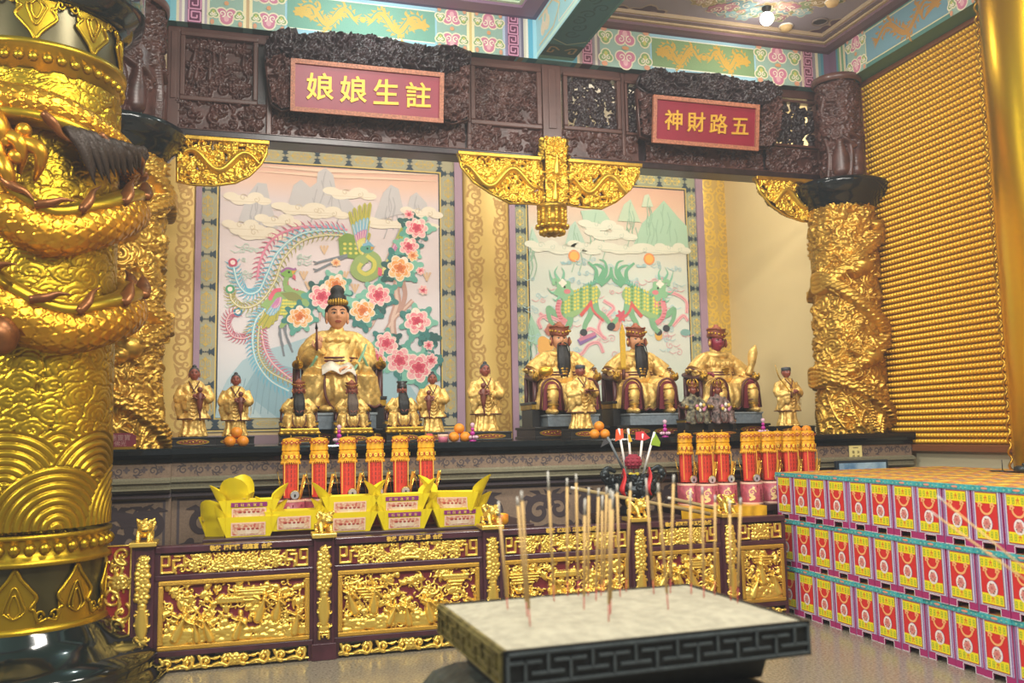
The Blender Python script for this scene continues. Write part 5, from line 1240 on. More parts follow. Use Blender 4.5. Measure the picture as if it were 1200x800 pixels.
for X, Y, w in ((680, 350, .6), (720, 385, .7), (560, 440, .8), (800, 440, .9), (960, 440, .5), (640, 430, .6), (460, 430, .5)): mcloud(A, *m2(X, Y), w, '#dfe0d0', 4, '#bccabb')
curls(A, 60, (ix[0]+.05, ix[1]-.1, ix[2]+.5, m2(700, 480)[1]), '#aed0d6', 3, .045, 2); curls(A, 45, (ix[0]+.05, ix[1]-.1, ix[2]+.4, m2(700, 540)[1]), '#e0aab0', 3, .05, 3)
for X, Y in ((575, 466), (868, 478)): A.ell(*m2(X, Y), .085, .085, '#e8935a', 5); A.ell(*m2(X, Y), .06, .06, '#eeb458', 6); curls(A, 5, (m2(X-50, Y)[0], m2(X+40, Y)[0], m2(X, Y+30)[1], m2(X, Y+10)[1]), '#9cc2c8', 5, .04, 7)
def qilin(f, seed):
    rr = random.Random(seed)
    for pts in ([(668, 570), (690, 520), (665, 500), (640, 505)], [(672, 575), (700, 530), (695, 490), (672, 480)], [(676, 580), (712, 550), (720, 510)], [(660, 560), (660, 520), (630, 490)]): A.stroke(S(f, *pts), [.07-.0025*i for i in range(8*(len(pts)-1)+1)], '#6fae8a', 6)
    A.poly(S(f, (520, 690), (530, 650), (570, 620), (620, 595), (660, 585), (678, 610), (665, 640), (640, 670), (600, 690), (560, 712), (530, 720), n=5), '#94b880', 8)
    for i in range(70):
        X = 530+(i % 12)*12; Y = 690-(i//12)*14-(X-530)*.35; A.poly([f(X-6, Y), f(X, Y+7), f(X+6, Y), f(X, Y-6)], '#ded25a' if i % 3 else '#6f9c58', 10)
    A.stroke(S(f, (520, 640), (512, 670), (522, 705), (545, 725)), .07, '#d98a92', 10)
    for i in range(7): q = S(f, (516, 640), (509, 670), (518, 705), (540, 725))[i*3]; A.stroke([(q[0]-.03, q[1]), (q[0]+.03, q[1])], .012, '#b9546a', 11)
    for i in range(13): q = f(540+i*10, 645-i*6); A.poly([(q[0]-.03, q[1]), (q[0]+.01, q[1]+.09), (q[0]+.035, q[1])], '#6fb29a', 7)
    for pts in ([(540, 700), (500, 690), (475, 670), (480, 715), (505, 745)], [(560, 705), (555, 735), (535, 760)], [(655, 640), (665, 680), (690, 700), (722, 740)], [(640, 660), (640, 690), (620, 730), (612, 765)]): A.stroke(S(f, *pts), [.1-.0018*i for i in range(8*(len(pts)-1)+1)], '#7fb089', 9); q = f(*pts[-1]); A.ell(*q, .055, .05, '#3a3f46', 10)
    A.stroke(S(f, (600, 700), (625, 670), (640, 650)), .05, '#d0605c', 11); A.stroke(S(f, (640, 640), (650, 680), (690, 720)), .035, '#cc6666', 10)
    A.lobes(*f(535, 600), .13, 5, '#8cbf96', 11, .18, seed); A.stroke(S(f, (545, 590), (525, 570), (500, 560), (495, 580)), .05, '#8cbf96', 11); A.ell(*f(548, 605), .05, .035, '#d9848c', 13); A.lobes(*f(530, 572), .05, 4, '#efe8da', 13, .2); A.ell(*f(538, 588), .016, .016, '#22262a', 14)
    for pts in ([(515, 560), (500, 530), (512, 505)], [(500, 580), (485, 550), (478, 520)], [(520, 600), (490, 610), (470, 590)], [(525, 615), (505, 640), (490, 630)], [(530, 560), (535, 530), (525, 510)]): A.stroke(S(f, *pts), [.045-.0026*i for i in range(17)], '#7fbfa2', 10)
qilin(m2, 1)
qilin(lambda X, Y: m2(1440-X, Y+4), 2)
# pink ribbons tied round scrolls and gourds
for pts in ([(180, 80), (165, 30), (210, 0), (290, 30), (340, 70)], [(370, 230), (430, 240), (480, 180), (540, 170), (570, 230)], [(150, 260), (180, 220), (160, 180)], [(560, 20), (540, 80), (570, 140)]): A.stroke(S(m7, *pts), .05, '#e8b0b4', 6); A.stroke(S(m7, *pts), .015, '#d08a94', 7)
for pts in ([(690, 640), (730, 670), (700, 710), (760, 730)], [(600, 780), (640, 750), (700, 790)], [(900, 640), (950, 610), (1010, 640), (1015, 690)], [(960, 740), (1000, 700), (1020, 720)], [(440, 690), (490, 730), (460, 760)]): A.stroke(S(m2, *pts), .05, '#e8b0b4', 6); A.stroke(S(m2, *pts), .015, '#d08a94', 7)
A.ell(*m7(255, 80), .1, .09, '#c98874', 8); A.ell(*m7(235, 95), .07, .07, '#b5705f', 9); A.poly([m7(405, 150), m7(515, 100), m7(530, 130), m7(425, 185)], '#8b6fa4', 8); A.line([m7(420, 150), m7(520, 110)], .05, '#c77f9a', 9)
A.lobes(*m7(205, 185), .12, 3, '#ecb35e', 8, .15); A.ell(*m2(735, 735), .08, .09, '#d0947c', 8); A.ell(*m2(905, 775), .06, .08, '#e2b25a', 8); A.ell(*m2(1010, 765), .08, .05, '#7fa9a4', 8)
A.lobes(*m2(760, 700), .07, 6, '#c9586c', 9, .3); A.lobes(*m2(905, 650), .08, 5, '#d9848c', 9, .2)
A.build('beast_painting', M2)
# ------------------------------------------------------------------ golden statues on the altar
def loft(mb, secs, m, n=40, fold=0, nf=9, ph=0, fz=None):
    P = []
    for k, (z, cx, cy, rx, ry) in enumerate(secs):
        row = []
        for a in np.linspace(0, 2*PI, n+1)[:n]:
            f = 1+fold*(fz[k] if fz else 1)*math.sin(nf*a+ph+1.3*math.sin(3*a+k*.15)); row.append((cx+rx*f*math.cos(a), cy+ry*f*math.sin(a), z))
        P.append(row)
    mb.ring(P, m, True, True, True)
def dense(secs, k=4):
    s = cr([np.array(q) for q in secs], k); return [tuple(q) for q in s]
LIP = paint('#a5443a'); EYEW = paint('#e8e2d4'); EYEB = paint('#16151a')
def head(parent, c, s, skin, yaw=0, name='head', brow=True, ears=True, wide=.078):
    """a face with brow, eyes, nose, lips, chin and ears; s = head height"""
    mb = MB(); rx, ry, rz = wide, .088, .112; k = s/.23; H, W = 34, 44; P = []
    for i in range(H+1):
        t = min(max(PI*i/H, .03), PI-.03); row = []
        for j in range(W):
            a = 2*PI*j/W; x, y, z = rx*math.sin(t)*math.cos(a), ry*math.sin(t)*math.sin(a), -rz*math.cos(t)
            if z < 0: q = 1-.3*(z/rz)**2; x *= q; y *= (1-.12*(z/rz)**2)
            if y < 0:
                g = lambda X, Z, sx, sz: math.exp(-((x-X)/sx)**2-((z-Z)/sz)**2)
                y -= .026*g(0, -.012, .012, .016)+.013*g(0, .012, .009, .024)+.009*g(0, -.05, .02, .012)+.008*g(0, -.086, .022, .016)+.006*(g(.03, .035, .022, .01)+g(-.03, .035, .022, .01))+.006*(g(.045, -.02, .02, .025)+g(-.045, -.02, .02, .025))
                y += .009*(g(.03, .014, .016, .012)+g(-.03, .014, .016, .012))
            row.append((x, y, z))
        P.append(row)
    P = np.array(P)
    def tf(v):
        v = np.asarray(v, float)*k; cy, sy = math.cos(yaw), math.sin(yaw); return np.stack([v[..., 0]*cy-v[..., 1]*sy, v[..., 0]*sy+v[..., 1]*cy, v[..., 2]], -1)+np.array(c)
    mb.ring(tf(P), skin, True, True, True)
    def ball(cc, r, m, n=10, kk=6):
        q = MB(); q.ball(cc, r, m, n, kk); mb.add(tf(q.v[0]), q.f, m, True)
    def tube(pts, r, m):
        q = MB(); q.tube(pts, r, m, 6); mb.add(tf(q.v[0]), q.f, m, True)
    for sx in (-1, 1):
        ball((sx*.03, -.069, .013), (.0165, .011, .0075), EYEW); ball((sx*.03, -.0775, .013), (.0075, .004, .0068), EYEB)
        tube([(sx*.013, -.08, .013), (sx*.03, -.082, .021), (sx*.048, -.072, .015)], .0025, EYEB)
        if brow: tube(cr([(sx*.012, -.086, .034), (sx*.032, -.083, .044), (sx*.052, -.068, .038)], 4), [.0032, .004, .002], EYEB)
        if ears: ball((sx*.08*wide/.078, .005, -.005), (.012, .02, .036), skin); ball((sx*.08*wide/.078, .0, -.045), (.01, .012, .018), skin)
    tube(cr([(-.022, -.08, -.05), (-.008, -.093, -.046), (0, -.094, -.048), (.008, -.093, -.046), (.022, -.08, -.05)], 3), .0032, LIP); tube(cr([(-.018, -.083, -.055), (0, -.094, -.059), (.018, -.083, -.055)], 4), .0034, LIP)
    return mb.build(name, parent, False)
def hand(parent, p, d, up, s, skin, curl=.6, name='hand'):
    """palm, four fingers of unequal length bent at the knuckles, thumb from the side of the palm"""
    d = np.array(d, float); d /= np.linalg.norm(d); up = np.array(up, float); up -= d*np.dot(d, up); up /= np.linalg.norm(up); sd = np.cross(d, up); p = np.array(p, float); mb = MB()
    rot = Matrix(((sd[0], d[0], up[0]), (sd[1], d[1], up[1]), (sd[2], d[2], up[2])))
    mb.ball(p+d*s*.45, (s*.36, s*.48, s*.17), skin, 10, 6, rot)
    for i, (o, L) in enumerate(((-.27, .62), (-.09, .72), (.09, .68), (.26, .5))):
        q = p+d*s*.8+sd*s*o; pts = [q]
        for j in range(3):
            a = -curl*(j+.6); q = q+(d*math.cos(a)+up*math.sin(a))*s*L*(.45-.07*j); pts.append(q)
        mb.tube(cr(pts, 3), [s*.1, s*.085, s*.065], skin, 6)
    q = p+d*s*.25-sd*s*.3; mb.tube(cr([q, q-sd*s*.2+d*s*.2-up*s*.1, q-sd*s*.14+d*s*.48-up*s*.25*curl*1.6], 4), [s*.11, s*.095, s*.07], skin, 6)
    return mb.build(name, parent, False)
def oval_plaque(mb, cx, y, cz, w, h, gm, im):
    mb.prism([(cx+w*math.cos(t)*(1-.0), cz+h*math.sin(t)) for t in np.linspace(0, 2*PI, 25)[:-1]], gm, (0, y, 0), EX, EZ, FRONT, .006)
    mb.prism([(cx+w*.86*math.cos(t), cz+h*.7*math.sin(t)) for t in np.linspace(0, 2*PI, 25)[:-1]], im, (0, y-.006, 0), EX, EZ, FRONT, .002)
    for k in range(7): mb.ball((cx+w*.6*(k-3)/3, y-.008, cz+h*.25*math.sin(k*2)), (w*.1, .004, h*.3), gm, 6, 4)
PLQR = mat('plaque_red_brown', '#7c3626', .5, var=.3, vscale=80)
def pedestal(parent, w, d, h, plaques=1, m=BLACKS, name='pedestal'):
    mb = MB(); mb.box((-w/2, -d/2, 0), (w/2, d/2, h*.22), m, .004); mb.box((-w*.485, -d*.47, h*.22), (w*.485, d*.47, h*.8), m, .003); mb.box((-w/2, -d/2, h*.8), (w/2, d/2, h), m, .004); o = mb.build(name, parent, False)
    mb = MB()
    for k in range(plaques):
        cx = (k-(plaques-1)/2)*w*.46; oval_plaque(mb, cx, -d*.47, h*.5, w*(.36 if plaques == 1 else .2), h*.27, GOLDD, PLQR)
    q = mb.build('oval_plaque', o, False); return o
def black_hair(parent, c, s, kind, yaw=0):
    k = s/.23; c = np.array(c); mb = MB()
    if kind == 'topknot':      # goddess: smooth black hair with tall knot and gold diadem
        mb.ball(c+np.array([0, .03, .035])*k, (.086*k, .085*k, .095*k), HAIR, 24, 14); mb.tube([c+np.array([.078*math.cos(a), .03-.085*max(0, math.sin(a))*1.0, .045+.04*math.sin(a)])*k for a in np.linspace(-.25, PI+.25, 19)], .016*k, HAIR, 8)
        mb.lathe([(.06, .09), (.072, .12), (.068, .15), (.05, .17), (.056, .19), (.05, .215), (.03, .235), (.004, .245)], HAIR, c, 20); mb.v[-1] = c+(mb.v[-1]-c)*np.array([k, k, k])
        for sx in (-1, 1): mb.ball(c+np.array([sx*.08, .035, -.0])*k, (.014*k, .035*k, .06*k), HAIR, 10, 8)
        o = mb.build('hair', parent, False); mb = MB()
        for i in range(9):
            a = -PI/2+(i-4)*.26; p = c+np.array([.078*math.cos(a), .085*math.sin(a), .1])*k; mb.ball(p, (.013*k, .011*k, (.02+.012*(1-abs(i-4)/4))*k), GOLDD, 8, 6)
        mb.build('diadem', o, False)
    elif kind == 'monk':
        mb.ball(c+np.array([0, .014, .03])*k, (.084*k, .09*k, .092*k), mat('grey_black_hair', '#33363a', .55), 20, 12); mb.ball(c+np.array([0, .01, .125])*k, (.036*k, .036*k, .03*k), mat('grey_black_hair', '#33363a', .55), 12, 8); mb.build('hair', parent, False)
    elif kind == 'cap':
        m = mat('slate_cap', '#3d4349', .5); mb.lathe([(.085, .03), (.09, .035), (.09, .085), (.084, .095), (.07, .1), (.004, .102)], m, (0, 0, 0), 20); mb.v[-1] = c+mb.v[-1]*k; mb.ball(c+np.array([0, .02, .01])*k, (.083*k, .085*k, .08*k), HAIR, 16, 10); mb.build('cap', parent, False)
    elif kind == 'official':
        m = BLACKS; mb.lathe([(.086, .02), (.09, .03), (.088, .08), (.08, .085), (.078, .13), (.07, .15), (.004, .152)], m, (0, 0, 0), 16); mb.v[-1] = c+mb.v[-1]*k; mb.box(tuple(c+np.array([-.09, -.05, .12])*k), tuple(c+np.array([.09, .06, .15])*k), m, .004*k); mb.ball(c+np.array([0, .02, .01])*k, (.083*k, .085*k, .08*k), HAIR, 16, 10); mb.build('hat', parent, False)
    elif kind == 'crown':      # red-brown war hat with turned-up lappets and a peak
        m = mat('red_brown_hat', '#8a4a32', .5, .25, var=.2, vscale=12)
        q = MB(); q.lathe([(.088, .02), (.104, .03), (.106, .05), (.1, .06), (.1, .1), (.106, .118), (.108, .13), (.098, .136), (.062, .14), (.05, .158), (.03, .172), (.022, .19), (.004, .195)], m, (0, 0, 0), 28)
        V = q.v[0].copy(); V[:, 2] += np.where(V[:, 2] < .12, .035*np.abs(V[:, 0])/.11, 0); mb.add(c+V*k, q.f, m, True)
        for sx in (-1, 1): mb.ball(c+np.array([sx*.1, -.02, -.015])*k, (.016*k, .03*k, .05*k), m, 10, 8); mb.ball(c+np.array([sx*.112, -.03, -.02])*k, (.012*k, .02*k, .022*k), GOLDR, 8, 6)
        for i in range(9): a = -PI/2+(i-4)*.33; mb.ball(c+np.array([.112*math.cos(a), .112*math.sin(a), .065+.03*abs(math.cos(a))])*k, .014*k, GOLDD, 8, 6)
        mb.ball(c+np.array([0, .02, .01])*k, (.085*k, .09*k, .09*k), HAIR, 16, 10); mb.build('hat', parent, False)
def beard(parent, c, s, length, w, m=HAIR, fy=-.06):
    k = s/.23; c = np.array(c); mb = MB(); n = 12; L = length
    P = []
    for i in range(n+1):
        t = i/n; ww = w*(.55+.55*math.sin(PI*min(1, .15+t*.75))) ; z = c[2]-.06*k-L*t; y = c[1]-.085*k+fy*min(1, t*2.2)
        row = []
        for a in np.linspace(0, 2*PI, 29)[:-1]:
            f = 1+.1*math.sin(7*a*1.0+.5); row.append((c[0]+ww*f*math.cos(a), y+ww*.3*f*math.sin(a), z))
        P.append(row)
    mb.ring(P, m, True, True, True)
    for sx in (-1, 1): mb.tube(cr([c+np.array([sx*.014, -.1, -.034])*k, c+np.array([sx*.05, -.1, -.055])*k, c+np.array([sx*.065, -.09, -.12])*k+np.array([0, fy*.6, 0]), c+np.array([sx*.07, -.09, -.15])*k+np.array([0, fy*.8, -L*.5])], 6), [.007*k, .008*k, .006*k, .002*k], m, 6)
    mb.build('beard', parent, False)
TRIM = mat('robe_trim', '#5a2a22', .5)
def standing(name, label, cat, group, px, Y, H, variant='baby', skin=SKINB, hat='monk', rz=0, mirror=1, ped=(.36, .26, .1)):
    x = at(px, 480, Y)[0]; t = thing(name, label, cat, (x, Y, ZA), group, rz)
    pedestal(t, *ped); z0 = ped[2]; mb = MB(); s = H; M = mirror
    loft(mb, dense([(z0, 0, 0, .2*s, .15*s), (z0+.03*s, 0, 0, .185*s, .14*s), (z0+.15*s, 0, 0, .15*s, .12*s), (z0+.3*s, 0, 0, .145*s, .11*s)], 6), GOLDR, 44, .1, 10)
    loft(mb, dense([(z0+.25*s, 0, 0, .225*s, .145*s), (z0+.29*s, 0, 0, .2*s, .14*s), (z0+.4*s, 0, 0, .165*s, .125*s), (z0+.5*s, 0, -.005*s, .155*s, .12*s), (z0+.62*s, 0, 0, .165*s, .115*s), (z0+.7*s, 0, .005*s, .165*s, .1*s), (z0+.76*s, 0, .01*s, .12*s, .08*s), (z0+.8*s, 0, .01*s, .05*s, .05*s)], 6), GOLDR, 44, .07, 7, 1)
    for sx in (-1, 1):
        sh, el, wr = np.array([sx*.155, .01, .71])*s, np.array([sx*.215, -.05, .53])*s, np.array([sx*.06, -.175, .56+.02*sx*M])*s
        pts = cr([sh, el, wr], 8); mb.tube(pts+EZ*z0, [.06*s, .065*s, .058*s, .05*s], GOLDR, 14)
        P = []
        for q in np.linspace(0, 1, 9):
            c = el*(1-q)+wr*q; dr = (.22-.1*q+.03*math.sin(q*9))*s; P.append([c+EZ*(z0-dr*.5)+np.array([.04*s*math.cos(a)*(.8+.3*math.sin(q*12)), .03*s*math.cos(a), (dr*.5+.03*s)*math.sin(a)]) for a in np.linspace(0, 2*PI, 15)[:-1]])
        mb.ring(P, GOLDR, True, True, True)
        mb.ball((sx*.2*s, -.01*s, z0+.27*s), (.03*s, .05*s, .03*s), GOLDR, 8, 6); mb.ball((sx*.07*s, -.13*s, z0+.012*s), (.05*s, .06*s, .025*s), GOLDR, 10, 6)
    for k in range(5): mb.tube(cr([(-(.11-.012*k)*s, -.105*s, z0+(.52-.05*k)*s), (0, -.15*s, z0+(.46-.055*k)*s), ((.11-.012*k)*s, -.105*s, z0+(.52-.05*k)*s)], 7), .013*s, GOLDR, 8)
    o = mb.build('robe', t, False); remesh(o, .006*s/.6, 1, (16/s*.62, .012*s))
    mb = MB()
    for R, zz, f, nn in ((.226, .25, 1, 7),):
        mb.tube([(R*s*(1+.07*math.sin(nn*a+1+1.3*math.sin(3*a)))*math.cos(a), .147*s*(1+.07*math.sin(nn*a+1+1.3*math.sin(3*a)))*math.sin(a), z0+zz*s) for a in np.linspace(0, 2*PI, 60)], .008*s, TRIM, 6)
    mb.tube(cr([(-.07*s, -.06*s, z0+.78*s), (-.03*s, -.115*s, z0+.7*s), (.02*s, -.125*s, z0+.62*s)], 6), .008*s, TRIM, 6); mb.tube(cr([(.07*s, -.06*s, z0+.78*s), (.03*s, -.115*s, z0+.7*s), (-.02*s, -.125*s, z0+.62*s)], 6), .008*s, TRIM, 6)
    mb.build('robe_trim', t, False)
    hc = (0, -.01*s, z0+.885*s); hs = .2*s; head(t, hc, hs, skin, wide=.08); black_hair(t, hc, hs, hat)
    for sx in (-1, 1): hand(t, (sx*.05*s+M*.03*s, -.18*s, z0+(.56+.02*sx*M)*s), (-sx, -.5, .15), (0, -.4, 1), .075*s, skin, .55)
    if variant == 'baby':
        mb = MB(); b = np.array([M*.08*s, -.2*s, z0+.52*s]); m = mat('brown_figurine', '#6b3527', .45)
        loft(mb, [(b[2]-.2*s, b[0], b[1], .015*s, .015*s), (b[2]-.1*s, b[0], b[1], .035*s, .03*s), (b[2], b[0], b[1], .05*s, .04*s), (b[2]+.08*s, b[0], b[1], .045*s, .035*s), (b[2]+.1*s, b[0], b[1], .02*s, .02*s)], m, 16); mb.ball((b[0], b[1], b[2]+.135*s), .04*s, m, 12, 8)
        for sx in (-1, 1): mb.tube([b+np.array([sx*.04, 0, .07])*s, b+np.array([sx*.07, -.03, .03])*s, b+np.array([sx*.03, -.05, .0])*s], .014*s, m, 8)
        mb.tube([b+np.array([0, 0, -.1])*s, b+np.array([.01, -.01, -.3])*s], [.02*s, .01*s], m, 8); mb.build('held_figurine', t, False, 'small brown figurine held at the chest')
    elif variant == 'sabre':
        mb = MB(); P0 = np.array([-.09*s, -.2*s, z0+.6*s]); P0 = np.array([-.08*s, -.2*s, z0+.56*s]); q = cr([P0, P0+np.array([-.08, .02, .1])*s, P0+np.array([-.17, .05, .25])*s, P0+np.array([-.22, .07, .46])*s], 8)
        mb.tube(q, [.018*s, .028*s, .026*s, .004*s], GOLDL, 8, sq=.3); mb.build('sabre_blade', t, False); mb = MB(); mb.tube([P0, P0+np.array([.03, 0, -.1])*s], .016*s, TRIM, 8); mb.ball(P0, (.045*s, .03*s, .012*s), GOLDD, 10, 6); mb.build('sabre_hilt', t, False)
        mb = MB(); mb.lathe([(.0, 0), (.04*s, .005*s), (.045*s, .02*s), (.02*s, .03*s), (.0, .03*s)], SKINB, (.03*s, -.21*s, z0+.55*s), 14); mb.build('held_ball', t, False)
    elif variant == 'tray':
        mb = MB(); mb.box((-.02*s, -.3*s, z0+.56*s), (.16*s, -.18*s, z0+.575*s), TRIM, .003); mb.ball((.07*s, -.24*s, z0+.6*s), (.05*s, .04*s, .03*s), GOLDD, 10, 6); mb.build('held_tray', t, False)
    return t
def throne(t, s, z0, wd, arm_z=.47, back=True, dark=False):
    m = mat('throne_rosewood', '#4a2226', .4, var=.2, vscale=12); mb = MB()
    mb.box((-.33*wd*s, -.1*s, z0), (.33*wd*s, .3*s, z0+.28*s), BLACKS, .006*s)
    mb.build('seat_block', t, False)
    if back:
        mb = MB(); pr = [(-.3*wd*s, .0), (-.32*wd*s, .42*s), (-.28*wd*s, .5*s), (-.18*wd*s, .52*s), (-.1*wd*s, .56*s), (0, .58*s), (.1*wd*s, .56*s), (.18*wd*s, .52*s), (.28*wd*s, .5*s), (.32*wd*s, .42*s), (.3*wd*s, .0)]
        mb.prism(pr, m, (0, .22*s, z0+.2*s), EX, EZ, EY, .05*s); mb.build('backrest', t, False)
    for sx in (-1, 1):
        mb = MB(); ax = sx*.37*wd*s
        mb.tube(cr([(ax*.9, .24*s, z0+(arm_z+.06)*s), (ax, .1*s, z0+(arm_z+.03)*s), (ax, -.1*s, z0+arm_z*s), (ax*1.0, -.24*s, z0+arm_z*s)], 7), [.03*s, .03*s, .035*s, .045*s], m, 10)
        c = np.array([ax, -.26*s, z0+arm_z*s]); mb.ball(c, (.05*s, .055*s, .045*s), GOLDD, 12, 8); mb.ball(c+np.array([0, -.045, .01])*s, (.032*s, .03*s, .025*s), GOLDD, 10, 6)
        mb.tube(cr([c+np.array([0, -.02, .03])*s, c+np.array([0, .03, .07])*s, c+np.array([0, .07, .06])*s, c+np.array([0, .05, .03])*s], 5), .012*s, GOLDD, 6); mb.tube(cr([c+np.array([0, -.06, -.01])*s, c+np.array([0, -.08, .03])*s, c+np.array([0, -.06, .05])*s], 5), .01*s, GOLDD, 6)
        mb.tube([(ax, -.2*s, z0+arm_z*s), (ax, -.2*s, z0+.1*s)], .026*s, m, 8); mb.tube([(ax, .15*s, z0+(arm_z+.02)*s), (ax, .15*s, z0+.1*s)], .026*s, m, 8)
        mb.build('armrest', t, False)
        mb = MB(); mb.box((ax-.045*s, -.24*s, z0), (ax+.045*s, .22*s, z0+.2*s), BLACKS, .006*s); mb.box((ax-.05*s, -.25*s, z0+.2*s), (ax+.05*s, .24*s, z0+.26*s), GOLDD if not dark else BLACKS, .006*s); mb.box((ax-.055*s, -.26*s, z0+.26*s), (ax+.055*s, .25*s, z0+.29*s), BLACKS, .004*s); mb.build('side_panel', t, False)
def seated(name, label, px, Y, s, z0, ped, style, skin, hat, head_s, cat='statue', group=None, rz=0, wd=1.0, beardm=None, vox=.0085, plaques=2, foot=True, yaw=0, robe=GOLDR):
    x = at(px, 470, Y)[0]; t = thing(name, label, cat, (x, Y, ZA), group, rz)
    pedestal(t, *ped, plaques=plaques)
    zz = ped[2]
    if foot:
        mb = MB(); mb.box((-.3*wd*s, -.46*s, zz), (.3*wd*s, -.12*s, z0), mat('grey_blue_footrest', '#77828a', .5, var=.15, vscale=30), .006); mb.box((-.31*wd*s, -.47*s, z0-.02*s), (.31*wd*s, -.1*s, z0), mat('footrest_edge', '#8b9498', .5), .003); mb.build('footrest', t, False)
    throne(t, s, zz, wd, arm_z=.47+(z0-zz)/s*.7)
    mb = MB(); w = wd; g = robe
    loft(mb, dense([(z0+.24*s, 0, .05*s, .21*w*s, .17*s), (z0+.34*s, 0, .02*s, .2*w*s, .17*s), (z0+.44*s, 0, -.02*s, .19*w*s, .17*s), (z0+.53*s, 0, -.01*s, .185*w*s, .155*s), (z0+.62*s, 0, .0, .2*w*s, .14*s), (z0+.69*s, 0, .02*s, .18*w*s, .11*s), (z0+.74*s, 0, .02*s, .09*w*s, .075*s), (z0+.8*s, 0, .01*s, .055*s, .055*s)], 5), g, 44, .02, 8)
    for sx in (-1, 1):
        kn = np.array([sx*.22*w, -.25, .3])*s
        mb.tube(cr([np.array([sx*.1*w, .06, .32])*s, np.array([sx*.18*w, -.1, .335])*s, kn], 7)+EZ*z0, [.13*s, .125*s, .115*s], g, 18)
        P = []        # skirt falling from the knee to the ankle, open in folds
        for q in np.linspace(0, 1, 12):
            z = z0+s*(.33-.27*q); r = s*(.115+.025*q); P.append([(kn[0]+sx*.02*s*q+r*(1.0+.1*q)*(1+.1*q*math.sin(8*a+sx))*math.cos(a), kn[1]-.0*s+.06*s*q+r*.85*(1+.1*q*math.sin(8*a))*math.sin(a), z) for a in np.linspace(0, 2*PI, 41)[:-1]])
        mb.ring(P, g, True, True, True)
        if style != 'lady': mb.tube([kn+EZ*z0+np.array([0, -.04*s, -.02*s]), kn+EZ*z0+np.array([sx*.01*s, -.07*s, -.27*s])], [.075*s, .062*s, .058*s], g, 14); mb.ball(kn+EZ*(z0-.265*s)+np.array([sx*.02*s, -.11*s, 0]), (.055*s, .11*s, .04*s), g, 14, 8)
        else: mb.ball((sx*.12*s, -.34*s, z0+.03*s), (.06*s, .1*s, .04*s), BLACKS, 12, 8)
        sh = np.array([sx*.16*w, .02, .68])*s
        if style == 'king':
            el = np.array([sx*.31*w, -.03, .52])*s
            mb.tube(cr([np.array([sx*.06*w, .02, .72])*s, sh, np.array([sx*.27*w, -.0, .585])*s, np.array([sx*.335*w, -.02, .51])*s], 6)+EZ*z0, [.06*s, .085*s, .1*s, .115*s], g, 18)
            wr = np.array([sx*.3*w, -.2, .47 if sx < 0 else .4])*s; mb.tube(cr([el, np.array([sx*.335*w, -.1, .46])*s, wr], 6)+EZ*z0, [.07*s, .062*s, .05*s], g, 14)
        elif style == 'lady':
            el = np.array([sx*.27*w, -.02, .48])*s; wr = np.array([-.16*w, -.2, .58])*s if sx < 0 else np.array([.13*w, -.26, .4])*s
            mb.tube(cr([np.array([sx*.05*w, .02, .71])*s, sh, np.array([sx*.25*w, -.0, .58])*s, el, (el+wr)/2+np.array([sx*.03, -.02, -.01])*s, wr], 6)+EZ*z0, [.06*s, .08*s, .09*s, .095*s, .08*s, .065*s], g, 18)
            P = []
            for q in np.linspace(0, 1, 10):
                c = el*(1-q)+wr*q; dr = (.3-.06*q+.02*math.sin(q*10))*s; P.append([c+EZ*(z0-dr*.5)+np.array([.055*s*math.cos(a)*(.8+.25*math.sin(q*11)), .04*s*math.cos(a), (dr*.5+.04*s)*math.sin(a)]) for a in np.linspace(0, 2*PI, 17)[:-1]])
            mb.ring(P, g, True, True, True)
        else:
            el = np.array([sx*.29*w, -.05, .47])*s; wr = np.array([sx*.12*w, -.25, .43])*s
            mb.tube(cr([sh, el, wr], 8)+EZ*z0, [.085*s, .1*s, .1*s, .07*s], g, 16)
    # lap and apron folds between the knees
    P = []
    for q in np.linspace(0, 1, 12):
        z = z0+s*(.36-.32*q); P.append([((.17*w-.05*q)*s*math.cos(a)*(1+.06*math.sin(6*a)), -.24*s-.05*s*math.sin(q*PI)+.075*s*math.sin(a)*(1+.12*math.sin(9*a)), z) for a in np.linspace(0, 2*PI, 37)[:-1]])
    mb.ring(P, g, True, True, True)
    for k in range(4): mb.tube(cr([(-(.17-.015*k)*w*s, -.28*s, z0+(.3-.045*k)*s), (0, -.33*s, z0+(.24-.05*k)*s), ((.17-.015*k)*w*s, -.28*s, z0+(.3-.045*k)*s)], 7), .014*s, g, 8)
    if style == 'king':
        mb.tube([(.115*s*math.cos(a), .0+.1*s*math.sin(a), z0+(.735+.02*math.sin(a))*s) for a in np.linspace(0, 2*PI, 25)], .035*s, g, 10)
        for k in range(9): a = -PI*(.08+.84*k/8); mb.ball((.2*w*s*math.cos(a), .0+.16*s*math.sin(a), z0+.6*s), (.03*s, .02*s, .035*s), g, 8, 6)
    elif style == 'lady':
        for k in range(12): a = 2*PI*k/12; mb.ball((.15*w*s*math.cos(a), .01*s+.13*s*math.sin(a)*1.05, z0+.665*s), (.045*s, .03*s, .03*s), g, 10, 6)
    o = mb.build('robe', t, False); remesh(o, vox*s*.8, 1, (13/s*.9, .0085*s))
    mb = MB()                      # painted edging of robe, belt and cuffs
    ring = lambda cx, cy, cz, rx, ry, n=40, tilt=0: [(cx+rx*math.cos(a), cy+ry*math.sin(a), cz+tilt*math.cos(a)) for a in np.linspace(0, 2*PI, n)]
    mb.tube(ring(0, -.015*s, z0+.47*s, .19*w*s, .166*s), .013*s, TRIM, 6); mb.tube(ring(0, -.012*s, z0+.5*s, .188*w*s, .16*s), .011*s, TRIM, 6)
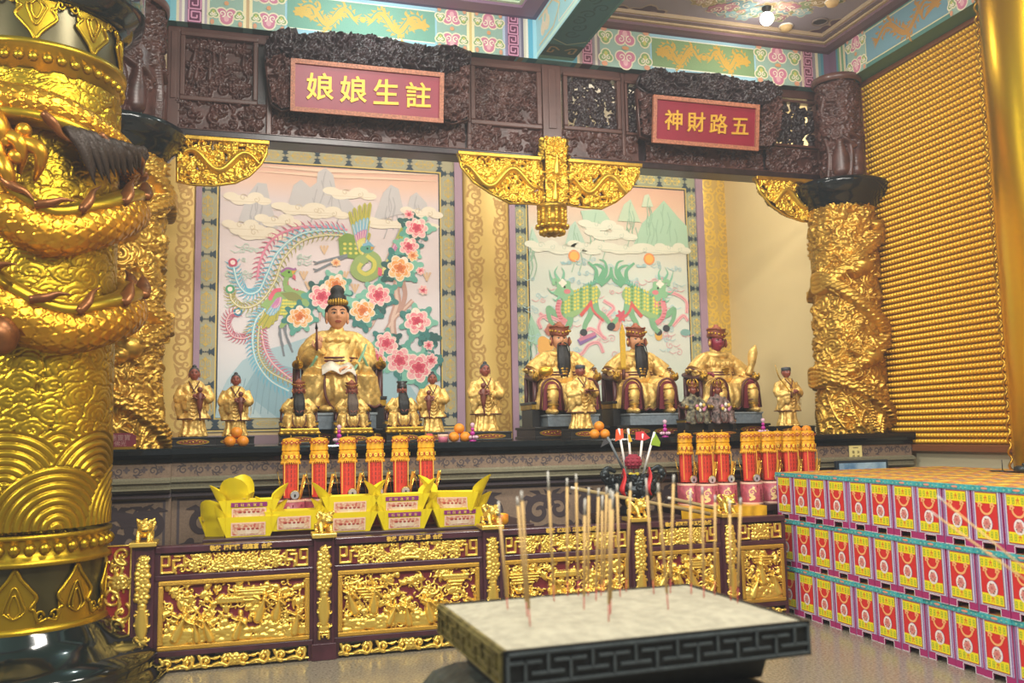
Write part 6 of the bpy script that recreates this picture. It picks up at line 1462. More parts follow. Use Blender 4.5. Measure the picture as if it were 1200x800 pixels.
    for sx in (-1, 1):
        kn = np.array([sx*.22*w, -.25, .3])*s
        arch = [(kn[0]+.118*s*math.cos(a), kn[1]-.115*s, z0+.28*s+.13*s*math.sin(a)) for a in np.linspace(.0, PI, 16)]; arch = [(arch[0][0]+.02*s, arch[0][1], z0+.06*s)]+arch+[(arch[-1][0]-.02*s, arch[-1][1], z0+.06*s)]
        if style == 'king': mb.tube(arch, .014*s, TRIM, 6)
        else: mb.tube([(kn[0]+sx*.02*s+.148*s*math.cos(a), kn[1]+.06*s+.128*s*math.sin(a), z0+(.06+.012*math.sin(7*a))*s) for a in np.linspace(0, 2*PI, 40)], .012*s, TRIM, 6)
        if style == 'king': e = np.array([sx*.34*w, -.02, .505])*s; mb.tube([(e[0]+.11*s*math.cos(a)*.8, e[1]+.115*s*math.sin(a), z0+e[2]-.0*s+sx*.05*s*math.cos(a)) for a in np.linspace(0, 2*PI, 30)], .012*s, TRIM, 6)
    mb.tube(cr([(-.14*w*s, -.31*s, z0+.34*s), (-.13*w*s, -.34*s, z0+.15*s), (-.06*w*s, -.33*s, z0+.04*s), (0, -.335*s, z0+.06*s), (.06*w*s, -.33*s, z0+.04*s), (.13*w*s, -.34*s, z0+.15*s), (.14*w*s, -.31*s, z0+.34*s)], 6), .012*s, TRIM, 6)
    mb.build('robe_trim', t, False)
    if style == 'king':      # crimson lining under the lifted skirt, scaled greave and boot
        LIN = mat('crimson_lining', '#6d1f2c', .6)
        for sx in (-1, 1):
            kn = np.array([sx*.22*w, -.25, .3])*s; yf = kn[1]-.128*s
            mb = MB(); mb.prism([(kn[0]+.1*s*math.cos(a), z0+.26*s+.12*s*math.sin(a)) for a in np.linspace(0, PI, 14)]+[(kn[0]-.115*s, z0+.05*s), (kn[0]+.115*s, z0+.05*s)], LIN, (0, yf, 0), EX, EZ, EY, .02); mb.build('robe_lining', t, False)
            mb = MB(); mb.tube([(kn[0], yf-.0*s, z0+.33*s), (kn[0], yf-.03*s, z0+.24*s), (kn[0], yf-.02*s, z0+.05*s)], [.05*s, .068*s, .05*s], robe, 14)
            for k_ in range(5): mb.tube([(kn[0]+.066*s*math.cos(a), yf-.024*s-.05*s*abs(math.sin(a)), z0+(.28-.045*k_)*s-.012*s*math.sin(a)) for a in np.linspace(PI, 2*PI, 9)], .008*s, TRIM if k_ % 2 else GOLDD, 6)
            mb.ball((kn[0], yf-.05*s, z0+.03*s), (.05*s, .1*s, .035*s), robe, 12, 8); mb.build('greave_and_boot', t, False)
        mb = MB()                # layered lower edge of the short armoured sleeves and scalloped chest collar
        for sx in (-1, 1):
            e = np.array([sx*.33*w, -.02, .49])*s
            for k_ in range(9): a = 2*PI*k_/9; mb.ball((e[0]+.095*s*math.cos(a), e[1]+.11*s*math.sin(a), z0+e[2]+sx*.045*s*math.cos(a)), (.03*s, .03*s, .022*s), robe, 8, 6)
        for k_ in range(7): a = -PI*(.14+.72*k_/6); mb.ball((.17*w*s*math.cos(a), .01*s+.15*s*math.sin(a), z0+.575*s), (.036*s, .014*s, .03*s), GOLDD, 8, 6)
        for k_ in range(3): mb.ball((0, -.185*s, z0+(.54-.03*k_)*s), (.06*s-.012*s*k_, .012*s, .018*s), GOLDD, 10, 6)
        mb.build('armour_scallops', t, False)
    hc = np.array([0, -.015*s, z0+.76*s+head_s*.5]); head(t, hc, head_s, skin, yaw); black_hair(t, hc, head_s, hat)
    if beardm: beard(t, hc, head_s, *beardm)
    t['_'] = 0; del t['_']
    return t, hc
GR = 'gilded attendants standing along the front of the altar'
BEARD = mat('grey_brown_beard', '#5a4a40', .7, bump=.5, bscale=100)
# main goddess-like figure
YG = 9.3; sG = 1.14
g, hc = seated('seated_statue', 'large seated golden statue with pale face and tall black topknot holding a brush', 395, YG, sG, .3, (.98, .86, .14), 'lady', SKIN, 'topknot', .31, wd=.98, plaques=2)
s = sG
hand(g, (-.19*s, -.24*s, .3+.56*s), (.1, -.3, 1), (0, -1, 0), .1*s, SKIN, .7); hand(g, (.1*s, -.3*s, .3+.4*s), (-1, -.4, -.05), (0, 0, 1), .1*s, SKIN, .5)
mb = MB(); mb.tube([(-.2*s, -.3*s, .3+.55*s), (-.205*s, -.3*s, .3+.76*s)], [.012*s, .008*s], TRIM, 8); mb.tube([(-.205*s, -.3*s, .3+.74*s), (-.207*s, -.3*s, .3+.8*s)], [.014*s, .012*s, .002*s], HAIR, 8); mb.build('writing_brush', g, False)
mb = MB(); P = cr([(-.16*s, -.33*s, .3+.37*s), (-.08*s, -.35*s, .3+.41*s), (0, -.34*s, .3+.375*s), (.07*s, -.35*s, .3+.4*s), (.13*s, -.33*s, .3+.36*s)], 6)
mb.ring([[p+np.array([0, dy*s, dz*s]) for p in P] for dy, dz in ((-.04, -.04), (-.042, -.03), (.06, .05), (.062, .04))], mat('open_book_paper', '#dcd3c4', .6), False, True); mb.build('open_book', g, False)
mb = MB(); mb.tube(cr([(.12*s, -.3*s, .3+.38*s), (.2*s, -.24*s, .3+.52*s), (.24*s, -.2*s, .3+.62*s)], 6), [.018*s, .02*s, .012*s], mat('jade_ribbon', '#7fae8c', .5), 8, sq=.4); mb.build('jade_ribbon', g, False, 'pale green ribbon')
for sx in (-1, 1):
    mb = MB(); mb.tube(cr([(sx*.2*s, -.3*s, .3+.5*s), (sx*.27*s, -.22*s, .3+.36*s), (sx*.28*s, -.18*s, .3+.24*s)], 6), .012*s, mat('jade_ribbon', '#7fae8c', .5), 8); mb.build('sleeve_edge', g, False)
# three armoured seated figures
YK = 9.4; sK = .95
for i, (px, lab, skin, rz) in enumerate(((657, 'seated golden statue with long black beard, leftmost under the green beasts', SKIN, -.02), (747, 'seated golden statue with long black beard raising a golden sword', SKIN, -.0), (842, 'seated golden statue with crimson face and no beard beside the right column', SKINR, .08))):
    k, hc = seated('seated_statue', lab, px, YK, sK, .26, (.86, .8, .13), 'king', skin, 'crown', .25, wd=1.02, rz=rz, beardm=((.37, .066) if i < 2 else None), plaques=2, yaw=-.05)
    s = sK; z0 = .26
    hand(k, (-.3*s*1.02, -.22*s, z0+.47*s), (.5, -.9, .1), (0, 0, 1), .085*s, skin, .9); hand(k, (.3*s*1.02, -.22*s, z0+.4*s), (-.4, -.9, -.1), (0, 0, 1), .085*s, skin, .5)
    if i == 1:
        mb = MB(); mb.prism([(-.03, 0), (-.032, .4), (0, .52), (.032, .4), (.03, 0)], GOLDL, (-.3*s, -.29*s, z0+.53*s), EX, EZ, FRONT, .014); mb.build('sword_blade', k, False); mb = MB(); mb.tube([(-.3*s, -.3*s, z0+.4*s), (-.3*s, -.3*s, z0+.53*s)], .02, TRIM, 8); mb.box((-.3*s-.07, -.32*s, z0+.52*s), (-.3*s+.07, -.27*s, z0+.545*s), GOLDD, .004); mb.build('sword_hilt', k, False)
    if i == 0: mb = MB(); mb.ball((-.27*s, -.3*s, z0+.5*s), (.09*s, .08*s, .06*s), GOLD, 16, 10); mb.build('gold_ingot', k, False)
    if i == 2:
        mb = MB(); mb.tube(cr([(.32*s, -.2*s, z0+.47*s), (.36*s, -.22*s, z0+.6*s), (.38*s, -.22*s, z0+.72*s), (.43*s, -.22*s, z0+.84*s)], 6), [.045*s, .04*s, .055*s, .06*s, .01*s], GOLDR, 12); mb.build('raised_ingot_staff', k, False)
# small seated figures in front of the goddess and beside the red-faced one
for i, (px, lab, skin, hat, bm, robe, Y) in enumerate(((350, 'small seated golden statue with long black beard left of the large topknot statue', SKINB, 'crown', HAIR, GOLDR, 8.45), (412, 'small seated golden statue with grey brown beard in front of the large topknot statue', SKINB, 'crown', BEARD, GOLDR, 8.6), (471, 'small seated golden statue in square black hat right of the large topknot statue', SKINB, 'official', HAIR, GOLDR, 8.45))):
    k, hc = seated('seated_statue', lab, px, Y, .4, .14, (.36, .4, .1), 'elder', skin, hat, .125, wd=1.05, beardm=(.21, .045, bm, -.085), plaques=1, foot=False, vox=.012)
    for sx in (-1, 1): hand(k, (sx*.05, -.12, .14+.43*.4), (-sx, -.6, 0), (0, 0, 1), .04, skin, .6)
    mb = MB(); mb.box((-.175, -.205, .1), (.175, -.06, .15), GOLDD, .01); [mb.ball((x_, -.2, .105), (.03, .012, .018), GOLDD, 8, 5) for x_ in np.linspace(-.16, .16, 7)]; mb.build('apron_step', k, False)
EMB = mat('embroidered_cape', '#8d8468', .6, .1, bump=.3, bscale=60, col2='#2a2a2c', vscale=26)
EMB2 = mat('embroidered_cape_pink', '#9a7f78', .6, .1, bump=.3, bscale=60, col2='#34302e', vscale=24)
for i, (px, lab, m) in enumerate(((812, 'small seated figure in black and gold embroidered cape behind the barrels', EMB), (841, 'small seated figure in cape with pink flowers behind the barrels', EMB2))):
    k, hc = seated('seated_statue', lab, px, 8.5+.05*i, .42, .12, (.3, .36, .06), 'elder', SKINB, 'crown', .11, wd=.85, plaques=1, foot=False, vox=.012, robe=m)
    mb = MB()
    for j in range(7): a = j*.9; mb.ball((.05*math.cos(a)+.01, -.15-.012*j % .03, .3+.03*math.sin(a)), (.02, .01, .02), paint(['#c77f9a', '#d9b85a', '#e8e2d4'][j % 3]), 8, 5)
    mb.build('flower_embroidery', k, False)
    mb = MB(); [mb.tube(cr([hc+np.array([.045*math.cos(a), .045*math.sin(a), .04]), hc+np.array([.06*math.cos(a), .06*math.sin(a), .075]), hc+np.array([.035*math.cos(a), .035*math.sin(a), .11])], 4), .008, GOLDD, 6) for a in np.linspace(0, 6, 9)]; mb.build('gold_crown', k, False)
    for sx in (-1, 1): hand(k, (sx*.05, -.12, .12+.18), (-sx, -.6, 0), (0, 0, 1), .035, SKINB, .6)
# standing attendants
YS = 8.35
standing('standing_statue', 'tallest standing golden attendant on the far left, beside the left dragon column', 'statue', GR, 227, YS, .63, rz=.05, ped=(.38, .28, .09))
standing('standing_statue', 'standing golden attendant behind the oranges on the left half of the altar', 'statue', GR, 276, YS+.05, .57, rz=0, ped=(.34, .28, .09))
standing('standing_statue', 'standing golden attendant between the black-hatted seated statue and the middle oranges', 'statue', GR, 507, YS+.05, .58, mirror=-1, rz=-.1, ped=(.27, .26, .09))
standing('standing_statue', 'standing golden attendant in front of the damask strip between the two murals', 'statue', GR, 569, YS+.1, .68, mirror=-1, rz=0, ped=(.46, .28, .09))
standing('standing_statue', 'standing golden attendant in slate cap holding a tray before the leftmost armoured statue', 'statue', GR, 681, YS+.25, .68, 'tray', SKINB, 'cap', rz=.05, ped=(.36, .28, .1))
standing('standing_statue', 'standing golden attendant with raised curved sabre near the right dragon column', 'statue', GR, 923, YS+.1, .66, 'sabre', SKINB, 'cap', rz=.05, ped=(.5, .28, .09))
# ------------------------------------------------------------------ offering tables between balustrade and altar
TBL = mat('table_wood', '#3a2426', .4, var=.2, vscale=8)
def table(label, x0, x1, y0, y1, z, cloth=None):
    t = thing('offering_table', label, 'table', ((x0+x1)/2, (y0+y1)/2, 0))
    mb = MB(); mb.box((x0, y0, z-.05), (x1, y1, z), TBL, .006); mb.build('tabletop', t)
    for x in (x0+.06, x1-.06):
        for y in (y0+.06, y1-.06): mb = MB(); mb.box((x-.04, y-.04, 0), (x+.04, y+.04, z-.05), TBL); mb.build('leg', t)
    mb = MB(); mb.box((x0+.1, y0+.04, z-.14), (x1-.1, y0+.06, z-.05), TBL); mb.build('apron', t)
    return t
ZT = .87; zB = .96
table('long dark offering table behind the balustrade under the yellow paper boats', -.35, 2.2, 6.95, 7.62, ZT)
zR = float(at(880, 592, 7.12)[2])
xr0 = at(800, 590, 7.08)[0]
table('dark offering table draped with yellow cloth under the right row of barrels', xr0, 4.42, 7.08, 7.62, zR-.004)
CLO = mat('yellow_satin', '#d9a520', .4, var=.15, vscale=14, bump=.2, bscale=20)
mb = MB(); xs = np.linspace(xr0-.03, 4.42, 120); h = .15
P = np.array([[(x, y, z) for x in xs] for y, z in ((7.62, zR), (7.06, zR))]); mb.grid(P, CLO)
P = np.array([[(x, 7.055-.014*math.sin(x*46+2*math.sin(x*9))*q, zR-h*q+.008*math.sin(x*30)*q) for x in xs] for q in np.linspace(0, 1, 8)]); mb.grid(P, CLO)
o = mb.build('table_cloth'); tag(o, 'yellow satin cloth draped over the table under the right row of barrels', 'tablecloth')

# ---------------- yellow paper boats
YEL = mat('yellow_paper', '#e8d010', .55); YELI = mat('yellow_paper_inside', '#c9bb6a', .6); LABR = mat('boat_picture_red', '#c4574a', .5, col2='#e8cfa8', vscale=55); LABP = paint('#8e2f74'); LABT = paint('#f2d36a'); LABC = paint('#eec9b0')
def boat_parts(t, w, h, d, strip, tall):
    """ingot-shaped paper boat: narrow flat body, flared sides, tall rounded wing at each end"""
    b = w*.36; tp = w*.5; th = .004
    mb = MB()
    for sy in (-1, 1):
        y0, y1 = sy*d*.34, sy*d*.5
        mb.hexa([(-b, y0-th, 0), (b, y0-th, 0), (b, y0+th, 0), (-b, y0+th, 0), (-tp, y1-th, h), (tp, y1-th, h), (tp, y1+th, h), (-tp, y1+th, h)], YEL)
    mb.box((-b, -d*.34, 0), (b, d*.34, .006), YEL); mb.box((-tp*.9, -d*.45, h*.8), (tp*.9, d*.45, h*.815), YELI); mb.build('hull', t, False)
    for sx in (-1, 1):
        mb = MB(); P = []; n = 14
        for i in range(n+1):
            q = i/n; L = h*(1+tall)*q; xx = sx*(b+(tp-b)*min(1, q*(1+tall))+tall*h*.9*max(0, q-.8/(1+tall))); zz = h*(1+tall)*q*(1-.12*max(0, q-.5))
            wd = d*(.34+.16*min(1, q*(1+tall)))*(1 if q < .55 else math.sqrt(max(.0, 1-((q-.55)/.455)**2))); P.append([(xx-sx*(th+.075*(y/(d*.5))**2*min(1, q*1.6)), y*1.06, zz) for y in np.linspace(-wd, wd, 11)])
        mb.grid(np.array(P), YEL); mb.grid(np.array(P)[:, ::-1]+np.array([sx*th*2, 0, 0]), YEL); mb.build('end_wing', t, False)
    N = np.array([0, -h, d*.16*0-.0]); A = Art(lambda u, v, q: np.array([u, -d*.34-(d*.16)*(v/h)-.006-q, v]), .0012)
    x0, x1 = -b*.78, b*.78
    A.rect(x0, h*.06, x1, h*(.6 if strip else .72), LABC, 1); A.rect(x0*.92, h*.1, x1*.92, h*(.55 if strip else .66), LABR, 2); A.ell(0, h*.3, b*.36, h*.16, '#e6d2b8', 3); A.ell(-b*.3, h*.26, b*.2, h*.13, '#dfc6a8', 3); A.ell(b*.3, h*.26, b*.2, h*.13, '#dfc6a8', 3)
    for k in range(5): A.ell(-b*.4+k*b*.2, h*.4, b*.07, h*.05, '#a8433a', 4)
    if strip: A.rect(x0*1.05, h*.66, x1*1.05, h*.88, LABP, 2)
    o = A.build('printed_label', t, False)
    if strip:
        mb = MB(); sz = h*.17
        for k, ch in enumerate('招財進寶金'): text_mesh(mb, ch, sz, LABT, (x0*.9+k*(x1-x0)*.9/5+.006, -d*.34-d*.16*.72-.011, h*.69), EX, EZ+FRONT*(d*.16/h), FRONT, .001)
        mb.build('label_writing', t, False, 'yellow characters on a purple strip')
_boat = {}
def boat(label, px, py, Y, w, strip, z, rz=0, tall=.85, h=.15):
    key = (round(w, 2), strip, tall); x = at(px, py, Y)[0]
    if key in _boat: return dup(_boat[key], (x, Y, z), label, rz=rz)
    t = thing('paper_boat', label, 'paper boat', (x, Y, z), 'yellow paper boats on the offering table', rz); boat_parts(t, w, h, .2, strip, tall); _boat[key] = t; return t
zb0 = ZT; dz = .124
Yb1 = 7.08
boat('lower yellow paper boat of the leftmost stack', 291, 625, Yb1, .44, False, zb0)
boat('upper yellow paper boat of the leftmost stack, with purple strip on its label', 292, 600, Yb1-.01, .44, True, zb0+dz)
boat('yellow paper boat at the back of the leftmost stack with a round upright end', 278, 590, Yb1+.14, .44, False, zb0+dz*1.3, rz=1.45, tall=1.0)
boat('lower yellow paper boat tucked behind the leftmost stack', 262, 620, Yb1+.2, .44, False, zb0, rz=1.2, tall=1.0)
boat('single yellow paper boat between the leftmost stack and the second gold lion', 344, 612, Yb1, .44, False, zb0+.03)
boat('lower yellow paper boat right of the second gold lion', 408, 620, Yb1, .44, False, zb0)
boat('upper yellow paper boat right of the second gold lion', 409, 600, Yb1-.01, .44, False, zb0+dz)
boat('lower yellow paper boat of the middle stack, purple strip on its label', 472, 615, Yb1, .44, True, zb0)
boat('upper yellow paper boat of the middle stack, purple strip on its label', 469, 595, Yb1-.01, .44, True, zb0+dz)
boat('lower yellow paper boat of the rightmost stack, purple strip on its label', 536, 612, Yb1, .44, True, zb0)
boat('upper yellow paper boat of the rightmost stack, turned to show its rounded wing', 533, 592, Yb1+.02, .44, False, zb0+dz, rz=-.45, tall=1.0)

# ---------------- offering barrels with parasols
PINK = mat('pink_barrel_print', '#a84c58', .4, var=.25, vscale=30); PINKL = paint('#e2b9a0'); CRIM = mat('red_banner', '#d8402c', .55, bump=.15, bscale=60); YV = mat('yellow_valance', '#dda012', .5, var=.2, vscale=40); REDT = paint('#a32b22'); MIRR = mat('mirror_face', '#dcdde2', .08, .6)
def barrel_parts(t, hh, r, ph):
    mb = MB(); mb.lathe([(r*.99, 0), (r, .01), (r, hh), (r*.96, hh), (r*.96, hh-.02), (.004, hh-.02)], PINK, (0, 0, 0), 32); mb.lathe([(r*1.01, hh-.018), (r*1.02, hh-.004), (r*1.0, hh)], PINKL, (0, 0, 0), 32); mb.lathe([(r*1.0, 0), (r*1.02, .004), (r*1.01, .018)], PINKL, (0, 0, 0), 32); mb.build('barrel', t, False)
    A = Art(lambda u, v, q: np.array([(r+.001+q)*math.cos(u/r-PI/2), (r+.001+q)*math.sin(u/r-PI/2), v]), .0012)
    A.spiral(-.045, hh*.55, .035, .012, '#ecc98a', 1, 1, 0, 1.4); A.stroke(cr([(-.07, hh*.2), (-.03, hh*.3), (-.06, hh*.42), (-.03, hh*.5)], 6), [.02, .03, .022, .01], '#ecc98a', 1); A.ell(-.03, hh*.75, .012, .012, '#f0d8a0', 1)
    for k in range(4): A.rect(.035, hh*(.2+.13*k), .055, hh*(.2+.13*k)+hh*.09, '#8e2f3c', 2); 
    A.rect(.0, hh*.76, .085, hh*.84, '#8e2f3c', 2); A.spiral(.09, hh*.3, .03, .01, '#ecc98a', 1, -1, 2, 1.2)
    A.build('printed_dragon', t, False)
    zb1 = hh+ph*.02; zc = hh+ph*.62; zt = hh+ph; w = .062
    mb = MB(); mb.tube([(0, .03, hh-.02), (0, .03, zt+.03)], .006, GOLDD, 6); mb.build('parasol_pole', t, False)
    mb = MB()
    ring = lambda z, q, n=32: [(q*math.cos(a)*(1+.04*math.sin(6*a)), .03+q*.8*math.sin(a)*(1+.04*math.sin(6*a)), z) for a in np.linspace(0, 2*PI, n+1)[:-1]]
    mb.ring([ring(zc+.02, w*.98), ring(hh+.1, w*.95), ring(zb1, w*.9)], CRIM, True, True); mb.build('red_drape', t, False)
    A = Art(lambda u, v, q: np.array([u, .03-w*.85-q-.004, v]), .0012)
    for k in (-1, 0, 1):
        for j in range(6): A.rect(k*.028-.004, hh+.1+j*.036, k*.028+.004, hh+.124+j*.036, REDT if k else paint('#7e1f1c'), 1)
    for k in (-1, 1): A.rect(k*w*.86-.004, hh+.03, k*w*.86+.004, zc, '#e0a63c', 1)
    A.build('drape_writing', t, False)
    mb = MB(); mb.ring([ring(zc-.005, w*1.22), ring(zc+.075, w*1.12), ring(zc+.08, w*1.02), ring(zc+.09, w*1.15), ring(zt-.005, w*1.06), ring(zt, w*.98), ring(zt+.008, w*.3)], YV, True, False)
    for k in range(26): a = 2*PI*k/26; mb.tube([(w*1.22*math.cos(a), .03+w*.98*math.sin(a), zc), (w*1.24*math.cos(a), .03+w*1.0*math.sin(a), zc-.022)], .005, YV, 5)
    mb.build('parasol_valance', t, False)
    A = Art(lambda u, v, q: np.array([(w*1.2+.006+q)*math.sin(u/w), .03-(w*.97+.008+q)*math.cos(u/w), v]), .0012)
    for k in range(-2, 3):
        x_ = k*.034; A.lobes(x_, zt-.03, .013, 4, REDT, 1, .3); A.ell(x_, zt-.03, .005, .005, '#f0cf50', 2); A.ell(x_+.017, zc+.04, .005, .012, REDT, 1); A.ell(x_, zc+.04, .009, .016, '#f4d44a', 2); A.ell(x_, zc+.04, .004, .004, REDT, 3)
    A.mb.v = [np.asarray(v) for v in A.mb.v]; A.build('valance_print', t, False)
    mb = MB(); c = (.025, -.055, hh+.035)
    mb.lathe([(.0, .0), (.036, .0), (.04, .004), (.036, .009), (.0, .009)], GOLDD, (0, 0, 0), 20); V = mb.v[-1]; mb.v[-1] = np.stack([V[:, 0]+c[0], -V[:, 2]+c[1], V[:, 1]+c[2]], 1)
    q = MB(); q.lathe([(.0, .0092), (.033, .0094)], MIRR, (0, 0, 0), 20); V = q.v[0]; mb.add(np.stack([V[:, 0]+c[0], -V[:, 2]+c[1], V[:, 1]+c[2]], 1), q.f, MIRR); mb.ball((c[0], c[1]-.011, c[2]-.004), (.008, .003, .014), BLACKS, 8, 5); mb.build('round_mirror', t, False)
    mb = MB(); mb.tube([(.075, .0, hh-.01), (.115, .01, hh+.16)], [.006, .005], GOLDL, 6); mb.tube([(.09, .005, hh+.12), (.125, .01, hh+.115)], .006, GOLDL, 6); mb.tube([(.115, .01, hh+.16), (.122, .012, hh+.2)], [.009, .001], GOLDL, 6); mb.build('small_sword', t, False)
    mb = MB(); mb.hexa([(.06, .03, hh-.01), (.085, .03, hh-.01), (.085, .036, hh-.01), (.06, .036, hh-.01), (.1, .04, hh+.19), (.125, .04, hh+.19), (.125, .046, hh+.19), (.1, .046, hh+.19)], mat('ruler_wood', '#d59a2c', .4)); mb.build('wooden_ruler', t, False)
    mb = MB(); mb.tube([(-.07, .03, hh-.01), (-.1, .035, hh+.22)], .003, GOLDD, 5); mb.tube([(-.09, .03, hh+.15), (-.07, .03, hh+.11)], .004, GOLDD, 5); mb.build('scale_rod', t, False)
bar0 = {}
def barrel(label, px, Y, z, key, hh, r, ph, rz=0):
    x = at(px, 560, Y)[0]
    if key in bar0: return dup(bar0[key], (x, Y, z), label, rz=rz)
    t = thing('offering_barrel', label, 'barrel', (x, Y, z), 'pink barrels with red and yellow parasols', rz); barrel_parts(t, hh, r, ph); bar0[key] = t; return t
YB1 = 7.38
for i, (px, lab) in enumerate(((341, 'pink barrel with parasol, leftmost, standing behind the single yellow boat'), (374, 'pink barrel with parasol just behind the second gold lion'), (408, 'pink barrel with parasol behind the boat stack right of the second lion'), (440, 'pink barrel with parasol between the second and middle boat stacks'), (470, 'pink barrel with parasol behind the middle boat stack'), (500, 'pink barrel with parasol, last on the left table, beside the turned boat'))):
    t = barrel(lab, px, YB1, ZT, 'L', .24, .115, float(at(345, 514, YB1)[2]-ZT-.24)); t.rotation_euler[2] = (-1)**i*.06
hR = .2; pR = float(at(850, 507, 7.3)[2]-zR-hR)
for i, (px, Y, lab, dzz) in enumerate(((806, 7.42, 'pink barrel with parasol, leftmost of those on the yellow cloth', 0), (828, 7.28, 'pink barrel with parasol beside the leftmost barrel on the yellow cloth', -.0), (850, 7.3, 'pink barrel with parasol directly behind the last gold lion', 0), (880, 7.28, 'pink barrel with parasol on the yellow cloth just right of the last gold lion', 0), (904, 7.3, 'pink barrel with parasol on the yellow cloth touching the paper boxes', 0), (929, 7.3, 'pink barrel with parasol behind the far corner of the paper boxes', 0), (951, 7.31, 'rightmost pink barrel, its parasol above the paper boxes', 0))):
    barrel(lab, px, Y, zR, 'R', hR, .1, pR, rz=(.05, -.04, .03, -.05, .04, 0, .08)[i])
for i, (px, lab) in enumerate(((841, 'parasol barrel hidden behind the second barrel on the yellow cloth'), (889, 'parasol barrel half hidden in the back row right of the last lion'), (916, 'parasol barrel half hidden in the back row above the box corner'), (939, 'parasol barrel half hidden in the back row beside the rightmost barrel'))):
    barrel(lab, px, 7.56, zR, 'R', hR, .1, pR, rz=.1)
# low stand that carries the barrels past the end of the table
t = thing('side_stand', 'dark stand behind the paper boxes under the last barrels', 'stand', (4.98, 7.36, 0)); mb = MB(); mb.box((4.46, 7.14, zR-.06), (5.5, 7.62, zR), TBL, .006); mb.build('tabletop', t)
for x in (4.52, 5.44):
    for y in (7.2, 7.56): mb = MB(); mb.box((x-.03, y-.03, 0), (x+.03, y+.03, zR-.06), TBL); mb.build('leg', t)

# ---------------- urn with five flags
t = thing('flag_urn', 'dark metal urn holding five small coloured flags and a crimson pompom', 'urn', (at(742, 580, 7.3)[0], 7.3, ZT-.0)); ux = t.location[0]
URN = mat('urn_metal', '#33393c', .35, .6, bump=.3, bscale=40)
zu = ZT; Hh = float(at(742, 560, 7.3)[2])-zu
mb = MB(); mb.lathe([(.0, 0), (.13, 0), (.15, .03), (.1, .08), (.12, .1), (.22, .18), (.245, .26), (.23, Hh-.06), (.2, Hh-.03), (.235, Hh), (.22, Hh+.01), (.19, Hh-.01), (.0, Hh-.02)], URN, (ux, 7.3, zu), 36); mb.build('bowl', t)
R = Relief(2*PI*.24*.6, .2, .007, 9); R.vines(60, .02, .04, .009, 1, 1); mb = MB(); R.wrap(mb, ux, 7.3, zu+.16, .238, .02, URN, -PI/2-PI*.6, holes=True); mb.build('bowl_relief', t)
for sx in (-1, 1):
    mb = MB(); mb.tube(cr([(ux+sx*.18, 7.3, zu+Hh-.08), (ux+sx*.25, 7.28, zu+Hh-.02), (ux+sx*.29, 7.28, zu+Hh+.04), (ux+sx*.24, 7.28, zu+Hh+.09), (ux+sx*.17, 7.28, zu+Hh+.06)], 6), [.02, .022, .02, .016, .01], URN, 8, sq=1.6); mb.ball((ux+sx*.27, 7.27, zu+Hh+.05), (.04, .03, .04), URN, 10, 6); [mb.ball((ux+sx*(.2+.03*k_), 7.26, zu+Hh-.06+.03*k_), .022, URN, 8, 6) for k_ in range(4)]; mb.build('handle', t)
mb = MB(); zc = zu+Hh+.14; c = at(742, 541, 7.22); POM = mat('crimson_pompom', '#8e2338', .7, bump=.5, bscale=90)
mb.ball(c, (.075, .07, .065), POM, 18, 12); [mb.ball(c+np.array([.066*math.cos(a)*math.cos(b), .062*math.sin(a)*math.cos(b), .056*math.sin(b)]), .018, POM, 6, 4) for b in (-.9, -.4, .1, .6, 1.1) for a in np.linspace(0, 6.1, 11)]; mb.build('pompom', t)
mb = MB(); c2 = at(743, 556, 7.22); [mb.ball(c2+np.array([d*.03, 0, .006*abs(d)]), (.022, .012, .016), paint('#d9c43c'), 8, 5) for d in (-1, 0, 1)]; mb.tube([c, c2], .006, POM, 5); mb.build('yellow_bow', t)
for px, py in ((731, 560), (761, 558)):
    mb = MB(); p = at(px, py, 7.04); mb.tube(cr([p+EZ*.08, p+np.array([.01, 0, .0]), p+np.array([-.02, 0, -.1]), p+np.array([.01, 0, -.16])], 5), [.012, .03, .045, .02], mat('red_ribbon', '#c4282c', .5), 8, sq=.4); mb.tube([p+EZ*.08, np.array([p[0], 7.1, zu+Hh])], .005, POM, 5); mb.build('red_ribbon', t)
for (bx_, by, tx, ty, fpts, colr, nm) in ((727, 543, 712, 512, ((708, 514), (704, 524), (715, 518)), '#3c3c40', 'black'), (732, 543, 725, 502, ((722, 503), (721, 517), (731, 513), (730, 502)), '#d8562c', 'orange'), (739, 541, 736, 502, ((735, 501), (741, 517), (737, 518)), '#d8a92c', 'yellow'), (750, 541, 753, 508, ((745, 506), (745, 515), (755, 516), (762, 513), (754, 505)), '#c8343c', 'red'), (757, 543, 767, 506, ((767, 505), (763, 521), (773, 523), (774, 518)), '#8aa82c', 'green')):
    b0 = at(bx_, by, 7.27); t0 = at(tx, ty, 7.24); f = MB(); f.tube([b0-(t0-b0)*.35, t0], .011, WHITE if nm != 'black' else paint('#6d7478'), 8); fs = f.build('flag_pole', t, label='pole with %s flag' % nm)
    mb = MB(); P = [at(x, y, 7.235) for x, y in fpts]; k = len(P); mb.add(P+[p+EY*.006 for p in P], [list(range(k)), [k+i for i in range(k)][::-1]]+[[i, k+i, k+(i+1) % k, (i+1) % k] for i in range(k)], mat('flag_'+nm, colr, .6)); mb.build('flag', fs)
# plinth for the urn: table between the two long tables
t = thing('urn_table', 'small dark table carrying the flag urn between the two offering tables', 'table', (ux, 7.3, 0)); mb = MB(); mb.box((ux-.32, 7.02, ZT-.05), (ux+.32, 7.6, ZT), TBL, .006); mb.build('tabletop', t)
for x in (ux-.27, ux+.27):
    for y in (7.08, 7.54): mb = MB(); mb.box((x-.03, y-.03, 0), (x+.03, y+.03, ZT-.05), TBL); mb.build('leg', t)
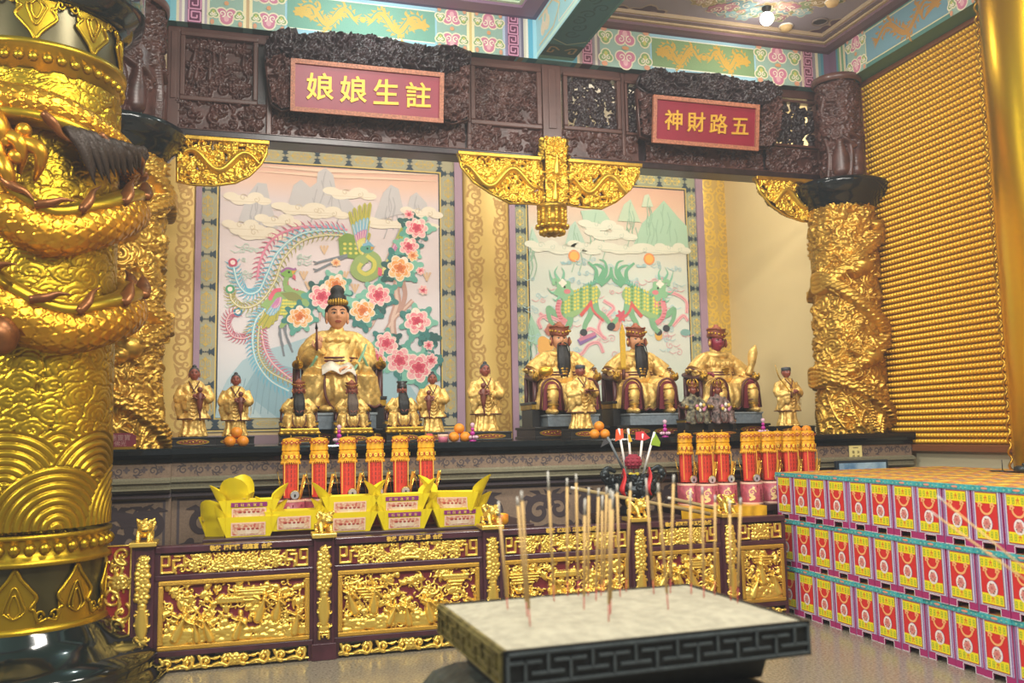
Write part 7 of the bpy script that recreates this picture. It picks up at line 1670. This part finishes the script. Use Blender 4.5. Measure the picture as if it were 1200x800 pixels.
# small red and yellow candle cup on the table behind the third panel
p = at(607, 620, 7.05); zc = ZT; p = atz(607, 621, ZT); p = np.array([min(p[0], 2.12), min(max(p[1], 7.02), 7.5), 0])
t = thing('candle_cup', 'small red and yellow candle cup behind the incense sticks on the left', 'candle', (p[0], p[1], zc)); mb = MB(); mb.lathe([(.05, 0), (.066, .02), (.066, .075), (.06, .08), (.055, .07), (.0, .07)], mat('candle_cup_red', '#cf4a22', .3, col2='#e8a820', vscale=12), (p[0], p[1], zc), 20); mb.build('cup', t)
mb = MB(); mb.lathe([(.0, .068), (.05, .07), (.05, .085), (.0, .09)], mat('yellow_wax', '#e8b52a', .4), (p[0], p[1], zc), 16); mb.build('wax', t)

# ---------------- oranges, lotus lamps, cup and apple on the altar edge
ORN = mat('orange_peel', '#e08a1e', .45, bump=.15, bscale=160); orng = None
def orange(x, y, z, label):
    global orng
    if orng is None:
        orng = thing('orange', label, 'fruit', (x, y, z), 'oranges on the altar'); mb = MB(); mb.ball((0, 0, .046), (.049, .049, .046), ORN, 20, 14); mb.build('peel', orng, False); mb = MB(); mb.ball((0, 0, .092), (.008, .008, .004), paint('#5f6b2c'), 8, 4); mb.build('stalk', orng, False); return orng
    return dup(orng, (x, y, z), label)
for px, nm in ((277, 'before the second standing attendant on the left'), (538, 'between the pink cup and the pink lotus lamp'), (702, 'in front of the attendant with the tray')):
    x = at(px, 515, YA+.12)[0]; y = YA+.1
    orange(x-.052, y, ZA, 'left bottom orange of the pile '+nm); orange(x+.052, y, ZA, 'right bottom orange of the pile '+nm); orange(x, y+.01, ZA+.075, 'top orange of the pile '+nm)
x = at(935, 505, YA+.12)[0]; orange(x-.03, YA+.1, ZA, 'left orange of the pair above the red parasols'); orange(x+.06, YA+.06, ZA, 'right orange of the pair above the red parasols')
MAG = mat('magenta_beads', '#b0288c', .3); PET = mat('pale_lotus_petal', '#d9b3c4', .3, alpha=.85); lamp0 = None
for px, lab in ((397, 'magenta bead lotus lamp before the small seated statue with the grey beard'), (553, 'magenta bead lotus lamp between the middle oranges and the damask attendant'), (778, 'magenta bead lotus lamp behind the green flag'), (893, 'magenta bead lotus lamp just left of the sabre attendant')):
    x = at(px, 512, YA+.1)[0]
    if lamp0 is None:
        lamp0 = thing('lotus_lamp', lab, 'lamp', (x, YA+.07, ZA), 'magenta lotus lamps on the altar'); mb = MB(); mb.lathe([(.0, 0), (.03, 0), (.035, .01), (.012, .02), (.01, .03)], MAG, (0, 0, 0), 16); mb.build('foot', lamp0, False)
        for k in range(8): mb = MB(); a = k*PI/4; mb.ball((.035*math.cos(a), .035*math.sin(a), .04), (.022, .012, .016), PET, 8, 6, Matrix.Rotation(a, 3, 'Z')); mb.build('petal', lamp0, False)
        mb = MB(); mb.ball((0, 0, .075), .022, MAG, 12, 8); mb.ball((0, 0, .112), .017, MAG, 12, 8); mb.tube([(0, 0, .03), (0, 0, .15)], .005, MAG, 6); mb.build('beads', lamp0, False)
        mb = MB(); mb.lathe([(.012, .13), (.02, .145), (.02, .16), (.01, .17), (.0, .172)], PET, (0, 0, 0), 12); mb.build('tip', lamp0, False)
    else: dup(lamp0, (x, YA+.07, ZA), lab)
x = at(518, 516, YA+.1)[0]; t = thing('offering_cup', 'pink printed cup left of the middle oranges', 'cup', (x, YA+.06, ZA)); mb = MB(); mb.lathe([(.0, 0), (.04, 0), (.046, .07), (.043, .07), (.038, .01), (.0, .01)], mat('pink_cup', '#c96f86', .35), (x, YA+.06, ZA), 20); mb.build('cup_body', t); mb = MB(); mb.lathe([(.0465, .05), (.0485, .06), (.0475, .07), (.046, .072)], PINKL, (x, YA+.06, ZA), 20); mb.build('cup_rim', t)
x = at(502, 512, YA+.1)[0]; t = thing('apple', 'small red apple behind the last parasol on the left table', 'fruit', (x, YA+.08, ZA)); mb = MB(); mb.lathe([(.0, .008), (.02, .0), (.04, .02), (.046, .045), (.036, .075), (.015, .082), (.0, .072)], mat('apple_red', '#b8433c', .35), (x, YA+.08, ZA), 18); mb.build('fruit_body', t); mb = MB(); mb.tube([(x, YA+.08, ZA+.07), (x+.006, YA+.08, ZA+.1)], .004, paint('#5f6b2c'), 5); mb.ball((x+.02, YA+.08, ZA+.098), (.02, .01, .004), paint('#6f9c4a'), 8, 4); mb.build('stalk', t)
# little red sign at the foot of the left dragon column, yellow notice on the right plinth, framed screen behind the boxes
p = at(137, 514, 7.66); t = thing('red_sign', 'small dark red sign with scalloped corners at the foot of the left dragon column', 'sign', (p[0], 7.66, ZA)); w, h = .14, .11; mb = MB()
mb.prism([(p[0]-w, ZA+.02), (p[0]+w*.8, ZA+.02), (p[0]+w*.86, ZA+.035), (p[0]+w, ZA+.04), (p[0]+w, ZA+h), (p[0]+w*.86, ZA+h+.005), (p[0]+w*.8, ZA+h+.02), (p[0]-w, ZA+h+.02)], mat('sign_red', '#6d2430', .45), (0, 7.67, 0), EX, EZ, EY, .012); mb.box((p[0]-w, 7.65, ZA), (p[0]+w, 7.7, ZA+.02), GOLDD); mb.build('board', t)
mb = MB(); text_mesh(mb, '感應靈寶', .05, paint('#a87c78'), (p[0]-.1, 7.669, ZA+.075), EX, EZ, FRONT, .002); text_mesh(mb, '佛光', .045, paint('#a87c78'), (p[0]-.02, 7.669, ZA+.03), EX, EZ, FRONT, .002); mb.build('lettering', t)
Yn = YA-.1+.03; p0, p1 = at(995, 522, Yn), at(1011, 543, Yn); t = thing('paper_notice', 'pale yellow paper notice taped to the right end of the altar', 'notice', ((p0[0]+p1[0])/2, Yn, p1[2])); mb = MB(); mb.box((p0[0], Yn+.0, p1[2]), (p1[0], Yn+.006, p0[2]), paint('#e3d48c')); mb.build('sheet', t)
mb = MB(); w = p1[0]-p0[0]; h = p0[2]-p1[2]
for r_ in range(3):
    for c_ in range(2): text_mesh(mb, '香油添緣平安'[r_*2+c_], w*.22, paint('#6b6148'), (p0[0]+w*(.2+.38*c_), Yn-.001, p0[2]-h*(.42+.24*r_)), EX, EZ, FRONT, .001)
mb.box((p0[0]+w*.3, Yn-.002, p0[2]-h*.14), (p0[0]+w*.7, Yn, p0[2]-h*.1), paint('#6b6148')); mb.build('writing', t)
Yt = 7.55; p0, p1 = at(980, 541, Yt), at(1042, 560, Yt); t = thing('framed_screen', 'dark framed bluish picture screen standing behind the far boxes', 'screen', ((p0[0]+p1[0])/2, Yt, 0)); zt2 = at(1010, 539, Yt)[2]; mb = MB(); mb.box((p0[0], Yt, zt2-.35), (p1[0], Yt+.04, zt2), mat('screen_frame', '#23303a', .35), .006); mb.build('screen_case', t); mb = MB(); mb.box((p0[0]+.03, Yt-.003, zt2-.32), (p1[0]-.03, Yt+.01, zt2-.025), mat('screen_picture', '#5f86a8', .3, col2='#a9c4d4', vscale=7)); mb.build('picture', t); mb = MB(); mb.box((p0[0]+.2, Yt, 0), (p0[0]+.3, Yt+.04, zt2-.35), BLACKS); mb.box((p0[0]+.05, Yt-.2, 0), (p0[0]+.45, Yt+.04, .02), BLACKS); mb.build('stand', t)

# ---------------- wall of paper offering boxes
BW, BH, BD = .25, .402, .3; XB = 4.48
PMAG = mat('box_magenta', '#a82a6c', .5); PLIL = mat('box_lilac', '#b49ac4', .5); PRED = mat('box_red', '#d42a2c', .5); PYEL = mat('box_yellow', '#efdc1c', .5); PTEAL = mat('box_teal', '#3fa0a4', .5, var=.35, vscale=60); PTOP = mat('box_top_print', '#d99a4c', .5, col2='#e6cf48', vscale=11)
bx0 = thing('paper_box', '', 'paper box', (XB, 7.0, 0), 'stacked paper offering boxes')
mb = MB(); z0 = .035; x1 = BD-.012
fp = [(.004, 0), (.075, 0), (.075, .045), (.175, .045), (.175, 0), (.246, 0), (.246, BH-.03), (.004, BH-.03)]
mb.prism([(-u, v) for u, v in fp], PMAG, (.004, .0, 0), EY, EZ, EX, .006); mb.prism([(-u, v) for u, v in fp], PMAG, (x1-.01, .0, 0), EY, EZ, EX, .006)
fs = [(.01, 0), (.08, 0), (.08, .038), (.2, .038), (.2, 0), (x1-.004, 0), (x1-.004, BH-.03), (.01, BH-.03)]
mb.prism(fs, PLIL, (0, -.01, 0), EX, EZ, EY, .006); mb.prism(fs, PLIL, (0, -.246, 0), EX, EZ, EY, .006); mb.box((.01, -.244, .038), (x1-.006, -.01, .044), PMAG); mb.build('carton', bx0, False)
mb = MB(); mb.box((-.006, -.25, BH-.034), (x1, -.0, BH), PTEAL, .003); mb.build('lid', bx0, False)
A = Art(lambda u, v, q: np.array([.004-q, -u, v]), .0012)
A.rect(.01, .052, .24, BH-.034, '#d9cfe4', 1); A.rect(.013, .048, .024, BH-.036, '#8f6fa8', 2); A.rect(.226, .048, .237, BH-.036, '#8f6fa8', 2); A.rect(.026, .054, .224, BH-.036, '#e2dcea', 2); A.frame(.034, .059, .216, BH-.038, .004, '#5f7f8c', 3); A.rect(.038, .063, .212, BH-.042, PRED, 4)
for v0 in (.068, BH-.048-.062):
    A.rect(.04, v0, .21, v0+.064, PYEL, 5)
    for k in (-2, -1, 1, 2): cx = .125+k*.034; A.frame(cx-.008, v0+.012, cx+.008, v0+.05, .0035, '#7fae3c', 6); A.rect(cx-.008, v0+.03, cx+.008, v0+.034, '#7fae3c', 6)
    A.stroke([(.115, v0+.012), (.125, v0+.04), (.135, v0+.012)], .005, '#d8562c', 6); A.rect(.112, v0+.034, .138, v0+.039, '#d8562c', 6); A.stroke([(.125, v0+.052), (.125, v0+.034)], .005, '#d8562c', 6)
cy = BH-.13; A.stroke(cr([(.075, cy+.004), (.084, cy-.024), (.103, cy-.042), (.125, cy-.047), (.147, cy-.042), (.166, cy-.024), (.175, cy+.004)], 6), .014, '#f0b070', 5)
for u in (.076, .174): A.lobes(u, cy+.008, .018, 5, '#f0b070', 6, .2); A.ell(u, cy+.004, .005, .005, '#c8462c', 7)
A.ell(.125, .165, .044, .05, '#5f6fa8', 5); A.ell(.125, .165, .042, .048, '#ece2de', 6)
for k in range(6): a = k*1.05; A.lobes(.125+.017*math.cos(a), .165+.022*math.sin(a), .013, 5, '#d98a80', 7, .2, a)
A.lobes(.125, .168, .011, 5, '#c86a68', 8, .2)
for u, v in ((.104, .15), (.146, .152), (.135, .138), (.118, .192)): A.ell(u, v, .005, .004, '#4a4a3c', 8)
A.line([(.073, .002), (.073, .047)], .005, '#e9e2ea', 2); A.line([(.177, .002), (.177, .047)], .005, '#e9e2ea', 2); A.line([(.073, .047), (.177, .047)], .005, '#e9e2ea', 2); A.line([(.004, .003), (.074, .003)], .004, '#e9e2ea', 2); A.line([(.176, .003), (.246, .003)], .004, '#e9e2ea', 2)
A.build('printed_front', bx0, False)
A = Art(lambda u, v, q: np.array([-.006-q, -u, v]), .0012); A.ell(.125, BH-.016, .026, .008, '#e08a6a', 1); A.rect(.098, BH-.019, .152, BH-.013, '#e8a890', 2)
for k in (.03, .07, .18, .22): A.ell(k, BH-.018, .008, .005, '#8fc4a8', 1)
A.build('lid_print', bx0, False)
A = Art(lambda u, v, q: np.array([v, -u, BH+q]), .0012); A.rect(.006, .002, .244, x1-.008, PTOP, 1); A.frame(.02, .016, .23, x1-.02, .012, '#d2604a', 2); A.ell(.125, .14, .06, .07, '#d8724c', 2); A.lobes(.125, .14, .045, 6, '#e9c84a', 3, .2); A.rect(.03, .03, .09, .05, '#c98aa0', 3); A.rect(.16, .23, .22, .25, '#8fa0b4', 3); A.build('top_print', bx0, False)
ORD = ['first', 'second', 'third', 'fourth', 'fifth', 'sixth', 'seventh', 'eighth', 'ninth', 'tenth', 'eleventh', 'twelfth', 'thirteenth']
LAY = ['bottom', 'middle', 'top']; used = False; rj = random.Random(2)
for L in (2, 1, 0):
    for i in range(13):
        y = 7.0-.25*i; lab = 'red paper box, %s from the far end, %s layer of front row' % (ORD[i], LAY[L]); jx = rj.uniform(-.008, .008)
        loc = (XB+jx+.006*(2-L), y, L*(BH+.002))
        if not used: bx0.location = loc; bx0['label'] = lab; used = True
        else: dup(bx0, loc, lab)
for r_ in range(1, 6):
    for i in range(13 if r_ < 5 else 5):
        dup(bx0, (XB+.305*r_, 7.0-.25*i, 2*(BH+.002)), 'paper box seen from above, %s from the far end, %s row behind the front row' % (ORD[i], ORD[r_-1]))
# dark dishes and a thin stand on the box tops near the wall
zt = 3*BH+.004
for px, lab in ((1167, 'small flat dark dish on the paper boxes, farther from the right border'), (1185, 'small flat dark dish on the paper boxes between another dish and a round black pot')):
    p = atx(px, 540, 5.85); t = thing('small_dish', lab, 'dish', (p[0], p[1], zt), 'dark dishes on the paper boxes'); l = t.location; mb = MB(); mb.lathe([(.0, 0), (.03, 0), (.06, .014), (.055, .014), (.0, .006)], URN, tuple(l), 18); mb.build('dish_body', t); mb = MB(); mb.lathe([(.05, .013), (.0, .012)], paint('#6d5a50'), tuple(l), 18); mb.build('ash', t)
t = thing('round_pot', 'round black pot on the paper boxes at the right border', 'pot', (*(atx(1199, 540, 5.85)[:2]), zt)); l = tuple(t.location); mb = MB(); mb.lathe([(.0, 0), (.05, 0), (.075, .025), (.07, .05), (.05, .06), (.0, .062)], URN, l, 20); mb.build('pot_body', t); mb = MB(); mb.ball((l[0], l[1], l[2]+.068), .012, URN, 8, 6); mb.build('lid_knob', t)
p = atx(1174, 540, 5.85); p[2] = zt; t = thing('joss_holder', 'thin dark joss stick in a small base on the paper boxes', 'incense holder', (p[0], p[1], zt)); mb = MB(); mb.tube([p, p+EZ*.1], .004, BLACKS, 5); mb.build('joss_stick', t); mb = MB(); mb.lathe([(.0, 0), (.025, 0), (.02, .012), (.0, .014)], URN, tuple(p), 12); mb.build('base', t)

# ---------------- stone ash tray with incense
ZCn = .95
cs = [atz(x, y, ZCn)[:2] for x, y in ((580, 765), (938, 727), (815, 683), (522, 706))]
cs = [np.array(c) for c in cs]; cen = sum(cs)/4; ex = ((cs[1]-cs[0])+(cs[2]-cs[3]))/2; W = np.linalg.norm(ex); ex /= W; ey = np.array([-ex[1], ex[0]]); D = float((np.dot(cs[3]-cs[0], ey)+np.dot(cs[2]-cs[1], ey))/2)
EXc, EYc = np.array([*ex, 0]), np.array([*ey, 0]); C3 = np.array([*cen, 0])
CST = mat('censer_stone', '#131718', .4, bump=.15, bscale=60, var=.3, vscale=25); CSTO = mat('censer_stone_gold', '#6b6238', .4, .2, bump=.3, bscale=30, var=.4, vscale=20); ASH = mat('incense_ash', '#9b9480', .9, var=.14, vscale=22, bump=.5, bscale=35, detail=8)
t = thing('incense_tray', 'big rectangular dark stone incense tray full of pale ash in the foreground', 'incense burner', (*cen, 0))
def cb(mb, u0, u1, v0, v1, z0, z1, m, i0=0, i1=0):
    P = [C3+EXc*u+EYc*v+EZ*z for z, i in ((z0, i0), (z1, i1)) for u, v in ((u0+i, v0+i), (u1-i, v0+i), (u1-i, v1-i), (u0+i, v1-i))]; mb.hexa(P, m)
th = .113; hw, hd = W/2, D/2
mb = MB()
for a, b, c, d in ((-hw, hw, -hd, -hd+.014), (-hw, hw, hd-.014, hd), (-hw, -hw+.014, -hd+.014, hd-.014), (hw-.014, hw, -hd+.014, hd-.014)): cb(mb, a, b, c, d, ZCn-th, ZCn, CST if a > -hw or b > 0 else CSTO)
cb(mb, -hw+.012, hw-.012, -hd+.012, hd-.012, ZCn-th, ZCn-.06, CST); mb.build('basin', t)
FRE = mat('censer_fret', '#4d5456', .35, var=.2, vscale=40)
mb = MB()
def fretside(O, R, L, Nn, m):
    n = max(4, round(L/.079)); u = (L-.06)/n; h = th-.035; tk = .008
    f = lambda a, b: (a, b)
    def seg(a, b):
        (x0, z0), (x1, z1) = a, b; x0, x1 = sorted((x0, x1)); z0, z1 = sorted((z0, z1)); mb.prism([(x0-tk/2, z0-tk/2), (x1+tk/2, z0-tk/2), (x1+tk/2, z1+tk/2), (x0-tk/2, z1+tk/2)], m, O, R, EZ, Nn, .008)
    seg((.012, .012), (L-.012, .012)); seg((.012, th-.012), (L-.012, th-.012)); seg((.012, .012), (.012, th-.012)); seg((L-.012, .012), (L-.012, th-.012))
    for i in range(n):
        x = .03+u*i; up = i % 2 == 0; a, b = (.03, th-.03); zm = th/2
        if False: seg((x+u*.5, th-.014), (x+u*.5, zm+.005)); seg((x+u*.12, zm-.0), (x+u*.88, zm)); seg((x+u*.12, zm), (x+u*.12, zm+.025)); seg((x+u*.88, zm), (x+u*.88, zm+.025))
        elif up: seg((x+u*.5, .014), (x+u*.5, th*.66)); seg((x-u*.16, th*.66), (x+u*1.16, th*.66))
        else: seg((x+u*.5, th-.014), (x+u*.5, th*.36)); seg((x-u*.16, th*.36), (x+u*1.16, th*.36))
fretside(C3+EXc*-hw+EYc*-hd+EZ*(ZCn-th), EXc, W, -EYc, FRE); mb.build('fret_border', t)
mb = MB(); fretside(C3+EXc*-hw+EYc*hd+EZ*(ZCn-th), -EYc, D, -EXc, CSTO); mb.build('fret_border', t)
G = Relief(W-.024, D-.024, .01, 4); r_ = np.random.RandomState(5)
for i in range(220): G.dome(r_.uniform(0, G.w), r_.uniform(0, G.h), r_.uniform(.04, .16), r_.uniform(.2, .7), 0, r_.uniform(1, 2.2), r_.uniform(0, 3))
G.smooth(10); G.noise(.16, 1); ed = np.minimum(np.minimum(G.U, G.w-G.U), np.minimum(G.V, G.h-G.V)); G.a = G.a*np.clip(ed/.12, 0, 1)+np.clip(ed/.16, 0, 1)*.4
mb = MB(); G.place(mb, C3+EXc*(-hw+.012)+EYc*(-hd+.012)+EZ*(ZCn-.006), EXc, EYc, EZ, .026, ASH); o = mb.build('ash_bed', t); o['kind'] = 'stuff'
mb = MB(); q = .09; cb(mb, -hw+.06, hw-.1, -hd+.1, hd-.1, ZCn-th-.09, ZCn-th, CST, .02, 0); mb.build('neck', t)
mb = MB(); prof = [(.1, ZCn-th-.09), (.05, ZCn-th-.1), (-.02, ZCn-th-.14), (-.06, ZCn-th-.2), (-.04, ZCn-th-.3), (.04, ZCn-th-.4), (.1, .2), (.02, .14), (-.02, .1), (-.02, 0)]
for (a, za), (b, zb2) in zip(prof[:-1], prof[1:]):
    P = [C3+EXc*u+EYc*v+EZ*z for z, i in ((zb2, b), (za, a)) for u, v in ((-hw+i, -hd+i), (hw-.08-i, -hd+i), (hw-.08-i, hd-i), (-hw+i, hd-i))]; mb.hexa(P, mat('pedestal_stone', '#39403c', .5, bump=.5, bscale=25, var=.35, vscale=20))
mb.build('pedestal', t)
INC = mat('incense_tan', '#c9a468', .7); INR = mat('incense_red', '#b04a3c', .6); IASH = mat('burnt_tip', '#bdb8ae', .9)
sticks = [(584, 587, 596, 722), (606, 582, 619, 730), (611, 575, 622, 742), (642, 552, 650, 712), (664.5, 560, 665, 706), (675, 555, 678, 706), (685.5, 584, 684, 722), (690, 571, 689, 706), (701.5, 572, 698, 712), (706, 580, 704, 706), (711, 570, 707, 701), (715, 573, 713, 736), (718, 575, 715, 728), (723, 567, 727, 707), (739, 565, 733, 701), (757, 560, 767, 704), (771, 566, 784, 722), (789.5, 556, 785, 703), (809, 574, 810, 704), (823, 570, 825, 708), (838, 580, 841, 700), (855, 585, 860, 706), (868, 583, 872, 708)]
for i, (tx, ty, bx_, by) in enumerate(sticks):
    b = atz(bx_, min(by, 745), ZCn-.005); uv = b[:2]-cen; u, v = np.dot(uv, ex), np.dot(uv, ey); v = min(v, hd-.06); u = min(max(u, -hw+.06), hw-.06); b = np.array([*(cen+ex*u+ey*v), ZCn-.02])
    # same distance for the tip, give or take the lean seen in the photo
    tip = at(tx, ty, b[1]+.0)
    if i == 0: lab = 'incense stick in the tray, leftmost of all'
    lab = 'upright incense stick in the ash, %s' % ['leftmost of all, leaning right', 'left of the pair crossing the red candle cup', 'right of the pair crossing the red candle cup', 'lone and tallest, left of the thick bunch', 'left of two near neighbours before the bunch', 'right of two near neighbours before the bunch', 'short one opening the thick bunch', 'second of the thick bunch from the left', 'third of the thick bunch from the left', 'fourth of the thick bunch, short', 'fifth of the thick bunch from the left', 'sixth of the thick bunch, planted nearest to the viewer', 'seventh of the thick bunch from the left', 'last of the thick bunch on its right side', 'first one right of the bunch, beside the urn lion', 'leaning in front of the urn lion', 'leaning just right of the urn lion', 'tall one in front of the dark urn', 'leftmost of five before the yellow cloth', 'second of five before the yellow cloth', 'middle one of five before the yellow cloth', 'fourth of five, just right of the last lion', 'rightmost of all, near the paper boxes'][i]
    s_ = thing('incense_stick', lab, 'incense stick', tuple(b), 'incense sticks in the ash tray')
    mb = MB(); m_ = b+(tip-b)*.2; mb.tube([b, m_], .0022, INR, 6); mb.build('red_handle', s_); mb = MB(); e_ = b+(tip-b)*(.93 if i % 3 else .86); mb.tube([m_, e_], .005, INC, 6); mb.build('joss', s_); mb = MB(); mb.tube([e_, tip], [.0042, .0036], IASH, 6); mb.build('burnt_tip', s_)
# two long joss sticks lying across the far edge of the tray and two held from beyond the right border
for a, b, Ya_, Yb_, lab, tn in (((678, 573), (832, 602), 7.0, 6.74, 'long thick joss stick resting on the balustrade in front of the urn of flags', 1), ((786, 584), (846, 597), 7.06, 6.93, 'shorter thick joss stick ending behind the last gold lion', 1)):
    p, q = at(*a, Ya_), at(*b, Yb_); s_ = thing('joss_stick', lab, 'incense stick', tuple(q), 'thick joss sticks'); mb = MB(); mb.tube([p, q], .016, mat('thick_joss', '#9a8458', .8), 8); mb.build('joss', s_); mb = MB(); mb.tube([p, p+(p-q)*.06], [.016, .013], IASH, 8); mb.build('burnt_tip', s_)
for a, b, Ya_, Yb_, lab in (((1107, 588), (1230, 690), 2.6, 2.2, 'upper blurred joss stick crossing the paper boxes from the right border'), ((1100, 606), (1230, 700), 2.55, 2.15, 'lower blurred joss stick crossing the paper boxes from the right border')):
    p, q = at(*a, Ya_), at(*b, Yb_); s_ = thing('joss_stick', lab, 'incense stick', tuple(q), 'thick joss sticks'); mb = MB(); mb.tube([p, q], .003, INC, 8); mb.build('joss', s_); mb = MB(); mb.tube([p, p+(p-q)*.08], .003, IASH, 8); mb.build('burnt_tip', s_)

# ---------------- ceiling lamp, small domes and a recessed can on the coffers
zc_ = ZC+.1
p = atz(898, 8, zc_); BULB = mat('lit_bulb', '#fff6e2', .3, emit=14)
t = thing('ceiling_bulb', 'bright round bulb on the right ceiling coffer', 'ceiling lamp', (p[0], p[1], zc_)); mb = MB(); mb.lathe([(.05, 0), (.05, -.03), (.03, -.05), (.03, -.08)], BLACKS, tuple(p), 16); mb.build('socket', t); mb = MB(); mb.ball(p-EZ*.13, .07, BULB, 20, 14); mb.build('bulb', t); bulb_at = p-EZ*.26
t = None
for px, py, lab in ((921, 30, 'pale round smoke detector below the bright bulb on the coffer'), (975, 1, 'pale round smoke detector at the top edge of the right coffer')):
    p = atz(px, py, zc_); s_ = thing('smoke_detector', lab, 'smoke detector', (p[0], p[1], zc_-.06), 'smoke detectors'); mb = MB(); mb.lathe([(.07, .06), (.07, .04), (.055, .01), (.02, .0), (.0, .0)], paint('#d0b078'), (p[0], p[1], zc_-.06), 18); mb.build('dome', s_); mb = MB(); mb.lathe([(.075, .06), (.078, .05), (.07, .046)], WHITE, (p[0], p[1], zc_-.06), 18); mb.build('mount', s_)
p = atz(961, 25, zc_); s_ = thing('recessed_lamp', 'dark unlit recessed can lamp on the right coffer', 'ceiling lamp', (p[0], p[1], zc_)); mb = MB(); mb.lathe([(.09, .0), (.09, -.012), (.075, -.014), (.07, .0)], paint('#7a6a64'), tuple(p), 20); mb.build('rim', s_); mb = MB(); mb.lathe([(.0, -.003), (.07, -.003)], paint('#2c2424'), tuple(p), 20); mb.build('can', s_)
pl = atz(440, -60, ZC+.1); s_ = thing('ceiling_bulb', 'ceiling lamp of the left coffer just above the frame', 'ceiling lamp', (pl[0], pl[1], zc_)); mb = MB(); mb.lathe([(.06, 0), (.06, -.04)], BLACKS, tuple(pl), 16); mb.build('socket', s_); mb = MB(); mb.ball(pl-EZ*.12, .08, BULB, 16, 12); mb.build('bulb', s_)
# ------------------------------------------------------------------ incense haze that fills the hall
hz = bpy.data.materials.new('incense_haze'); hz.use_nodes = True; nt = hz.node_tree; nt.nodes.clear()
vo = nt.nodes.new('ShaderNodeOutputMaterial'); vsn = nt.nodes.new('ShaderNodeVolumeScatter'); vsn.inputs['Density'].default_value = .005; vsn.inputs['Anisotropy'].default_value = .2; vsn.inputs['Color'].default_value = (.9, .95, 1, 1)
nt.links.new(vsn.outputs[0], vo.inputs['Volume'])
mb = MB(); mb.box((-7.5, -4.5, -.05), (XW+.1, YB+.1, 6.15), hz); o = mb.build('incense_haze'); o['kind'] = 'stuff'; tag(o, 'thin incense haze filling the hall in front of the shrine', 'haze', kind='stuff')
# ------------------------------------------------------------------ lights
def area(name, loc, rot, sx, sy, power, col=(1, .95, .87), spread=None):
    l = bpy.data.lights.new(name, 'AREA'); l.shape = 'RECTANGLE'; l.size = sx; l.size_y = sy; l.energy = power; l.color = col
    o = bpy.data.objects.new(name, l); COL.objects.link(o); o.location = loc; o.rotation_euler = rot; return o
def point(name, loc, power, r=.06, col=(1, .95, .87)):
    l = bpy.data.lights.new(name, 'POINT'); l.energy = power; l.shadow_soft_size = r; l.color = col
    o = bpy.data.objects.new(name, l); COL.objects.link(o); o.location = loc; return o
# hall lamps on the ceiling in front of the shrine, plus an added side light
area('hall_light', (.9, 4.6, 5.7), (math.radians(18), 0, 0), 1.4, .5, 140)
area('hall_light', (-4.6, 2.6, 4.8), (math.radians(62), 0, math.radians(-62)), 1.6, 1.2, 330)  # unseen side light, added at the left to brighten the box fronts
area('hall_light', (3.9, 4.6, 5.7), (math.radians(18), 0, 0), 1.4, .5, 120)
area('hall_light', (.9, 1.0, 5.4), (math.radians(38), 0, 0), 1.6, .8, 240)
area('hall_light', (3.9, 1.0, 5.4), (math.radians(38), 0, 0), 1.6, .8, 170)
# tube lights hidden behind the carved lintel
area('shrine_tube', (1.0, 9.1, 5.6), (math.radians(35), 0, 0), 3.4, .2, 85, (1, .92, .78))
area('shrine_tube', (4.9, 9.1, 5.6), (math.radians(35), 0, 0), 3.0, .2, 85, (1, .92, .78))
point('bulb_light', tuple(bulb_at-EZ*.1), 12, .07)
point('bulb_light', tuple(pl-EZ*.34), 20, .08, (.9, .97, 1))
w = bpy.data.worlds.new('world'); scn.world = w; w.use_nodes = True
w.node_tree.nodes['Background'].inputs[0].default_value = (.86, .92, 1, 1); w.node_tree.nodes['Background'].inputs[1].default_value = .25
vs = scn.view_settings; scn.display_settings.display_device = 'sRGB'; vs.view_transform = 'Standard'; vs.look = 'None'; vs.exposure = 0.0; vs.gamma = 1; vs.use_curve_mapping = False
try:
    scn.cycles.max_bounces = 8; scn.cycles.use_denoising = True
except Exception: pass
